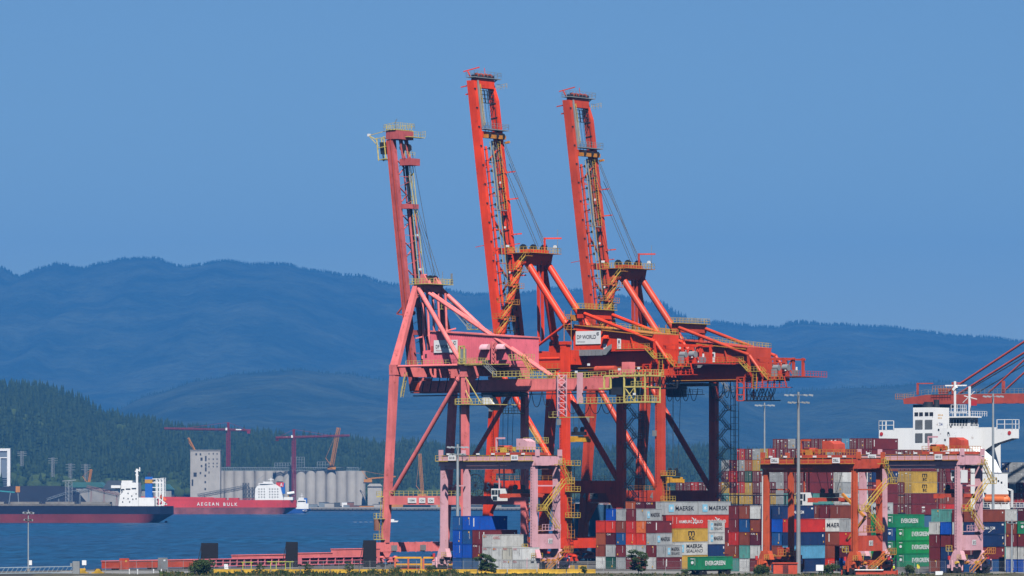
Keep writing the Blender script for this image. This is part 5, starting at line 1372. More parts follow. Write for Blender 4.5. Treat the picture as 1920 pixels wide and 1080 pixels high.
# ================================================================== BROWN-RED CRANE WITH LOWERED BOOM, far right
def far_crane():
    l0 = 290.0; Mi = l0 + 11
    org = (12.0, Mi, QZ)
    t = Thing('ship_to_shore_crane', 'brown red quay crane with its boom lowered over the container ship', 'crane', org)
    P = t.part; M = BROWNRED
    for lf in (l0, l0 + 22):
        P('leg', MB().bar((0, lf, 9.4), (2, lf, 50), 1.7, 1.9), M); P('leg', MB().bar((23.7, lf, 9.4), (23.7, lf, 50), 1.7, 1.8), M)
        P('portal_beam', MB().box(1.5, 22.8, lf - .75, lf + .75, 20, 23), M)
        P('a_frame_leg', MB().tube((5, Mi + (lf - Mi) * .35, 72), (2, lf, 50), .9, 12), M)
        for e in (0, 23.7): bogies(t, e, lf, M, 7.1)
    for e in (0, 23.7): P('sill_beam', MB().box(e - .8, e + .8, l0 - 3, l0 + 25, 7.1, 9.4), M)
    for lg in (Mi - 3.5, Mi + 3.5):
        P('boom_girder', MB().prism([(-52.2, 45.4), (50, 45.0), (50, 47.9), (-45, 47.9), (-52.4, 46.9)], lg - .6, lg + .6), M)
        P('forestay', MB().tube((-38.5, lg, 48.2), (4.5, lg, 71.5 if lg < Mi else 70.5), .34, 8), M)
        P('stay_rope', MB().tube((-33, lg + 1, 48.4), (4.5, lg + .5, 66.5), .16, 6), ROPE)
        P('boom_stay', MB().tube((-24, lg, 48.2), (4.5, lg, 70), .28, 8), M)
    P('apex_beam', MB().box(3, 6, Mi - 4.5, Mi + 4.5, 70.5, 73), M)
    P('boom_tip_tie', MB().box(-52, -50.6, Mi - 2.85, Mi + 2.85, 45.6, 47.2), M)
    P('boom_walkway', MB().deck(-45, -37, Mi - 4.1, Mi - 2.6, 48.06).rail([(-52.2, Mi - 4.05, 47.0), (-45, Mi - 4.05, 48.05), (-37, Mi - 4.05, 48.05)], 1.3, 1.2, .09), GREY)
    P('boom_walkway', MB().deck(-36, 20, Mi - 4.1, Mi - 2.6, 48.06).rail([(-36, Mi - 4.05, 48.05), (10, Mi - 4.05, 48.05)], 1.3, 1.4, .09), GREY)
    P('stay_anchor', MB().box(-40.6, -37.5, Mi - 4.0, Mi - 3, 48.1, 49.6), M)
    P('anchor_railing', MB().rail([(-41.5, Mi - 5.4, 48.8), (-35, Mi - 5.4, 48.8)], 1.6, .9, .09), ORYEL)
    for e in (-19, -10.5, -5): P('rope_support', MB().bar((e, Mi - 3.5, 48), (e, Mi - 3.5, 51.6), .7, .7), M)
    for e, l_ in ((-47.5, 4.6), (-35.6, 3.2)):
        P('davit', MB().bar((e, Mi - 4, 48), (e, Mi - 4, 51.4), .5).bar((e, Mi - 4, 51.2), (e + l_, Mi - 3, 51.2), .3), M)
    P('tip_platform', MB().deck(-54.6, -52.6, Mi - 4.8, Mi + 4.5, 46.9).rail([(-54.6, Mi - 4.8, 46.9), (-54.6, Mi + 4.5, 46.9)], 1.4, 1.2, .09), ORYEL)
    P('trolley', MB().box(-50, -38, Mi - 2.6, Mi + 2.6, 44.2, 45.2), DARK)
    festoon(t, -50, -30, 6, Mi - 2.4, 45.0, 1.6)
far_crane()
# ================================================================== CONTAINERS
CCOL = {
    'maroon': (0.155, 0.022, 0.026), 'dark maroon': (0.085, 0.012, 0.022), 'brown': (0.22, 0.052, 0.030), 'red': (0.50, 0.030, 0.022), 'bright red': (0.62, 0.040, 0.016),
    'orange': (0.60, 0.13, 0.03), 'rust orange': (0.36, 0.085, 0.035), 'navy': (0.012, 0.035, 0.12), 'blue': (0.014, 0.075, 0.235), 'bright blue': (0.008, 0.075, 0.42), 'light blue': (0.10, 0.32, 0.52),
    'teal': (0.10, 0.30, 0.27), 'dark green': (0.015, 0.085, 0.06), 'green': (0.015, 0.21, 0.095), 'bright green': (0.012, 0.26, 0.07), 'grey': (0.38, 0.40, 0.41), 'pale grey': (0.50, 0.51, 0.50), 'warm grey': (0.47, 0.46, 0.40),
    'white': (0.60, 0.61, 0.60), 'mustard yellow': (0.53, 0.33, 0.055), 'slate blue': (0.045, 0.10, 0.20)}
CM = {k: paint('container_' + k.replace(' ', '_'), v, rough=0.5, dirt=0.22, rust=0.2, streak=0.45, scale=0.5, objrand=0.10) for k, v in CCOL.items()}
ROD = flat('door_hardware', (0.34, 0.34, 0.33), 0.5)
CMESH = {}
def cont_mesh(L_, h, door):
    key = (L_, h, door)
    if key in CMESH: return CMESH[key]
    m = MB(); W_ = 2.438; p = 0.14
    # frame: corner posts and rails
    for x in (0, W_ - p):
        for y in (0, L_ - p): m.box(x, x + p, y, y + p, 0, h)
    for z in (0, h - .12):
        for x in (0.002, W_ - .122): m.box(x, x + .12, p, L_ - p, z + .002, z + .118)
        for y in (0.002, L_ - .122): m.box(p, W_ - p, y, y + .12, z + .002, z + .118)
    for x in (-.012, W_ - .165):
        for y in (-.012, L_ - .165):
            for z in (0, h - .12): m.box(x, x + .177, y, y + .177, z - .004, z + .124)
    def corr(p0, d, nrm, length, pitch, depth):
        """corrugated sheet from p0 along d, pressed inwards along -nrm"""
        n = int(length / pitch); q = length / n
        xs = []
        for i in range(n):
            for (u, w) in ((0, 0), (.3, 0), (.5, 1), (.8, 1)): xs.append((i * q + u * q, w))
        xs.append((length, 0))
        o = len(m.v)
        for (s_, w) in xs:
            b = Vector(p0) + Vector(d) * s_ - Vector(nrm) * (0.015 + depth * w)
            m.v.append((b.x, b.y, .115)); m.v.append((b.x, b.y, h - .115))
        for i in range(len(xs) - 1):
            m.f.append((o + 2 * i, o + 2 * i + 2, o + 2 * i + 3, o + 2 * i + 1)); m.smooth.append(False)
    corr((W_, p, 0), (0, 1, 0), (1, 0, 0), L_ - 2 * p, .29, .045)
    corr((0, L_ - p, 0), (0, -1, 0), (-1, 0, 0), L_ - 2 * p, .58, .045)
    if door: m.box(p, W_ - p, .05, .09, .12, h - .12)
    else: corr((p, 0, 0), (1, 0, 0), (0, -1, 0), W_ - 2 * p, .27, .045)
    m.box(p, W_ - p, L_ - .08, L_ - .04, .12, h - .12)
    m.box(.12, W_ - .12, p, L_ - p, h - .06, h - .02)
    me = bpy.data.meshes.new('container_body'); me.from_pydata(m.v, [], m.f); me.materials.append(CM['maroon'])
    CMESH[key] = me
    return me
def door_mesh(h):
    if ('d', h) in CMESH: return CMESH[('d', h)]
    m = MB(); m.box(0, 1.06, -.03, .02, .14, h - .14)
    for z in (.5, h * .5 - .04, h - .6): m.box(.03, 1.03, -.045, -.03, z, z + .08)
    me = bpy.data.meshes.new('container_door'); me.from_pydata(m.v, [], m.f); me.materials.append(CM['maroon'])
    m = MB()
    for x in (.30, .76):
        m.bar((x, -.075, .16), (x, -.075, h - .16), .06)
        m.box(x - .1, x + .1, -.09, -.045, h * .42, h * .42 + .09)
    m2 = bpy.data.meshes.new('lock_rods'); m2.from_pydata(m.v, [], m.f); m2.materials.append(ROD)
    CMESH[('d', h)] = (me, m2)
    return CMESH[('d', h)]
def small_text(w, h_, mat):
    key = ('plate', mat.name)
    if key not in CMESH:
        me = bpy.data.meshes.new('marking'); me.from_pydata([(-.5, 0, -.5), (.5, 0, -.5), (.5, 0, .5), (-.5, 0, .5)], [], [(0, 1, 2, 3)]); me.materials.append(mat); CMESH[key] = me
    return CMESH[key]
SKYB = flat('pale_blue_logo', (0.25, 0.58, 0.78), 0.6)
YMARK = flat('yellow_marking', (0.75, 0.40, 0.04), 0.6)
STAR = None
def star_mesh():
    global STAR
    if STAR is None:
        v = []; n = 7
        for i in range(2 * n):
            a = math.pi * i / n + math.pi / 2; r = .5 if i % 2 == 0 else .17
            v.append((math.cos(a) * r, math.sin(a) * r, 0))
        STAR = bpy.data.meshes.new('star'); STAR.from_pydata(v, [], [tuple(range(2 * n))]); STAR.materials.append(WTEXT)
    return STAR
cr = random.Random(3)
NCONT = 0
BUFF = []
def child(me, parent, loc, rot=(0, 0, 0), scale=(1, 1, 1), name='marking'):
    o = bpy.data.objects.new(name, me); COL.objects.link(o); o.parent = parent; o.location = loc; o.rotation_euler = rot; o.scale = scale
    return o
def container(e, l, z, L_, h, col, where, logo=None, door=False, end_logo=None, extra=''):
    """e, l, z of the lower corner; logo goes on the long landward side"""
    global NCONT
    NCONT += 1
    o = bpy.data.objects.new('shipping_container', cont_mesh(L_, h, door)); COL.objects.link(o)
    o.location = y2w(e + cr.uniform(-.03, .03), l + cr.uniform(-.06, .06), z); o.rotation_euler = (0, 0, -TH)
    o.material_slots[0].link = 'OBJECT'; o.material_slots[0].material = CM[col]
    LG = {'maersk': ' lettered MAERSK', 'sealand': ' lettered MAERSK SEALAND', 'msc': ' lettered msc', 'hamburg': ' lettered HAMBURG SUD', 'evergreen': ' lettered EVERGREEN', 'cma': ' lettered CMA CGM', 'oocl': ' lettered OOCL', 'vert': ' with white upright lettering', 'zim': ' lettered ZIM', 'cl': ' with a blue letter C', 'oocl_red': ' with a red name patch'}
    lb = '%s %scontainer%s, %s' % (col, 'short ' if L_ < 7 else '', LG.get(logo, ''), where)
    tag(o, lb, 'container', where)
    W_ = 2.438
    if door:
        dm, rm = door_mesh(h)
        for k in (0, 1):
            d_ = child(dm, o, (.15 + k * 1.075, .045, 0), name='door'); d_.material_slots[0].link = 'OBJECT'; d_.material_slots[0].material = CM[col]
            child(rm, d_, (0, 0, 0), name='lock_rods')
        if cr.random() < .55: child(small_text(1, 1, WTEXT), o, (cr.choice([.45, 1.75]), -.05, h * .82), scale=(.55, 1, .26), name='marking')
        if cr.random() < .3: child(small_text(1, 1, YMARK), o, (1.8, -.05, h * .35), scale=(.35, 1, .4), name='marking')
        child(small_text(1, 1, WTEXT), o, (1.8, -.05, h * .68), scale=(.5, 1, .12), name='marking')
    else:
        dark = col not in ('white', 'grey', 'pale grey', 'warm grey', 'mustard yellow', 'teal')
        if cr.random() < .75: child(small_text(1, 1, WTEXT if dark else GREY), o, (1.86, -.04, h * .62), scale=(.07, 1, h * .55), name='marking')
        if cr.random() < .30: child(small_text(1, 1, YMARK), o, (cr.choice([.5, 1.7]), -.04, h * cr.choice([.2, .85])), scale=(.28, 1, .36), name='marking')
    if end_logo:
        if end_logo == 'ev':
            child(small_text(1, 1, WTEXT), o, (W_ / 2, -.05, h * .84), scale=(.9, 1, .12), name='marking')
            c = MB().tube((0, 0, 0), (0, -.02, 0), .32, 16); me = CMESH.get('ev')
            if me is None:
                me = bpy.data.meshes.new('emblem'); me.from_pydata(c.v, [], c.f); me.materials.append(WTEXT); CMESH['ev'] = me
            child(me, o, (W_ / 2, -.05, h * .55), name='emblem')
        else:
            letter(end_logo, 1.0, .36, Vector((.75, -.05, h * .86)), '-l', WTEXT if end_logo == 'CAI' else RTEXT, o, (0, 0, 0))
    x = W_ + .012; my = L_ / 2
    if logo in ('maersk', 'sealand'):
        s_ = min(1.0, L_ / 8.0)
        child(small_text(1, 1, SKYB), o, (x, my - L_ * .30, h * .5), (0, 0, R(90)), (L_ * .155, 1, h * .56), 'emblem_panel')
        child(star_mesh(), o, (x + .02, my - L_ * .30, h * .5), (R(90), 0, R(90)), (L_ * .12, h * .42, 1), 'emblem')
        if logo == 'maersk': letter('MAERSK', L_ * .57, h * .33, Vector((x, my + L_ * .11, h * .5)), '+e', INK, o, (0, 0, 0))
        else:
            letter('MAERSK', L_ * .50, h * .30, Vector((x, my + L_ * .10, h * .68)), '+e', INK, o, (0, 0, 0))
            letter('SEALAND', L_ * .50, h * .24, Vector((x, my + L_ * .10, h * .32)), '+e', INK, o, (0, 0, 0))
    elif logo == 'msc':
        letter('m', 2.4, h * .34, Vector((x, my, h * .64)), '+e', INK, o, (0, 0, 0)); letter('sc', 2.0, h * .26, Vector((x, my, h * .28)), '+e', INK, o, (0, 0, 0))
        child(small_text(1, 1, BUFFM), o, (x, L_ * .06, h * .55), (0, 0, R(90)), (.14, 1, h * .6))
    elif logo == 'hamburg':
        letter('HAMBURG', L_ * .40, h * .24, Vector((x, L_ * .32, h * .5)), '+e', WTEXT, o, (0, 0, 0)); letter('SUD', L_ * .20, h * .24, Vector((x, L_ * .75, h * .5)), '+e', WTEXT, o, (0, 0, 0))
        bm_ = MB(); bm_.bar((0, 0, 0), (0, .9, .9), .02, .22).bar((0, .05, .85), (0, .9, .0), .02, .22).bar((0, .9, .0), (0, 1.5, .35), .02, .16).bar((0, -.4, 1.1), (0, .3, .85), .02, .16)
        if 'hs' not in CMESH:
            me = bpy.data.meshes.new('emblem'); me.from_pydata(bm_.v, [], bm_.f); me.materials.append(WTEXT); CMESH['hs'] = me
        child(CMESH['hs'], o, (x, L_ * .55, h * .34), scale=(1, 1.2, 1.2), name='emblem')
        child(small_text(1, 1, WTEXT), o, (x, L_ * .05, h * .6), (0, 0, R(90)), (.12, 1, h * .5))
    elif logo == 'evergreen':
        letter('EVERGREEN', L_ * .56, h * .34, Vector((x, L_ * .5, h * .5)), '+e', WTEXT, o, (0, 0, 0))
        letter('EVERGREEN', L_ * .565, h * .35, Vector((x + .01, L_ * .502, h * .503)), '+e', WTEXT, o, (0, 0, 0))
    elif logo == 'cma':
        letter('CMA CGM', L_ * .36, h * .24, Vector((x, L_ * .5, h * .5)), '+e', WTEXT, o, (0, 0, 0))
        child(small_text(1, 1, WTEXT), o, (x, L_ * .52, h * .24), (0, R(-20), R(90)), (L_ * .12, 1, .12)); child(small_text(1, 1, WTEXT), o, (x, L_ * .93, h * .78), (0, 0, R(90)), (.7, 1, .35))
    elif logo == 'oocl':
        letter('OOCL', 2.2, .55, Vector((x, L_ * .14, h * .75)), '+e', RTEXT, o, (0, 0, 0))
    elif logo == 'oocl_red':
        child(small_text(1, 1, RTEXT), o, (x, L_ * .5, h * .5), (0, 0, R(90)), (L_ * .25, 1, h * .3))
    elif logo == 'vert':
        child(small_text(1, 1, WTEXT), o, (x, L_ * .06, h * .55), (0, 0, R(90)), (.32, 1, h * .62))
        child(small_text(1, 1, WTEXT), o, (x, L_ * .92, h * .75), (0, 0, R(90)), (.4, 1, h * .12))
    elif logo == 'zim':
        letter('ZIM', 1.6, .7, Vector((x, L_ * .45, h * .35)), '+e', WTEXT, o, (0, 0, 0)); child(small_text(1, 1, WTEXT), o, (x, L_ * .45, h * .68), (0, 0, R(90)), (1.5, 1, .4))
    elif logo == 'cl':
        letter('C', 1.2, 1.2, Vector((x, L_ * .75, h * .45)), '+e', flat('blue_lettering', (.02, .06, .3)), o, (0, 0, 0))
    else:
        if cr.random() < .6: child(small_text(1, 1, WTEXT), o, (x, L_ * .93, h * .72), (0, 0, R(90)), (.35, 1, h * .2))
        if cr.random() < .35: child(small_text(1, 1, YMARK), o, (x, L_ * .95, h * .25), (0, 0, R(90)), (.3, 1, .35))
    return o
BUFFM = flat('ochre_lettering', (0.28, 0.17, 0.03), 0.6)
FT20, FT40 = 6.058, 12.19
TIER = {1: 'bottom tier', 2: 'second tier', 3: 'third tier', 4: 'fourth tier', 5: 'fifth tier', 6: 'sixth tier'}
def block(e0, l0, pitch, h, rows, where, gap=.03):
    """rows: (tier, column, colour, length, logo, end logo, l offset)"""
    for r in rows:
        t_, c, col, L_ = r[:4]
        logo = r[4] if len(r) > 4 else None; el = r[5] if len(r) > 5 else None; lo = r[6] if len(r) > 6 else 0.0
        container(e0 + pitch * c, l0 + lo, QZ + .03 + (h + gap) * (t_ - 1), L_, h, col, where % TIER[t_], logo, False, el)
# --- stack under the near pale pink gantry
eL, lL = 74.5, -68.0
WL = '%s of stack under gantry over blue boxes'
block(eL, lL, 2.66, 2.9, [(4, 0, 'blue', FT40), (4, 1, 'bright blue', FT40, 'vert'), (3, 0, 'bright blue', FT40), (3, 1, 'blue', FT40), (3, 2, 'maroon', FT40, 'vert'),
                          (2, 0, 'bright blue', FT40), (2, 1, 'bright blue', FT40), (2, 2, 'maroon', FT40, None, 'CAI'), (1, 0, 'blue', FT40), (1, 1, 'slate blue', FT40), (1, 2, 'slate blue', FT40)], WL)
block(eL, lL, 2.66, 2.59, [(3, 3, 'pale grey', FT40, 'oocl', 'OOCL'), (2, 3, 'pale grey', FT40, None, 'OOCL'), (2, 4, 'pale grey', FT40, None, 'OOCL'), (2, 5, 'warm grey', FT20, None, 'OOCL'), (2, 6, 'white', FT20, None, 'OOCL'),
                           (1, 3, 'pale grey', FT40, None, 'OOCL'), (1, 4, 'white', FT40), (1, 5, 'white', FT40, None, 'OOCL'), (1, 6, 'pale grey', FT20, None, 'OOCL')], WL)
# --- big mixed stack in front of crane 4
eR, lR = 74.6, -18.0
WR = '%s of stack topped by MAERSK boxes'
b1 = [(5, 1, 'bright blue'), (5, 2, 'grey'), (5, 3, 'maroon'), (5, 4, 'grey', 'maersk'),
      (4, 0, 'bright red'), (4, 1, 'bright red'), (4, 2, 'brown'), (4, 3, 'red'), (4, 4, 'orange'), (4, 5, 'maroon', 'vert', 'CAI'),
      (3, 0, 'rust orange'), (3, 1, 'dark maroon', None, 'CAI'), (3, 2, 'blue'), (3, 3, 'bright red'), (3, 4, 'bright red'), (3, 5, 'grey', 'maersk'),
      (2, 0, 'brown'), (2, 1, 'grey'), (2, 2, 'maroon'), (2, 3, 'pale grey'), (2, 4, 'grey'), (2, 5, 'maroon'), (2, 6, 'grey', 'sealand'),
      (1, 0, 'white'), (1, 1, 'dark green'), (1, 2, 'grey'), (1, 3, 'maroon', None, 'CAI'), (1, 4, 'brown'), (1, 5, 'white'), (1, 6, 'maroon', 'vert')]
block(eR, lR, 2.74, 2.59, [(r[0], r[1], r[2], FT20, r[3] if len(r) > 3 else None, r[4] if len(r) > 4 else None) for r in b1], WR)
b2 = [(5, 1, 'rust orange'), (5, 2, 'dark maroon', None, 'CAI'), (5, 3, 'dark maroon', None, 'CAI'), (5, 4, 'grey', 'maersk'), (4, 5, 'bright red', 'hamburg'), (3, 5, 'mustard yellow', 'msc'), (2, 5, 'pale grey', 'sealand'), (1, 5, 'mustard yellow', 'msc')]
b2 += [(t_, c, ('maroon', 'brown', 'navy', 'grey')[(t_ + c) % 4]) for t_ in (1, 2, 3, 4) for c in (1, 2, 3, 4)]
block(eR, lR + 7.2, 2.74, 2.9, [(r[0], r[1], r[2], FT40, r[3] if len(r) > 3 else None, r[4] if len(r) > 4 else None) for r in b2], WR)
b3 = [(5, 4, 'grey', 'maersk'), (4, 4, 'bright red', 'hamburg'), (3, 4, 'maroon'), (2, 4, 'brown'), (1, 4, 'maroon')]
block(eR, lR + 19.8, 2.74, 2.9, [(r[0], r[1], r[2], FT40, r[3] if len(r) > 3 else None) for r in b3], WR)
block(eR, lR + 19.8, 2.74, 2.59, [(4, 5, 'pale grey', FT20, 'sealand'), (3, 5, 'pale grey', FT20, 'maersk'), (2, 5, 'navy', FT20), (1, 5, 'white', FT20)], WR)
# --- stack beside the orange gantry
eM, lM = at(1366, 1070, -29.0)[0], -29.0
WM = '%s of stack at the orange gantry'
m1 = [(5, 1, 'brown'), (5, 2, 'white'), (5, 3, 'navy'), (5, 4, 'navy', 'cma'), (4, 0, 'maroon'), (4, 1, 'blue'), (4, 2, 'brown'), (4, 3, 'dark maroon', None, 'CAI'), (4, 4, 'bright blue'), (4, 5, 'red'),
      (3, 0, 'red'), (3, 1, 'brown'), (3, 2, 'dark maroon', None, 'CAI'), (3, 3, 'maroon'), (3, 4, 'blue'), (3, 5, 'navy'), (2, 0, 'brown'), (2, 1, 'teal'), (2, 2, 'white'), (2, 3, 'navy'), (2, 4, 'brown'), (2, 5, 'light blue'),
      (1, 0, 'teal'), (1, 1, 'white'), (1, 2, 'maroon'), (1, 3, 'grey'), (1, 4, 'navy'), (1, 5, 'navy'), (5, 0, 'maroon')]
block(eM, lM, 2.78, 2.75, [(r[0], r[1], r[2], FT40, r[3] if len(r) > 3 else None, r[4] if len(r) > 4 else None) for r in m1], WM)
m2 = [(4, 4, 'white', 'maersk'), (3, 4, 'maroon'), (2, 4, 'brown'), (1, 4, 'maroon'), (3, 5, 'brown', 'vert'), (2, 5, 'brown'), (1, 5, 'bright red', 'hamburg'), (4, 7, 'grey'), (3, 7, 'red'), (2, 7, 'dark maroon', None, 'CAI'), (1, 7, 'bright blue')]
block(eM, lM + 12.9, 2.78, 2.75, [(r[0], r[1], r[2], FT40 if r[1] < 7 else FT20, r[3] if len(r) > 3 else None, r[4] if len(r) > 4 else None) for r in m2], WM)
m3 = [(5, 1, 'brown'), (5, 2, 'maroon'), (5, 3, 'brown')] + [(t_, c, ('maroon', 'brown', 'grey')[(t_ + c) % 3]) for t_ in (1, 2, 3, 4) for c in (1, 2, 3)]
block(eM, lM + 25.8, 2.78, 2.75, [(r[0], r[1], r[2], FT40) for r in m3], WM)
# --- green stack
eE, lE = at(1660, 1060, 42.0)[0] - 4 * 2.9, 42.0
WE = '%s of the mostly green stack'
g1 = [(4, 4, 'green', 'evergreen', 'ev'), (3, 5, 'bright green', 'evergreen', 'ev'), (2, 5, 'bright green', 'evergreen', 'ev'), (1, 5, 'green', 'evergreen', 'ev'), (3, 4, 'blue', None, 'ev'), (2, 4, 'green', None, 'ev'), (1, 4, 'bright green', None, 'ev'),
      (4, 3, 'green', None, 'ev'), (3, 3, 'green', None, 'ev'), (2, 3, 'bright green', None, 'ev'), (1, 3, 'green', None, 'ev'), (4, 2, 'bright green', None, 'ev'), (3, 2, 'green', None, 'ev'), (2, 2, 'bright green', None, 'ev'), (1, 2, 'green', None, 'ev'),
      (4, 1, 'dark maroon'), (3, 1, 'green', None, 'ev'), (2, 1, 'green', None, 'ev'), (1, 1, 'bright green', None, 'ev'), (3, 0, 'green', None, 'ev'), (2, 0, 'green', None, 'ev'), (1, 0, 'green', None, 'ev')]
block(eE, lE, 2.9, 2.9, [(r[0], r[1], r[2], FT40, r[3] if len(r) > 3 else None, r[4] if len(r) > 4 else None) for r in g1], WE)
container(eE + 2.9 * 1, lE + .4, QZ + 2.93 * 4 + .03, FT40, 2.59, 'grey', WE % 'fifth tier', 'maersk')
# --- stack under the second pale pink gantry
eF, lF = at(1742, 1060, -6.0)[0], -6.0
WF = '%s of stack below the white ship bridge'
f1 = [(5, 1, 'teal'), (4, 0, 'pale grey'), (4, 1, 'bright blue'), (4, 2, 'pale grey'), (3, 0, 'maroon'), (3, 1, 'maroon'), (3, 2, 'maroon'), (2, 0, 'maroon'), (2, 1, 'navy'), (2, 2, 'maroon'), (1, 0, 'brown'), (1, 1, 'navy'), (1, 2, 'maroon'), (5, 2, 'maroon'),
      (5, 3, 'brown', 'vert'), (4, 3, 'navy', 'cma'), (3, 3, 'navy'), (2, 3, 'maroon'), (1, 3, 'blue')]
block(eF, lF, 2.88, 2.59, [(r[0], r[1], r[2], FT40, r[3] if len(r) > 3 else None) for r in f1], WF)
block(at(1746, 1060, 8.0)[0], 8.0, 2.88, 2.59, [(5, 0, 'teal', FT40), (5, 1, 'teal', FT20), (5, 3, 'grey', FT40, 'maersk'), (5, 4, 'pale grey', FT40)] + [(t_, c, ('teal', 'maroon', 'grey', 'blue')[(t_ * 2 + c) % 4], FT40) for t_ in (1, 2, 3, 4) for c in (0, 1, 2, 3, 4)], '%s of stack behind the teal box')
eG, lG = at(1908, 1060, 0.0)[0], 0.0
WG = '%s of stack beside short street lamp'
block(eG, lG, 2.88, 2.65, [(5, 0, 'dark maroon', FT40, None, 'CAI'), (4, 0, 'green', FT40, None, 'ev'), (3, 0, 'maroon', FT40), (2, 0, 'pale grey', FT40, 'cl'), (1, 0, 'bright blue', FT40), (4, -1, 'brown', FT40), (3, -1, 'maroon', FT40), (2, -1, 'pale grey', FT40), (1, -1, 'bright blue', FT40)] , WG)

# ================================================================== CONTAINER SHIP
SB = paint('grey_blue_ship_hull', (0.06, 0.15, 0.27), dirt=0.25, streak=0.4, rust=0.15, scale=0.05)
SHW = paint('ship_white', (0.88, 0.89, 0.89), dirt=0.06, streak=0.14, rust=0.06, scale=0.12)
so = (-28.0, 230.0, 0.0)
ship = Thing('container_ship', 'large container ship with tall white bridge moored at the quay', 'ship', so)
SP = ship.part
hm = MB()
st = [(104, 0.5, 17.5), (110, 5, 17.2), (122, 13, 16.5), (136, 20, 15.2), (150, 23.2, 14.2), (170, 23.2, 13.8), (300, 23.2, 13.8), (400, 23.2, 13.8), (430, 20, 13.8)]
for (l, hw, zt) in st:
    k = min(1.0, hw / 23.2); lw = hw * (0.55 + 0.45 * k)
    ll = l + (1 - k) * 6
    hm.v += [(-28 - lw, ll, -4), (-28 + lw, ll, -4), (-28 + hw, l, zt), (-28 - hw, l, zt)]
for i in range(len(st) - 1):
    for (a, b) in ((0, 1), (1, 2), (2, 3), (3, 0)):
        hm.f.append((i * 4 + a, i * 4 + b, i * 4 + 4 + b, i * 4 + 4 + a)); hm.smooth.append(False)
hm.f += [(3, 2, 1, 0), tuple(len(st) * 4 - 4 + i for i in range(4))]; hm.smooth += [False, False]
SP('hull', hm, SB)
SP('forecastle_rail', MB().rail([(-33, 110, 17.2), (-28, 104.5, 17.5), (-23, 110, 17.2), (-15, 122, 16.5)], 1.3, 1.6, .1), WHITE)
SP('foremast', MB().bar((-28, 118, 16.8), (-28, 118, 23), .3).bar((-29.2, 118, 21.5), (-26.8, 118, 21.5), .15), GREY)
for i, (l, w) in enumerate(((176.5, 46), (193, 46), (209.6, 46), (226.4, 46), (243.4, 46))):
    SP('lashing_bridge', MB().box(-51, -5.4, l - .35, l + .35, 13.8, 14.6).box(-51, -5.4, l - .3, l + .3, 19.2, 19.5), DARK)
    for e in np.arange(-50, -5, 5.0): SP('lashing_post', MB().bar((e, l, 13.8), (e, l, 19.3), .3), DARK)
# superstructure
L0 = 262.0
def se(px, l): return at(px, 900, l)[0]
def sz(py, px, l): return at(px, py, l)[2]
ca, cb_ = se(1712, L0), se(1748, L0)
ztop = sz(764, 1730, L0); zwing = sz(803, 1730, L0); zb = 15.0
wa = se(1694, L0)
tower = SP('deck_house', MB().box(wa, se(1776, L0), L0 + .05, L0 + 22, zb, zwing), SHW)
cas = SP('funnel_casing', MB().box(ca, cb_, L0, L0 + 8.6, zb, ztop), SHW)
for k in range(4):
    a = ca + .5 + k * 1.55 + (.3 if k > 1 else 0); SP('casing_window', MB().box(a, a + 1.2, L0 - .06, L0, sz(780, 1730, L0), sz(773, 1730, L0)), DARK, cas)
for (py0, py1) in ((804, 788), (829, 813)):
    for c in (0, 1):
        a = ca + .75 + c * 3.2
        for j in range(8):
            z = sz(py0, 1730, L0) + j * .31
            SP('louvre_slat', MB().box(a, a + 2.4, L0 - .12, L0 - .02, z, z + .17), GREY, cas)
        SP('louvre_opening', MB().box(a, a + 2.4, L0 - .015, L0 + .01, sz(py0, 1730, L0) - .1, sz(py1, 1730, L0) + .1), DARK, cas)
letter('ZIM', 1.9, .75, (cb_ + .03, L0 + 4.2, ztop - 4.6), '+e', flat('navy_lettering', (.02, .06, .25)), cas, so)
for k in range(7): SP('funnel_star', MB().box(cb_, cb_ + .03, L0 + 2.9 + (k % 4) * .7, L0 + 3.25 + (k % 4) * .7, ztop - 2.3 - (k // 4) * .8, ztop - 1.9 - (k // 4) * .8), YMARK, cas)
SP('exhaust_stack', MB().tube(((ca + cb_) / 2, L0 + 3, ztop), ((ca + cb_) / 2, L0 + 3, ztop + 1.6), 1.3, 12).tube(((ca + cb_) / 2 + 2, L0 + 4, ztop), ((ca + cb_) / 2 + 2, L0 + 4, ztop + 2.2), .8, 10).tube(((ca + cb_) / 2 - 1.8, L0 + 4, ztop), ((ca + cb_) / 2 - 1.8, L0 + 4, ztop + 1.2), .7, 10), DARK, cas)
# bridge deck with wings
LB = 280.0
wl, wr = se(1648, LB), se(1898, LB)
zb1 = sz(805, 1800, LB); zb0 = zb1 - 2.2
SP('bridge_wing', MB().prism([(wl, zb1), (wl, zb1 - 2.4), (wl + 5.5, zb1 - 5.6), (wl + 9, zb1 - 5.6), (wl + 12, zb0 - .2), (wl + 16, zb0 - .2), (wl + 16, zb1)], LB, LB + 3.5), SHW)
SP('bridge_wing', MB().prism([(wr, zb1), (wr, zb1 - 2.6), (wr - 6, zb1 - 4.2), (wr - 11.5, zb1 - 7.4), (wr - 11.5, zb1)], LB, LB + 3.5), SHW)
SP('bridge_deck', MB().box(wl + 16.05, wr - 11.55, LB - 1, LB + 5, zb0, zb1), SHW)
SP('wing_painted_shadow', MB().box(wl + 9.2, wl + 11.2, LB - .03, LB, zb1 - 4.9, zb1 - 3), DARK)  # flat dark plate on the wing face: painted shade, no hollow behind it
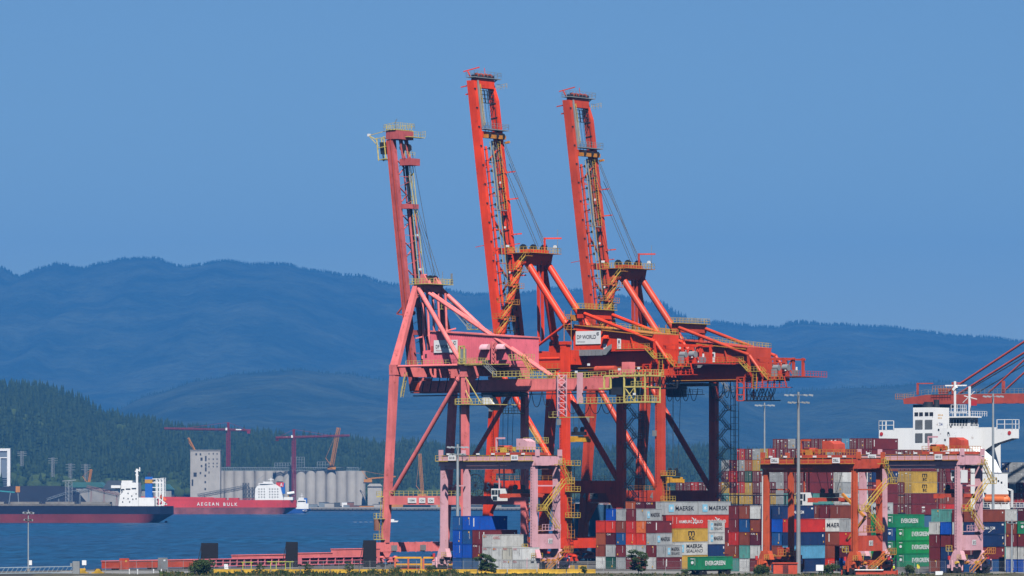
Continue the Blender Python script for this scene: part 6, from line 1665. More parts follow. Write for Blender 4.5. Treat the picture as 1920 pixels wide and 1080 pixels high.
for s_, e in ((1, wl), (-1, wr)):
    SP('wing_rail', MB().rail([(e, LB, zb1), (e + s_ * 5, LB, zb1)], 2.6, 2.4, .16).rail([(e, LB, zb1), (e, LB + 3.5, zb1)], 2.6, 1.7, .16), SHW)
    SP('bulwark', MB().box(min(e + s_ * 5.2, e + s_ * 15), max(e + s_ * 5.2, e + s_ * 15), LB, LB + .15, zb1, zb1 + .5), SHW)
    SP('lifebuoy', MB().tube((e + s_ * .9, LB - .12, zb1 - 1.1), (e + s_ * .9, LB - .02, zb1 - 1.1), .55, 12), RTEXT)
ha, hb_ = se(1785, LB), se(1842, LB)
hb_ -= 2.2
wh = SP('wheelhouse', MB().box(ha, hb_, LB - 3, LB + 1.2, zb1 + .02, zb1 + 3.2), SHW)
SP('wheelhouse_roof', MB().box(ha - .6, hb_ + .8, LB - 3.8, LB + 1.8, zb1 + 3.22, zb1 + 3.6), SHW, wh)
n = 7
for k in range(n):
    a = ha + .7 + (hb_ - ha - 1.2) * k / n
    SP('wheelhouse_window', MB().box(a, a + (hb_ - ha - 1.2) / n - .3, LB - 3.06, LB - 3.0, zb1 + 1.0, zb1 + 2.7), GLASS, wh)
for k in range(2): SP('wheelhouse_window', MB().box(hb_, hb_ + .06, LB - 2.7 + k * 2.0, LB - 1.1 + k * 2.0, zb1 + 1.0, zb1 + 2.7), GLASS, wh)
SP('monkey_rail', MB().rail([(ha, LB - 3.5, zb1 + 3.6), (hb_ + .5, LB - 3.5, zb1 + 3.6), (hb_ + .5, LB + 5, zb1 + 3.6)], 1.4, 1.2, .1), SHW)
SP('deck_rail', MB().rail([(cb_ + 1, L0 + .2, zwing), (se(1776, L0), L0 + .2, zwing), (se(1776, L0), L0 + 16, zwing)], 1.2, 1.4, .1), SHW)
SP('radar_mast', MB().bar((ha + 1, LB, zb1 + 3.6), (ha + 1, LB, zb1 + 13.5), .45).bar((ha - 2.2, LB, zb1 + 12.3), (ha + 4.2, LB + 1, zb1 + 12.3), .35).bar((ha + .5, LB, zb1 + 11), (ha + 1.5, LB, zb1 + 12), .8), SHW)
SP('signal_mast', MB().bar((ha + 5.2, LB + 1, zb1 + 3.6), (ha + 5.2, LB + 1, zb1 + 12), .5).bar((ha + 3.4, LB + 1, zb1 + 9.4), (ha + 7.6, LB + 1, zb1 + 8.4), .22).bar((ha + 3, LB + 1, zb1 + 7.5), (ha + 6.8, LB + 1, zb1 + 10.6), .18), SHW)
SP('aerial_platform', MB().rail([(cb_ + .4, L0 + 9, ztop - 1.2), (cb_ + 3.4, L0 + 9, ztop - 1.2), (cb_ + 3.4, L0 + 12, ztop - 1.2)], 2.0, 1.0, .12).box(cb_ + .2, cb_ + 3.6, L0 + 8.8, L0 + 12.2, ztop - 1.4, ztop - 1.2), SHW)
SP('courtesy_flag', MB().box(ha + 6.3, ha + 8.2, LB, LB + .05, zb1 + 6.6, zb1 + 8.0), RTEXT)
# lower tower on the landward side
ta, tb = se(1836, LB), se(1878, LB)
SP('accommodation_tower', MB().prism([(se(1776, L0) + .1, zb), (ta, zb), (ta, zb0 - .05), (se(1776, L0) + .1, zb0 - .05)], LB - .4, LB + 9.4), SHW)
SP('tower_flank', MB().prism([(ta + .02, zb), (ta + 4.5, zb), (ta + 4.0, zb + 5), (ta + .02, zb + 14)], LB + 1, LB + 9), SHW)
SP('tower_recess', MB().prism([(se(1790, LB), zb0 - .2), (se(1833, LB), zb0 - .2), (se(1827, LB), zb0 - 4.0), (se(1792, LB), zb0 - 4.0)], LB - .5, LB - .45), GREY)
SP('external_stair', MB().stair((se(1808, LB), LB - 1.2, zb0 - 4), (se(1820, LB), LB - 1.2, zb1), .8, t=.14), SHW)
SP('external_stair', MB().stair((se(1796, LB), LB - 1.2, zb0 - 4), (se(1784, LB), LB - 1.2, zb0 - 8), .8, t=.14), SHW)
SP('stair_landing', MB().deck(se(1784, LB), se(1838, LB), LB - 2, LB - .5, zb0 - 4.2).rail([(se(1788, LB), LB - 2, zb0 - 4.2), (se(1838, LB), LB - 2, zb0 - 4.2)], 1.2, 1.2, .1), SHW)
SP('main_deck_house', MB().box(se(1846, LB), se(1893, LB), LB - 12, LB - 1, 13.8, sz(888, 1870, LB - 12)), SHW)
SP('upper_deck_house', MB().prism([(se(1838, LB), sz(886, 1870, LB - 6)), (se(1880, LB), sz(886, 1870, LB - 6)), (se(1868, LB), sz(862, 1870, LB - 6)), (se(1838, LB), sz(835, 1870, LB - 6))], LB - 6, LB - .45), SHW)
SP('upper_rail', MB().rail([(se(1846, LB), LB - 12, sz(888, 1870, LB - 12)), (se(1893, LB), LB - 12, sz(888, 1870, LB - 12))], 1.3, 1.4, .1), SHW)
for (px, py) in ((1868, 898), (1872, 902), (1878, 905), (1856, 873), (1852, 880), (1783, 800), (1778, 812), (1772, 825), (1760, 806)):
    l_ = LB - 12 if py > 890 else (LB - .4 if py > 860 else L0 + .05)
    e_, _, z_ = at(px, py, l_); SP('porthole', MB().box(e_ - .25, e_ + .25, l_ - .04, l_, z_ - .3, z_ + .3), GLASS)
e_, l_, z_ = at(1862, 937, LB - 14)
lbm = MB().tube((e_ - 2.4, LB - 13, z_), (e_ + 3.6, LB - 13, z_), 1.25, 12)
lbm.tube((e_ - 3.4, LB - 13, z_ + .2), (e_ - 2.4, LB - 13, z_), .6, 12, 1.25).tube((e_ + 3.6, LB - 13, z_), (e_ + 4.6, LB - 13, z_ + .2), 1.25, 12, .6).box(e_ - 2.6, e_ + 3.9, LB - 13.9, LB - 12.1, z_ + .9, z_ + 1.5)
lifeboat = lbm.build('lifeboat', paint('orange_lifeboat', (0.80, 0.20, 0.06), dirt=.15), None, (e_, LB - 13, z_))
lifeboat.location = y2w(e_, LB - 13, z_); lifeboat.rotation_euler = (0, 0, -TH); tag(lifeboat, 'orange enclosed lifeboat hanging from davits beside the white bridge tower', 'lifeboat')
SP('davit', MB().bar((e_ - 3.6, LB - 12, z_ - 3), (e_ - 4.4, LB - 12.8, z_ + 3), .5).bar((e_ - 4.4, LB - 12.8, z_ + 3), (e_ - 2.6, LB - 13, z_ + 3.2), .4).bar((e_ + 4.8, LB - 12, z_ - 3), (e_ + 5.4, LB - 12.8, z_ + 2.6), .5).bar((e_ + 5.4, LB - 12.8, z_ + 2.6), (e_ + 3.8, LB - 13, z_ + 3), .4), SHW)
SP('embarkation_deck', MB().deck(e_ - 5, e_ + 16, LB - 14.6, LB - 12.05, z_ - 2).rail([(e_ - 5, LB - 14.6, z_ - 2), (e_ + 16, LB - 14.6, z_ - 2)], 1.2, 1.2, .1), SHW)

# deck containers: (l, list of rows); column k counts from the landward side
DPI = 2.5; PT = 2.93; ZB = 17.0
def ship_bay(l, tiers, where, L_=FT40):
    for T, cols, logo in tiers:
        for k, c in cols:
            container(-5.0 - DPI * (k + 1) + .03, l, ZB + PT * (T - 1), L_, 2.9, c, where % ('tier %s of' % ('zero', 'one', 'two', 'three', 'four', 'five', 'six')[T]), logo if k == cols[0][0] else None, True)
mx = random.Random(21)
def mixcols(ks, fixed=None, base=('maroon', 'maroon', 'maroon', 'dark maroon', 'maroon', 'grey', 'brown', 'mustard yellow', 'red')):
    r = []
    for k in ks: r.append((k, (fixed or {}).get(k, mx.choice(base))))
    return r
WX = '%s first ship deck stack'
ship_bay(179.4, [
    (1, mixcols(range(0, 17), {0: 'teal', 1: 'mustard yellow', 2: 'teal', 3: 'grey', 4: 'mustard yellow', 5: 'grey', 6: 'maroon', 7: 'mustard yellow', 8: 'mustard yellow', 9: 'mustard yellow', 10: 'teal'}), None),
    (2, mixcols(range(0, 17), {0: 'maroon', 1: 'brown', 2: 'maroon', 3: 'grey', 4: 'maroon', 5: 'grey', 6: 'maroon', 7: 'mustard yellow', 8: 'red', 9: 'maroon', 10: 'mustard yellow', 11: 'brown', 12: 'grey', 13: 'maroon', 14: 'red', 15: 'maroon'}), 'vert'),
    (3, mixcols(range(0, 11), {0: 'maroon', 1: 'maroon', 2: 'maroon', 3: 'grey', 6: 'maroon', 7: 'dark green', 8: 'maroon', 9: 'red', 10: 'maroon'}), None),
    (4, mixcols(range(0, 11), {0: 'pale grey', 1: 'blue', 2: 'red', 3: 'grey', 4: 'mustard yellow', 5: 'teal', 6: 'mustard yellow', 7: 'rust orange', 8: 'grey', 9: 'maroon', 10: 'grey'}), None),
    (5, mixcols(range(1, 9), {1: 'maroon', 2: 'maroon', 3: 'maroon', 4: 'red', 5: 'mustard yellow', 6: 'grey', 7: 'maroon', 8: 'red'}), 'zim')], WX)
W2 = '%s second ship deck stack'
ship_bay(195.8, [(0, [(0, 'grey')], None), (1, [(0, 'white'), (1, 'grey')], 'maersk'), (2, [(0, 'grey'), (1, 'white')], 'oocl_red'), (3, [(0, 'white'), (1, 'grey')], None), (4, [(0, 'navy'), (1, 'navy')], None), (5, mixcols(range(0, 6), {0: 'maroon'}), None)], W2)
W3 = '%s third ship deck stack'
ship_bay(210.2, [(6, mixcols(range(0, 13), {0: 'maroon', 1: 'maroon', 2: 'maroon', 3: 'light blue', 4: 'maroon', 5: 'dark maroon', 6: 'maroon', 7: 'maroon', 8: 'maroon', 9: 'navy', 10: 'grey', 11: 'maroon', 12: 'maroon'}), 'vert'), (5, mixcols(range(0, 13)), None),
                 (4, [(0, 'brown')], 'vert'), (3, [(0, 'navy')], None), (2, [(0, 'maroon')], 'zim'), (1, [(0, 'maroon')], None), (0, [(0, 'maroon')], None)], W3)
W4 = '%s fourth ship deck stack'
ship_bay(229.3, [(5, mixcols(range(0, 6), {0: 'brown', 1: 'maroon'}), 'vert'), (4, [(0, 'maroon'), (1, 'maroon')], None), (3, [(0, 'mustard yellow'), (1, 'mustard yellow')], 'msc'), (2, [(0, 'mustard yellow'), (1, 'maroon')], 'msc'), (1, [(0, 'maroon'), (1, 'brown')], None), (0, [(0, 'maroon'), (1, 'maroon')], 'zim')], W4)
W5 = '%s fifth ship deck stack'
ship_bay(246.3, [(4, [(0, 'maroon'), (1, 'grey')], None), (3, [(0, 'maroon'), (1, 'maroon')], None), (2, [(0, 'maroon'), (1, 'navy')], None), (1, [(0, 'brown'), (1, 'maroon')], 'vert'), (0, [(0, 'red'), (1, 'maroon')], None)], W5)
W6 = '%s deck stack behind white bridge'
def aft(k, T, c): container(-5.0 - DPI * (k + 1), 318.0, ZB + PT * (T - 1), FT40, 2.9, c, W6 % ('tier %s of' % ('zero', 'one', 'two', 'three', 'four')[T]), None, True)
for T, cols in ((4, ['grey', 'grey', 'navy']), (3, ['grey', 'grey', 'grey', 'pale grey']), (2, ['maroon', 'grey', 'red', 'maroon']), (1, ['red', 'red', 'slate blue', 'maroon']), (0, ['navy', 'maroon', 'grey', 'navy'])):
    for k, c in enumerate(cols): aft(k + 8, T, c)
print('containers', NCONT)

# ================================================================== YARD GANTRIES (rubber tyred)
def rtg(e0, l0, span, wb, M, RM, label, number, trolley_f=0.72, mirror=False, zt=28.4, cabcol=None, RAIL=None):
    org = (e0 + span / 2, l0 + wb / 2, QZ)
    t = Thing('yard_gantry_crane', label, 'gantry crane', org)
    P = t.part; RAIL = RAIL or YEL
    e1 = e0 + span; l1 = l0 + wb; zg = zt - 2.5
    for e in (e0, e1):
        for l in (l0, l1):
            P('leg', MB().bar((e, l, 8.2), (e, l, zg), 1.05, 1.4, 1.0, 1.2) if number != 'x' else MB().bar((e, l, 8.2), (e, l, zg), .8, 1.1, .75, 1.0), M)
            P('leg_foot', MB().prism([(e - 1.5, 6.6), (e + 1.5, 6.6), (e + .85, 8.4), (e - .85, 8.4)], l - .75, l + .75), M)
        P('sill_beam', MB().box(e - .55, e + .55, l0 - 2.6, l1 + 2.6, 5.6, 6.6), M)
        P('top_tie', MB().box(e - .4, e + .4, l0 + .55, l1 - .55, zg + .1, zg + 2.0), M if e == e0 else RM)
        P('strut', MB().bar((e, l0 + .5, zg - 4.2), (e, l1 - .5, zg - 4.2), .28), M)
        for l in (l0 - 1.6, l1 + 1.6):
            b = P('wheel_bogie', MB().box(e - .6, e + .6, l - 1.7, l + 1.7, 4.9, 5.58).box(e - .35, e + .35, l - .3, l + .3, 5.5, 6.5), M)
            for q in (-.95, .95):
                P('wheel', sheave(MB(), (e - .45, l + q, QZ + .78), .78, .5, 'e').tube((e + .2, l + q, QZ + .78), (e + .7, l + q, QZ + .78), .78, 14), BLACK, b)
            for q in (-1.9, 1.9): P('jack', MB().tube((e + .7, l + q, 4.4), (e + .7, l + q, 6.6), .22, 8), M, b)
            P('flashing_beacon', MB().tube((e, l + (1.9 if l > l0 else -1.9), 6.6), (e, l + (1.9 if l > l0 else -1.9), 7.4), .3, 8), RTEXT, b)
    for l in (l0, l1):
        P('girder', MB().box(e0 - 1.0, e1 + 1.0, l - .65, l + .65, zg + .02, zt - .55), RM)
        s_ = -1 if l == l0 else 1
        P('girder_walkway', MB().box(e0 - 1.2, e1 + .4, min(l + s_ * .66, l + s_ * 1.5), max(l + s_ * .66, l + s_ * 1.5), zt - 1.55, zt - 1.4), RAIL)
        P('girder_railing', MB().rail([(e0 - 1.2, l + s_ * 1.48, zt - 1.4), (e1 + .4, l + s_ * 1.48, zt - 1.4)], 1.1, 1.8, .085), RAIL)
        P('trolley_rail', MB().box(e0 - .6, e1 + .6, l - .1, l + .1, zt - .54, zt - .3), DARK)
        P('under_conduit', MB().box(e0, e1, l - .3, l + .3, zg - .7, zg - .02), M)
    for e, w in ((e0 + span * .10, 2.0), (e0 + span * .80, 1.8)):
        sb = P('sign_board', MB().box(e, e + w, l0 - 1.68, l0 - 1.58, zt - 1.35, zt - .25), SIGNW)
        letter('DELL' if number == 'x' else number, w * .7, .5, (e + w / 2, l0 - 1.71, zt - .8), '-l', INK, sb, org)
    for e in (e0 - .9, e1 + .9):
        for l in (l0, l1): P('end_stop', MB().box(e - .25, e + .25, l - .5, l + .5, zt - .5, zt + .9), M)
    for q in range(6): P('floodlight', MB().box(e0 + span * (q + .5) / 6, e0 + span * (q + .5) / 6 + .7, l0 - 1.75, l0 - 1.45, zt - .2, zt + .15), WHITE)
    # trolley with machinery
    tc = e0 + span * trolley_f
    P('trolley_frame', MB().box(tc - 4.6, tc + 4.2, l0 - .4, l1 + .4, zt - .25, zt + .3), RTGRED)
    P('hoist_housing', MB().prism([(tc + .2, zt + .9), (tc + 3.2, zt + .9), (tc + 3.0, zt + 2.6), (tc + 1.8, zt + 3.2), (tc + .2, zt + 3.2)], l0 + 2.4, l1 - 2.4), M if number == '5018' else RTGRED)
    P('hoist_drum', MB().tube((tc - 3.6, l0 + 1.6, zt + 1.1), (tc - .6, l0 + 1.6, zt + 1.1), .7, 12), RTGRED)
    P('motor', MB().box(tc - 2.6, tc - 1.2, l0 + .4, l0 + 1.4, zt + .3, zt + 1.3).tube((tc - 2, l0 + 3, zt + 1), (tc - .8, l0 + 3, zt + 1), .5, 10), RAIL)
    P('trolley_railing', MB().rail([(tc - 4.6, l0 - .4, zt + .3), (tc + 4.2, l0 - .4, zt + .3), (tc + 4.2, l1 + .4, zt + .3)], 1.1, 1.0, .085), RAIL)
    P('trolley_davit', MB().bar((tc - 3.4, l0 + .2, zt + .3), (tc - 3.4, l0 + .2, zt + 3.4), .3).bar((tc - 3.4, l0 + .2, zt + 3.3), (tc - 1.2, l0 + .2, zt + 3.3), .35), M)
    ce = tc - 3.4 if not mirror else tc + 3.4
    cz = zg - 7.4 if not mirror else zg - 3.6
    cab = P('operator_cab', MB().prism([(ce - 1.1, cz + .7), (ce - .6, cz), (ce + 1.4, cz), (ce + 1.4, cz + 2.6), (ce - 1.1, cz + 2.6)], l0 - .2, l0 + 2.2), WHITE)
    for a, b, c, d_ in ((ce - .95, ce - .15, cz + 1.35, cz + 2.3), (ce + 0.0, ce + .6, cz + 1.35, cz + 2.3), (ce - .7, ce + .5, cz + .15, cz + 1.0), (ce + .8, ce + 1.25, cz + .9, cz + 2.3)):
        P('cab_window', MB().box(a, b, l0 - .25, l0 - .2, c, d_), GLASS, cab)
    P('cab_hanger', MB().bar((ce + .6, l0 + .4, cz + 2.6), (ce + .6, l0 + .4, zt - .3), .22).bar((ce + .6, l0 + 2, cz + 2.6), (ce + .6, l0 + 2, zt - .3), .22), M)
    sz_ = zg - 6.6
    se_ = tc + .6
    for a in (-1.6, 1.6):
        for b in (l0 + 2.2, l1 - 2.2):
            P('hoist_rope', MB().tube((se_ + a * 1.6, b, zt - .3), (se_ + a * .6, (b + org[1]) / 2, sz_ + 1.9), .06, 5), ROPE)
    P('head_block', MB().box(se_ - 1.4, se_ + 1.4, org[1] - 1.5, org[1] + 1.5, sz_ + .8, sz_ + 1.7), DARK)
    for a in (-1, 1): P('sheave', sheave(MB(), (se_ + a, org[1] - 1, sz_ + 2.1), .55, .35), DARK)
    P('spreader', MB().box(se_ - .9, se_ + .9, org[1] - 5.8, org[1] + 5.8, sz_, sz_ + .75).box(se_ - 1.2, se_ + 1.2, org[1] - 6.1, org[1] - 5.8, sz_ - .2, sz_ + .7).box(se_ - 1.2, se_ + 1.2, org[1] + 5.8, org[1] + 6.1, sz_ - .2, sz_ + .7), RTGRED)
    # power house and access on the right frame
    bx0 = e1 + .6
    ph = P('power_house', MB().box(e1 - .95, e1 + 1.3, l0 + .85, l1 - .75, 8.5, 11.6), PALEPINK if M is PALEPINK else RTGRED)
    pb = P('number_board', MB().box(e1 + 1.3, e1 + 1.36, l0 + 3.2, l0 + 4.6, 9.6, 10.6), SIGNW, ph)
    letter(number if number != 'x' else '5015', 1.2, .7, (e1 + 1.4, l0 + 3.9, 10.1), '+e', INK, ph, org)
    P('power_platform', MB().deck(e1 - 1, e1 + 1.6, l0 + .8, l1 - .6, 12.4).rail([(e1 + 1.6, l0 + .8, 12.4), (e1 + 1.6, l1 - .6, 12.4)], 1.2, 1.0, .09), RAIL if M is not PALEPINK else PALEPINK)
    P('stair_flight', MB().stair((e1 + 1.5, l0 + 1.2, 16.6), (e1 + 1.5, l1 + .6, 22.2), .8, side=(1, 0, 0), t=.10), YEL)
    P('stair_flight', MB().stair((e1 + 2.1, l1 - 2.2, 12.6), (e1 + 2.1, l0 + 1.2, 16.6), .8, side=(1, 0, 0), t=.10), YEL)
    P('stair_landing', MB().deck(e1 + 1.0, e1 + 2.6, l0 - .2, l0 + 1.3, 16.6).rail([(e1 + 1, l0 - .2, 16.6), (e1 + 2.6, l0 - .2, 16.6), (e1 + 2.6, l0 + 1.2, 16.6)], 1.2, .8, .09), YEL)
    P('stair_landing', MB().deck(e1 + .8, e1 + 2.4, l1 + .5, l1 + 3.0, 22.2).rail([(e1 + 2.4, l1 + .5, 22.2), (e1 + 2.4, l1 + 3, 22.2)], 1.2, .8, .09), YEL)
    P('stair_flight', MB().stair((e1 + 1.6, l1 + 2.8, 22.2), (e1 + 1.6, l1 - .8, 26.2), .8, side=(1, 0, 0), t=.10), YEL)
    P('stair_landing', MB().deck(e1 + .9, e1 + 2.6, l1 - 2, l1 - .6, 26.2).rail([(e1 + 2.6, l1 - 2, 26.2), (e1 + 2.6, l1 - .6, 26.2)], 1.2, .8, .09), YEL)
    P('stair_flight', MB().stair((e1 + 1.6, l0 + 2.4, 4.0), (e1 + 1.6, l1 + 1.5, 7.8), .8, side=(1, 0, 0), t=.10), ORYEL)
    P('service_platform', MB().deck(e1 + 1.1, e1 + 2.4, l1 - .4, l1 + 2.6, 7.8).rail([(e1 + 2.4, l1 - .4, 7.8), (e1 + 2.4, l1 + 2.6, 7.8)], 1.2, .8, .1), ORYEL)
    P('leg_platform', MB().deck(e1 - 2.2, e1 - .8, l0 - 1.2, l0 + .4, 8.4).rail([(e1 - 2.2, l0 - 1.2, 8.4), (e1 - .8, l0 - 1.2, 8.4)], 1.1, .7, .1), YEL)
    P('fuel_tank', MB().tube((e1 - .2, l0 + 3, 6.4 + .6), (e1 - .2, l0 + 5.4, 6.4 + .6), .5, 12), GREY)
    P('cable_conduit', MB().bar((e0 - .9, l0 - .2, 7.5), (e0 - .75, l0 - .2, zg), .18), SIGNW)
    P('leg_ladder', ladder(MB(), (e1 - .2, l0 - .72, 9), (e1 - .1, l0 - .66, zg), .45, (1, 0, 0)), M)
    rq = random.Random(int(e0 * 10))
    for e in (e0, e1):
        for k in range(7):
            l = l0 - 1.8 + k * (wb + 3.6) / 6; w = rq.uniform(.3, .6); hh = rq.uniform(.4, 1.1)
            P('service_box', MB().box(e + .56, e + .56 + w, l - w * .6, l + w * .6, 5.7, 5.7 + hh) if k % 2 else MB().tube((e + .8, l - .5, 6.0), (e + .8, l + .5, 6.0), .3, 8), (M, GREY, YEL, DARK, M, RTGRED, ORYEL)[rq.randrange(7)])
        P('sill_railing', MB().rail([(e + 1.1, l0 - 2.2, 6.6), (e + 1.1, l0 + 1.5, 6.6)], 1.0, .8, .08), YEL)
        P('hydraulic_hose', MB().path([(e + .6, l0 - 1.2, 6.8), (e + 1.0, l0 + .6, 6.1), (e + .9, l0 + 2.4, 6.7), (e + .7, l0 + 4.6, 6.2)], .07), BLACK)
    if number == 'x':
        P('festoon_arm', MB().bar((e1 - 9, l1, 20), (e1 - 3.0, l1 - .5, 15.2), .5).bar((e1 - 3.0, l1 - .5, 15.2), (e1 - 8, l1, 10.4), .45), ORYEL)
        P('genset_platform', MB().deck(e0 + .8, e0 + 2.4, l0 + .8, l1 - .8, 7.4).rail([(e0 + 2.4, l0 + .8, 7.4), (e0 + 2.4, l1 - .8, 7.4)], 1.2, .9, .1), ORYEL)
        P('genset', MB().box(e0 - .5, e0 + .7, l0 + 4.5, l0 + 7.2, 6.7, 9.0), RTGRED)
    return t
rtg(67.9, -62.6, 24.1, 7.7, PALEPINK, PALEPINK, 'pale pink rubber tyred yard gantry numbered 5018 over blue and grey containers', '5018')
rtg(at(1437, 1000, -52.0)[0], -52.0, 21.7, 8.85, paint('orange_gantry_paint', (0.62, 0.105, 0.035), dirt=.3, rust=.3, streak=.35), RTGRED, 'orange rubber tyred yard gantry in front of the mixed stacks', 'x', 0.55, zt=27.6, RAIL=ORYEL)
rtg(at(1797, 1000, -28.2)[0] - 23.4, -28.2, 23.4, 7.7, PALEPINK, PALEPINK, 'pale pink rubber tyred yard gantry numbered 5015 beside the green stack', '5015', 0.83, True, RAIL=ORYEL)
# ================================================================== FOREGROUND AND LIGHT POLES
def gp(px, py):
    """point of the quay surface seen at a photo pixel (py below the horizon)"""
    Y = F * (CAMZ - QZ) / (py - HOR)
    return Vector(((px - 960) / F * Y, Y, QZ))
def w2y(p):
    dx, dy = p.x - AX, p.y - AY
    return (dx * CE - dy * SE, dx * SE + dy * CE)
# pale concrete apron along the front of the yard and rough bank before it
APR = paint('pale_concrete_apron', (0.27, 0.26, 0.245), rough=.9, dirt=.3, streak=0, scale=.08)
BANK = paint('rough_weedy_ground', (0.10, 0.09, 0.055), rough=.95, dirt=.5, streak=0, scale=.3)
mb = MB().box(-95, 150, 988, 1016, QZ - .3, QZ + .006)
tag(mb.build('pavement', APR), 'pale concrete apron along the front of the yard', None, kind='structure')
mb = MB()
gx = np.linspace(-95, 150, 120); gy = np.linspace(900, 984, 14)
for y in gy:
    for x in gx: mb.v.append((x, y, QZ + .03 + (0.5 * mnoise.noise(Vector((x * .12, y * .12, 0))) + .1) * (1 if 902 < y < 982 else 0)))
nx_ = len(gx)
mb.f = [(j * nx_ + i, j * nx_ + i + 1, (j + 1) * nx_ + i + 1, (j + 1) * nx_ + i) for j in range(len(gy) - 1) for i in range(nx_ - 1)]; mb.smooth = [True] * len(mb.f)
tag(mb.build('ground_bank', BANK), 'weedy bank in front of the yard fence', None, kind='structure')
# near shore so that the bank stands on land all the way to the camera's foot
mb = MB().box(-95, 150, 880, 984, -5.5, QZ - .02)
tag(mb.build('near_shore', QWALL), 'concrete edge of the near shore', None, kind='structure')

# yellow concrete barriers
BARY = paint('weathered_yellow_barrier', (0.60, 0.36, 0.03), rough=.8, dirt=.45, streak=.5, scale=.5)
prof = [(-.35, 0), (.35, 0), (.30, .18), (.14, .42), (.11, .95), (-.11, .95), (-.14, .42), (-.30, .18)]
bm_ = MB().prism(prof, -2.95, 2.95, 'x')
bme = None
def at_ground(px, Y): return Vector(((px - 960) / F * Y, Y, QZ))
k = 0
for px in np.arange(425, 1120, 55.4):
    if 520 < px < 545: pass
    p = at_ground(px, 984.6)
    if bme is None:
        o = bm_.build('concrete_barrier', BARY); bme = o.data
    else:
        o = bpy.data.objects.new('concrete_barrier', bme); COL.objects.link(o)
    o.location = p + Vector((0, 0, .01)); o.rotation_euler = (0, 0, R(rnd.uniform(-.6, .6)))
    tag(o, 'weathered yellow concrete barrier in the line behind the weedy bank', 'barrier', 'yellow barriers in a line'); k += 1
# chain link fence
FEN = flat('fence_wire', (0.16, 0.17, 0.18), .5)
t = Thing('chain_link_fence', 'long chain link fence between the bank and the container yard', 'fence', yard=False, loc=at_ground(1000, 987.2))
x0, x1 = -88.0, 104.0
for x in np.arange(x0, x1, 3.2): t.part('post', MB().bar((x, 0, 0), (x, 0, 2.7), .07), GREY)
wm = MB()
for z in (.1, 1.3, 2.55): wm.bar((x0, 0, z), (x1, 0, z), .035)
for x in np.arange(x0, x1, .42):
    wm.bar((x, 0, .1), (x + 2.45, 0, 2.55), .014).bar((x + 2.45, 0, .1), (x, 0, 2.55), .014)
wo = t.part('wire_mesh', wm, FEN); wo['kind'] = 'stuff'

# stored pink boom sections along the quay edge
def section(px0, px1, e, z0, h, w, mat, label, ribs=0, open_side=False, topm=None):
    l0 = ate(px0, 1060, e)[1]; l1 = ate(px1, 1060, e)[1]
    org = (e, (l0 + l1) / 2, z0)
    t = Thing('boom_section', label, 'crane section', org, group='pink crane sections stored on the quay')
    if open_side:
        t.part('back_plate', MB().box(e - w / 2, e - w / 2 + .1, l0, l1, z0, z0 + h), mat)
        t.part('flange', MB().box(e - w / 2 + .1, e + w / 2, l0, l1, z0 + h - .16, z0 + h), mat); t.part('flange', MB().box(e - w / 2 + .1, e + w / 2, l0, l1, z0, z0 + .16), mat)
        t.part('stringer', MB().box(e - w / 2 + .1, e + w / 2 - .1, l0 + .1, l1 - .1, z0 + h * .48, z0 + h * .48 + .14), mat)
        for i in range(ribs + 1):
            l = l0 + (l1 - l0) * i / ribs; t.part('rib', MB().box(e - w / 2 + .1, e + w / 2 - .06, l - .1, l + .1, z0 + .17, z0 + h - .17), mat)
    else:
        t.part('box_girder', MB().box(e - w / 2, e + w / 2, l0, l1, z0, z0 + h), mat)
        t.part('top_plate', MB().box(e - w / 2 - .1, e + w / 2 + .1, l0 - .1, l1 + .1, z0 + h + .003, z0 + h + .18), topm or mat)
        for i in range(ribs): 
            l = l0 + (l1 - l0) * (i + .5) / ribs; t.part('stiffener', MB().box(e + w / 2, e + w / 2 + .12, l - .08, l + .08, z0, z0 + h), mat)
    for q in (.12, .5, .88):
        l = l0 + (l1 - l0) * q; t.part('timber_skid', MB().box(e - w / 2 - .3, e + w / 2 + .3, l - .2, l + .2, QZ, z0 - .003), TIMBER)
    return t
ROSE = paint('rose_primer', (0.85, 0.22, 0.27), dirt=.2, rust=.2)
section(197, 372, 3.4, QZ + .35, 1.5, 2.0, RTGRED, 'rusty red box section of a crane boom with a pink top on the pier', 0, False, PINK)
section(362, 545, 4.2, QZ + .35, 1.7, 1.2, ROSE, 'ribbed rose pink girder lying between the first two black panels', 14, True)
section(562, 704, 4.4, QZ + .35, 1.7, 1.2, ROSE, 'ribbed rose pink girder lying up to the third black panel', 9, True)
section(440, 545, 0.6, QZ + .5, 2.1, 1.8, PINK, 'faded pink box girder behind the ribbed girder and second panel')
section(556, 618, 0.4, QZ + .5, 2.3, 1.8, PINK, 'faded pink box girder just beyond the second black panel')
section(627, 706, -.2, QZ + .5, 3.1, 2.0, PINK, 'short deep pink topped box girder beside the third black panel', 0, False, PINK)
for (px, col, nm) in ((233, RTGRED, 'dark red electric cabinet standing on the rusty boom section'), (305, GREY, 'grey electric cabinet standing beside the pink boom section')):
    e, l, z = ate(px, 1060, 5.4)
    t = Thing('electric_cabinet', nm, 'cabinet', (e, l, QZ)); t.part('case', MB().box(e - .5, e + .5, l - 1.0, l + 1.0, QZ, QZ + 2.5), col); t.part('plinth', MB().box(e - .6, e + .6, l - 1.1, l + 1.1, QZ - .02, QZ + .12), GREY); t.part('name_plate', MB().box(e + .5, e + .53, l - .3, l + .3, QZ + 1.7, QZ + 2.1), YMARK if px < 250 else SIGNW)
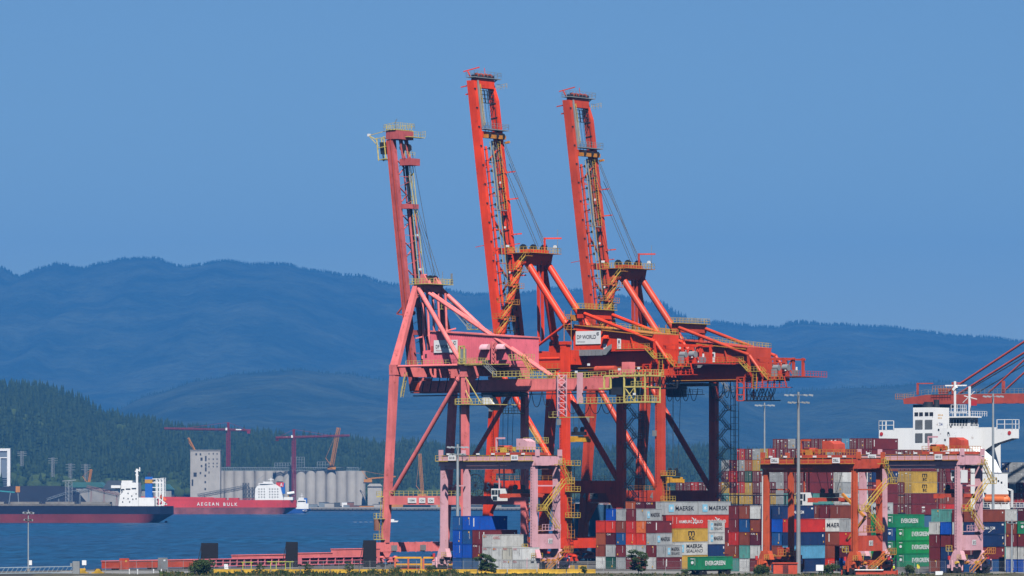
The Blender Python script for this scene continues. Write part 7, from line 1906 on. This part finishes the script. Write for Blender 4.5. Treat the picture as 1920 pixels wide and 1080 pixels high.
# black panels with raking props
PANEL = paint('matt_black_panel', (0.010, 0.011, 0.015), rough=.85, dirt=.2, streak=.1)
for (px0, px1, pt, nm) in ((377, 409, 1018, 'broad black panel standing beside the large green bush'), (536, 558.5, 1016, 'narrow black panel standing between the two ribbed pink girders'), (681, 705.5, 1013, 'black panel standing next to the pink crane foot')):
    c = gp((px0 + px1) / 2, 1065)
    t = Thing('black_screen', nm, 'screen', yard=False, loc=c)
    k = c.y / F; w = (px1 - px0) * k / 2; h = CAMZ - (pt - HOR) * k - QZ
    t.part('panel', MB().box(-w, w, -.12, .12, .1, h), PANEL)
    t.part('base', MB().box(-w - .1, w + .1, -.6, .6, 0, .12), CONC2)
    for s_ in (-1, 1): t.part('raking_prop', MB().bar((s_ * (w - .15) - .5, 2.4, .1), (s_ * (w - .15), .15, h * .85), .14), DARK)
    t.part('raking_prop', MB().bar((-w - 1.0, .4, .1), (-w + .05, .13, h * .9), .16), DARK)

# light poles
def high_mast(px, pt, Y, r0, r1, label, arms=2, aw=3.2, mat=POLE, zb=QZ):
    c = Vector(((px - 960) / F * Y, Y, zb)); h = CAMZ - (pt - HOR) / F * Y - zb
    t = Thing('light_pole', label, 'light pole', yard=False, loc=c, group='flood light masts')
    t.part('pole', MB().tube((0, 0, 0), (0, 0, h), r0, 14, r1), mat)
    t.part('base_plate', MB().tube((0, 0, 0), (0, 0, .5), r0 * 1.7, 14), CONC2)
    for k in range(arms):
        z = h - .6 - k * 1.5; w = aw * (1 - .28 * k)
        t.part('cross_arm', MB().bar((-w, 0, z), (w, 0, z), .13), mat); t.part('cross_arm', MB().bar((0, -w * .6, z - .1), (0, w * .6, z - .1), .13), mat)
        for s_ in (-1, -.55, .55, 1):
            t.part('floodlight', MB().prism([(s_ * w - .42, z - .12), (s_ * w + .42, z - .3), (s_ * w + .5, z + .05), (s_ * w - .3, z + .2)], -.3, .3), GREY if k else POLE)
    if r0 > .5: t.part('equipment_box', MB().box(-.05, .6, -.5, -.05, h - 5.6, h - 4.6), SIGNW)
    return t
high_mast(1497, 735, 972.0, .50, .24, 'thick grey steel flood light mast standing before the orange yard gantry', 2, 2.5, GREY)
high_mast(1433.5, 755, 1105.0, .30, .16, 'thin pale flood light mast beside the tail of crane 4', 1, 1.9)
high_mast(858, 833, 1012.0, .42, .24, 'pale flood light mast behind the pale pink gantry 5018 leg', 2, 1.9)
high_mast(1862, 738, 1062.0, .36, .22, 'pale flood light mast in front of the white bridge tower', 1, 1.9)
high_mast(1790.5, 668, 1500.0, .2, .1, 'slender lamp post rising behind the ship radar mast', 1, .6) if False else None
high_mast(53, 956, 1016.0, .17, .10, 'slim lamp post at the end of the pier by the water', 2, .8, POLE)
high_mast(1897, 974, 978.0, .22, .12, 'short street lamp before the stack beside gantry 5015', 1, .6, POLE)

# pier gangway at the far left
GANG = paint('pale_blue_steel', (0.30, 0.37, 0.42), dirt=.2)
c = at_ground(68, 984)
t = Thing('gangway', 'pale blue steel truss gangway on the pier', 'gangway', yard=False, loc=c)
k = 984 / F
for dy in (-.8, .8):
    t.part('chord', MB().bar((-9, dy, 1.25), (7.4, dy, 1.55), .14), GANG); t.part('chord', MB().bar((-9, dy, .1), (7.4, dy, .3), .14), GANG)
for i in range(18):
    x = -9 + i * .93
    t.part('strut', MB().bar((x, -.8, .1 + i * .011), (x + .8, -.8, 1.27 + i * .017), .08), GANG)
t.part('deck', MB().box(-9, 7.4, -.75, .75, .02, .1), GREY)
t.part('gate_post', MB().box(7.5, 8.9, -.6, .6, 0, 2.6), GREY); t.part('gate_post', MB().box(7.0, 7.4, -.6, .6, 1.6, 2.2), GREY)
pr2 = at_ground(40, 1008)
for i, (px, lab) in enumerate(((56, 'small pale control box at the foot of the pier lamp post'), (158, 'white topped marker post on the pier'))):
    c = gp(px, 1071); t = Thing('control_box', lab, 'box', yard=False, loc=c)
    t.part('post', MB().tube((0, 0, 0), (0, 0, 1.3), .08, 8), GREY); t.part('case', MB().box(-.45, .45, -.3, .3, 1.3, 2.3), WHITE)
for i, px in enumerate((154, 184)):
    c = gp(px, 1075.0); t = Thing('mooring_winch', ('yellow mooring winch next to the grey gate box', 'yellow mooring winch with a black drum next to the pink girder')[i], 'winch', yard=False, loc=c)
    t.part('bed', MB().box(-1.3, 1.3, -.6, .6, 0, .2), BARY); t.part('drum', MB().tube((-.7, 0, .7), (.7, 0, .7), .32, 12), BARY if i == 0 else BLACK); t.part('frame', MB().prism([(-.9, .2), (.9, .2), (.25, .95), (-.25, .95)], -.6, -.5), BARY); t.part('frame', MB().prism([(-.9, .2), (.9, .2), (.25, .95), (-.25, .95)], .5, .6), BARY)
for px in (242.5, 258, 288, 302.5):
    c = gp(px, 1077); t = Thing('marker_post', 'white marker post along the pier rail', 'post', yard=False, loc=c, group='white marker posts')
    t.part('post', MB().tube((0, 0, 0), (0, 0, 1.1), .12, 10), WHITE); t.part('foot', MB().tube((0, 0, 0), (0, 0, .06), .2, 10), GREY)
t = Thing('guard_rail', 'low grey guard rail along the pier beside the marker posts', 'railing', yard=False, loc=gp(280, 1078))
t.part('rail', MB().bar((-9, 0, .75), (9, 0, .75), .1).bar((-9, 0, .4), (9, 0, .4), .1), GREY)
for x in np.arange(-9, 9.1, 1.5): t.part('post', MB().bar((x, 0, 0), (x, 0, .8), .08), GREY)
t = Thing('pipe_frame', 'yellow green pipe frame in front of the ribbed girder', 'frame', yard=False, loc=gp(530, 1068))
LIME = paint('lime_yellow', (0.50, 0.55, 0.05))
t.part('top_bar', MB().bar((-3.4, 0, 1.7), (2.4, 0, 1.7), .14), LIME); t.part('top_bar', MB().bar((-9, .4, 1.6), (-6.4, .4, 1.6), .14), LIME)
for x in (-2.6, -1.4, .6, 1.6, -8.6, -6.8): t.part('post', MB().bar((x, .1, 0), (x, .1, 1.7), .14), LIME)
t = Thing('white_panel', 'white sheet leaning against the ribbed rose girder', 'panel', yard=False, loc=gp(425, 1067))
t.part('sheet', MB().prism([(-.5, 0), (.4, 0), (.25, 1.1), (-.6, 1.1)], -.05, .05), WHITE); t.part('stake', MB().bar((0, .06, 0), (0, .06, .9), .08), TIMBER)

# orange tug cab, spreader rack at the pink crane foot
c = gp(697, 1064); t = Thing('terminal_tractor', 'small orange terminal tractor beside the pink crane foot', 'tractor', yard=False, loc=c)
TRO = paint('tractor_orange', (0.62, 0.13, 0.05), dirt=.25)
t.part('cab', MB().prism([(-.9, .8), (.9, .8), (.8, 2.4), (-.6, 2.4)], -1, 1), TRO); t.part('cab_window', MB().box(-.55, .5, -1.03, -1, 1.5, 2.2), GLASS); t.part('chassis', MB().box(-1.4, 3.6, -.9, .9, .5, .8), DARK); t.part('cab_roof', MB().box(-1, 1, -1.1, 1.1, 2.4, 2.6), TRO)
for x in (-.6, 2.4):
    for y in (-.95, .95): t.part('wheel', sheave(MB(), (x, y, .5), .5, .3), BLACK)
for i, (px0, px1) in enumerate(((741, 790), (794, 854))):
    c = gp((px0 + px1) / 2, 1069); t = Thing('spreader_rack', ('orange and yellow steel rack at the pink crane foot', 'orange and yellow steel rack next to the blue containers')[i], 'rack', yard=False, loc=c)
    w = (px1 - px0) / 2 * c.y / F
    for x in (-w, -w * .1 + .3, w):
        for y in (-1.2, 1.2): t.part('post', MB().box(x - .16, x + .16, y - .16, y + .16, 0, 2.5), TRO if x != w else SPREAD)
    for y in (-1.2, 1.2): t.part('top_beam', MB().box(-w, w, y - .2, y + .2, 2.5, 2.85), SPREAD)
    for y in (-1.2, 1.2): t.part('low_beam', MB().box(-w + .2, w - .2, y - .15, y + .15, 1.1, 1.4), SPREAD)
    t.part('stowed_spreader', MB().box(-w + .4, w - .4, -.8, .8, .15, .8), RTGRED)
# orange steel pallet between crane 5 and the mixed stack
for px, nm in ((1069, 'yellow concrete ballast block by the crane 5 bogies'), (1092, 'yellow concrete ballast block before the mixed stack')):
    c = gp(px, 1067); t = Thing('ballast_block', nm, 'block', yard=False, loc=c); t.part('block', MB().box(-.95, .95, -.6, .6, 0, .8), BARY); t.part('lifting_eye', MB().bar((-.2, 0, .8), (.2, 0, 1.0), .08), DARK)

# trailer with the green container
c = gp(1289, 1080.0); e, l = w2y(c)
container(e, l, QZ + 1.25, FT40, 2.59, 'green', 'on a road trailer in front of the mixed stack', 'evergreen', False, 'ev')
t = Thing('road_trailer', 'skeletal road trailer carrying the green EVERGREEN container', 'trailer', (e + 1.2, l + 6, QZ))
for x in (.6, 1.7): t.part('chassis_beam', MB().box(e + x - .1, e + x + .1, l - .1, l + 12.3, QZ + .95, QZ + 1.24), DARK)
for y in (1.6, 3.0, 10.8):
    t.part('axle', MB().box(e + .2, e + 2.2, l + y - .08, l + y + .08, QZ + .45, QZ + .6), DARK)
    for x in (.15, 2.0): t.part('wheel', sheave(MB(), (e + x + .15, l + y, QZ + .52), .52, .35, 'e'), BLACK)
# red cabinet, sign boards, low red beam
c = gp(1472, 1079); t = Thing('switch_house', 'rusty red switch house with louvred doors at the mast foot', 'cabinet', yard=False, loc=c)
t.part('wall', MB().box(-2.4, 2.4, -1, 1, 0, 2.4), RTGRED); t.part('roof', MB().box(-2.6, 2.6, -1.2, 1.2, 2.4, 2.6), RTGRED)
for k in range(7): t.part('louvre', MB().box(-.5, .6, -1.06, -1, .5 + k * .24, .62 + k * .24), DARK)
for px, pt, nm in ((1537, 1059, 'blank white sign board on posts before the light blue container'), (1761, 1071, 'low white sign board by the fence below the green stack')):
    c = gp(px, 1080); t = Thing('sign_board', nm, 'sign', yard=False, loc=c); h = (1080 - pt) * c.y / F
    t.part('board', MB().box(-.75, .75, -.06, 0, h - 1.2, h), SIGNW)
    for x in (-.5, .5): t.part('post', MB().bar((x, .04, 0), (x, .04, h), .08), GREY)
c = gp(1628, 1079); t = Thing('spreader_beam', 'long red spreader beam lying below the orange gantry', 'beam', yard=False, loc=c)
t.part('beam', MB().box(-5.2, 5.6, -.5, .5, .2, .9), RTGRED); t.part('end_frame', MB().box(-5.5, -5.2, -1, 1, .1, 1.1), RTGRED); t.part('end_frame', MB().box(5.6, 5.9, -1, 1, .1, 1.1), RTGRED); t.part('pipe', MB().tube((-4.5, -.7, 1.1), (3, -.7, 1.1), .12, 8), WHITE)
c = gp(1722, 1074); t = Thing('bay_marker', 'yellow bay marker plate on a post below the green stack', 'sign', yard=False, loc=c); t.part('post', MB().bar((0, 0, 0), (0, 0, 1.6), .09), GREY); t.part('plate', MB().box(-.3, .3, -.05, 0, .9, 1.8), flat('signal_yellow', (.8, .72, .03)))

# two workers in high visibility vests
def person(px, py, label, vest, pants, face=0.0, arm=.3):
    c = gp(px, py)
    J = {'pelvis': (0, 0, .95), 'chest': (0, .01, 1.25), 'neck': (0, .01, 1.47), 'head': (0, -.02, 1.60), 'top': (0, -.01, 1.74),
         'hl': (-.10, 0, .92), 'kl': (-.12, -.06, .50), 'al': (-.13, .03, .09), 'tl': (-.14, -.15, .04), 'hr': (.10, 0, .92), 'kr': (.12, .02, .50), 'ar': (.14, .10, .09), 'tr': (.15, -.08, .04),
         'sl': (-.19, .01, 1.40), 'el': (-.26, .05, 1.13), 'wl': (-.25, -.08, .90), 'fl': (-.24, -.12, .80), 'sr': (.19, .01, 1.40), 'er': (.27, .02, 1.14), 'wr': (.24, -arm * .5, .98), 'fr': (.22, -arm * .7, .93)}
    ed = [('pelvis', 'chest'), ('chest', 'neck'), ('neck', 'head'), ('head', 'top'), ('pelvis', 'hl'), ('hl', 'kl'), ('kl', 'al'), ('al', 'tl'), ('pelvis', 'hr'), ('hr', 'kr'), ('kr', 'ar'), ('ar', 'tr'), ('chest', 'sl'), ('sl', 'el'), ('el', 'wl'), ('wl', 'fl'), ('chest', 'sr'), ('sr', 'er'), ('er', 'wr'), ('wr', 'fr')]
    rad = {'pelvis': .15, 'chest': .17, 'neck': .06, 'head': .10, 'top': .07, 'hl': .10, 'hr': .10, 'kl': .07, 'kr': .07, 'al': .05, 'ar': .05, 'tl': .045, 'tr': .045, 'sl': .075, 'sr': .075, 'el': .05, 'er': .05, 'wl': .04, 'wr': .04, 'fl': .04, 'fr': .04}
    ks = list(J); me = bpy.data.meshes.new('body'); me.from_pydata([J[k] for k in ks], [(ks.index(a), ks.index(b)) for a, b in ed], [])
    t = Thing('person', label, 'person', yard=False, loc=c, heading=face)
    o = bpy.data.objects.new('body', me); COL.objects.link(o); o.parent = t.o; me.materials.append(pants)
    sm = o.modifiers.new('skin', 'SKIN'); o.modifiers.new('sub', 'SUBSURF').levels = 1; o.modifiers['sub'].render_levels = 1
    for i, k in enumerate(ks):
        sv = me.skin_vertices[0].data[i]; sv.radius = (rad[k], rad[k]); sv.use_root = (k == 'pelvis')
    v = MB(); n = 10
    for z, rx, ry in ((.93, .20, .16), (1.1, .20, .16), (1.3, .235, .185), (1.44, .23, .15), (1.5, .12, .10)):
        for i in range(n): a = 2 * math.pi * i / n; v.v.append((rx * math.cos(a), ry * math.sin(a) + .01, z))
    for j in range(4):
        for i in range(n): v.f.append((j * n + i, j * n + (i + 1) % n, (j + 1) * n + (i + 1) % n, (j + 1) * n + i)); v.smooth.append(True)
    t.part('safety_vest', v, vest)
    t.part('hard_hat', MB().tube((0, -.02, 1.66), (0, -.02, 1.70), .16, 12).tube((0, -.01, 1.70), (0, -.01, 1.80), .13, 12, .07), WHITE)
    t.part('face', MB().tube((0, -.085, 1.585), (0, -.125, 1.585), .075, 10, .05), flat('skin', (.45, .27, .19)))
HIV = flat('high_visibility_yellow', (.70, .80, .02)); HIG = flat('green_work_jacket', (.03, .22, .14)); TROU = flat('dark_work_trousers', (.02, .025, .045))
person(1580.5, 1076, 'person in yellow high visibility vest standing below the orange gantry', HIV, TROU, .3)
person(1676, 1075, 'person in yellow high visibility vest standing below the green stack', HIV, TROU, -.4)
person(1645, 1079, 'person in green jacket and white hard hat by the red spreader beam', HIG, TROU, .8)

# ------------------------------------------------------------------ vegetation on the bank
LEAFM = mat_leaf('shrub_leaves', (0.010, 0.027, 0.007), (0.050, 0.078, 0.020))
DRY = mat_leaf('dry_weeds', (0.035, 0.033, 0.014), (0.13, 0.11, 0.035))
BARK = paint('bark', (0.07, 0.05, 0.035), rough=.9)
def leaf_cloud(mb, rr, c, rx, ry, rz, n, s, droop=.3):
    for _ in range(n):
        while True:
            p = Vector((rr.uniform(-1, 1), rr.uniform(-1, 1), rr.uniform(-1, 1)))
            if p.length < 1 and p.length > .25 and mnoise.noise(Vector((p.x * 2.4 + c[0], p.y * 2.4 + c[1], p.z * 2.4))) > -.18: break
        q = Vector((c[0] + p.x * rx, c[1] + p.y * ry, c[2] + p.z * rz))
        a = Vector((rr.uniform(-1, 1), rr.uniform(-1, 1), rr.uniform(-.6, .6))).normalized(); b = a.orthogonal().normalized()
        u = rr.uniform(.6, 1.3) * s; o = len(mb.v)
        mb.v += [tuple(q - a * u), tuple(q + b * u * .5), tuple(q + a * u), tuple(q - b * u * .5)]
        mb.f.append((o, o + 1, o + 2, o + 3)); mb.smooth.append(False)
def shrub(px, Y, h, w, label, seed, n=900, kind='bush', mat=None, ls=.16):
    rr = random.Random(seed); c = at_ground(px, Y)
    t = Thing('shrub' if kind == 'bush' else 'young_tree', label, 'shrub' if kind == 'bush' else 'tree', yard=False, loc=c, group='shrubs on the bank')
    tr = MB(); lf = MB()
    if kind == 'bush':
        for i in range(7):
            a = rr.uniform(0, 6.28); tr.tube((0, 0, 0), (math.cos(a) * w * .5, math.sin(a) * w * .3, h * rr.uniform(.5, .8)), .05, 5, .02)
        for i in range(9):
            a = rr.uniform(0, 6.28); q = rr.uniform(.1, .7)
            leaf_cloud(lf, rr, (math.cos(a) * w * q * .6, math.sin(a) * w * q * .4, h * rr.uniform(.25, .72)), w * .34, w * .3, h * .27, n // 9, ls)
    else:
        tr.tube((0, 0, 0), (.05, 0, h * .8), .09, 7, .03)
        for i in range(13):
            z = h * (.18 + .76 * i / 13); a = i * 2.4; r = w * .5 * (.35 + .75 * math.sin(math.pi * (.12 + .8 * i / 13))) * rr.uniform(.35, 1.15)
            tr.tube((0, 0, z * .9), (math.cos(a) * r, math.sin(a) * r, z + .2), .035, 5, .012)
            leaf_cloud(lf, rr, (math.cos(a) * r * .75, math.sin(a) * r * .75, z + .15), w * rr.uniform(.14, .26), w * .2, h * rr.uniform(.06, .11), n // 13, ls)
    t.part('stems', tr, BARK); t.part('foliage', lf, mat or LEAFM)
shrub(386, 968, 3.6, 5.4, 'large round green bush before the broad black panel', 1, 2600, ls=.2)
shrub(911, 970, 4.4, 4.2, 'young leafy tree before the pale grey containers', 2, 2400, 'tree', ls=.19)
shrub(926, 976, 2.2, 1.7, 'slim sapling beside the young tree at the grey containers', 12, 600, 'tree', ls=.15)
shrub(1197, 972, 5.2, 4.6, 'young leafy tree before the bottom of the mixed stack', 3, 2600, 'tree', ls=.19)
shrub(1364, 972, 2.3, 2.4, 'small tree before the green container on the trailer', 4, 900, 'tree', ls=.17)
shrub(1429, 974, 2.6, 3.2, 'dense dark bush before the orange gantry foot', 5, 1700, ls=.17)
shrub(1557, 974, 2.7, 3.4, 'dense dark bush beside the blank white sign board', 6, 1700, ls=.17)
shrub(1703, 974, 2.4, 2.4, 'rounded dark bush below the green stack', 7, 1300, ls=.16)
for i, (px, h, w, nm) in enumerate(((487, 2.2, 1.9, 'narrow scrubby sapling before the yellow barriers and pipe frame'), (577, 2.2, 2.2, 'scrubby sapling just beyond the narrow black panel'), (655, 2.4, 2.4, 'sparse sapling before the second ribbed pink girder'), (742, 2.0, 2.6, 'sparse scrub before the pink crane foot'), (806, 2.0, 2.4, 'leafy scrub before the orange and yellow racks'), (1095, 1.6, 1.5, 'small sapling before the yellow ballast blocks'), (1285, 1.2, 1.6, 'low scrub beside the trailer wheels'), (530, 1.2, 2.0, 'low scrub before the yellow pipe frame'), (700, 1.4, 2.4, 'low scrub before the orange tractor'), (850, 1.5, 2.2, 'low scrub before the blue containers'))):
    shrub(px, 975 + (i % 3) * 2, h, w, nm, 20 + i, 420 if i < 6 else 380, 'tree' if i in (0, 1, 2, 5) else 'bush', ls=.15)
gm = MB(); gd = MB(); rr = random.Random(77)
for k in range(5200):
    px = rr.uniform(300, 1010) if rr.random() < .62 else rr.uniform(1010, 1915)
    Y = rr.uniform(945, 977); c = at_ground(px, Y)
    dens = mnoise.noise(Vector((c.x * .25, Y * .2, 5)))
    if dens < -.1 and rr.random() < .75: continue
    h = rr.uniform(.2, .6) * (1.3 if px < 880 else .7) * (1 + dens); m_b = gm if rr.random() < .62 else gd
    a = rr.uniform(0, 3.14); u = Vector((math.cos(a), math.sin(a), 0)) * rr.uniform(.05, .14); ln_ = Vector((rr.uniform(-.3, .3), rr.uniform(-.3, .3), 1)) * h
    o = len(m_b.v); m_b.v += [tuple(c - u), tuple(c + u), tuple(c + ln_ + u * 1.6), tuple(c + ln_ - u * 1.6)]; m_b.f.append((o, o + 1, o + 2, o + 3)); m_b.smooth.append(False)
    if rr.random() < .5: leaf_cloud(m_b, rr, (c.x, c.y, c.z + h * .7), .35, .35, h * .45, 6, .13)
tag(gm.build('weeds', LEAFM), 'green weeds and ground cover on the bank', None, kind='stuff')
tag(gd.build('dry_grass', DRY), 'dry yellowish grass on the bank', None, kind='stuff')
# small wake lines on the water
WK = flat('white_foam', (.55, .6, .63), .8)
t = Thing('motor_boat', 'tiny white motor boat trailing a wake on the open water', 'boat', yard=False, loc=Vector(((735 - 960) / F * 3050, 3050, 0)))
t.part('hull', MB().prism([(-3, 0), (3.4, 0), (4.2, .9), (-3, .9)], -1, 1), WHITE); t.part('cabin', MB().box(-1.5, 1.4, -.8, .8, .9, 1.9), WHITE)
for i in range(7): t.part('wake', MB().box(-4 - i * 3.4, -1.8 - i * 3.4, -.8 - .25 * i, -.3 - .25 * i, .02, .12), WK)
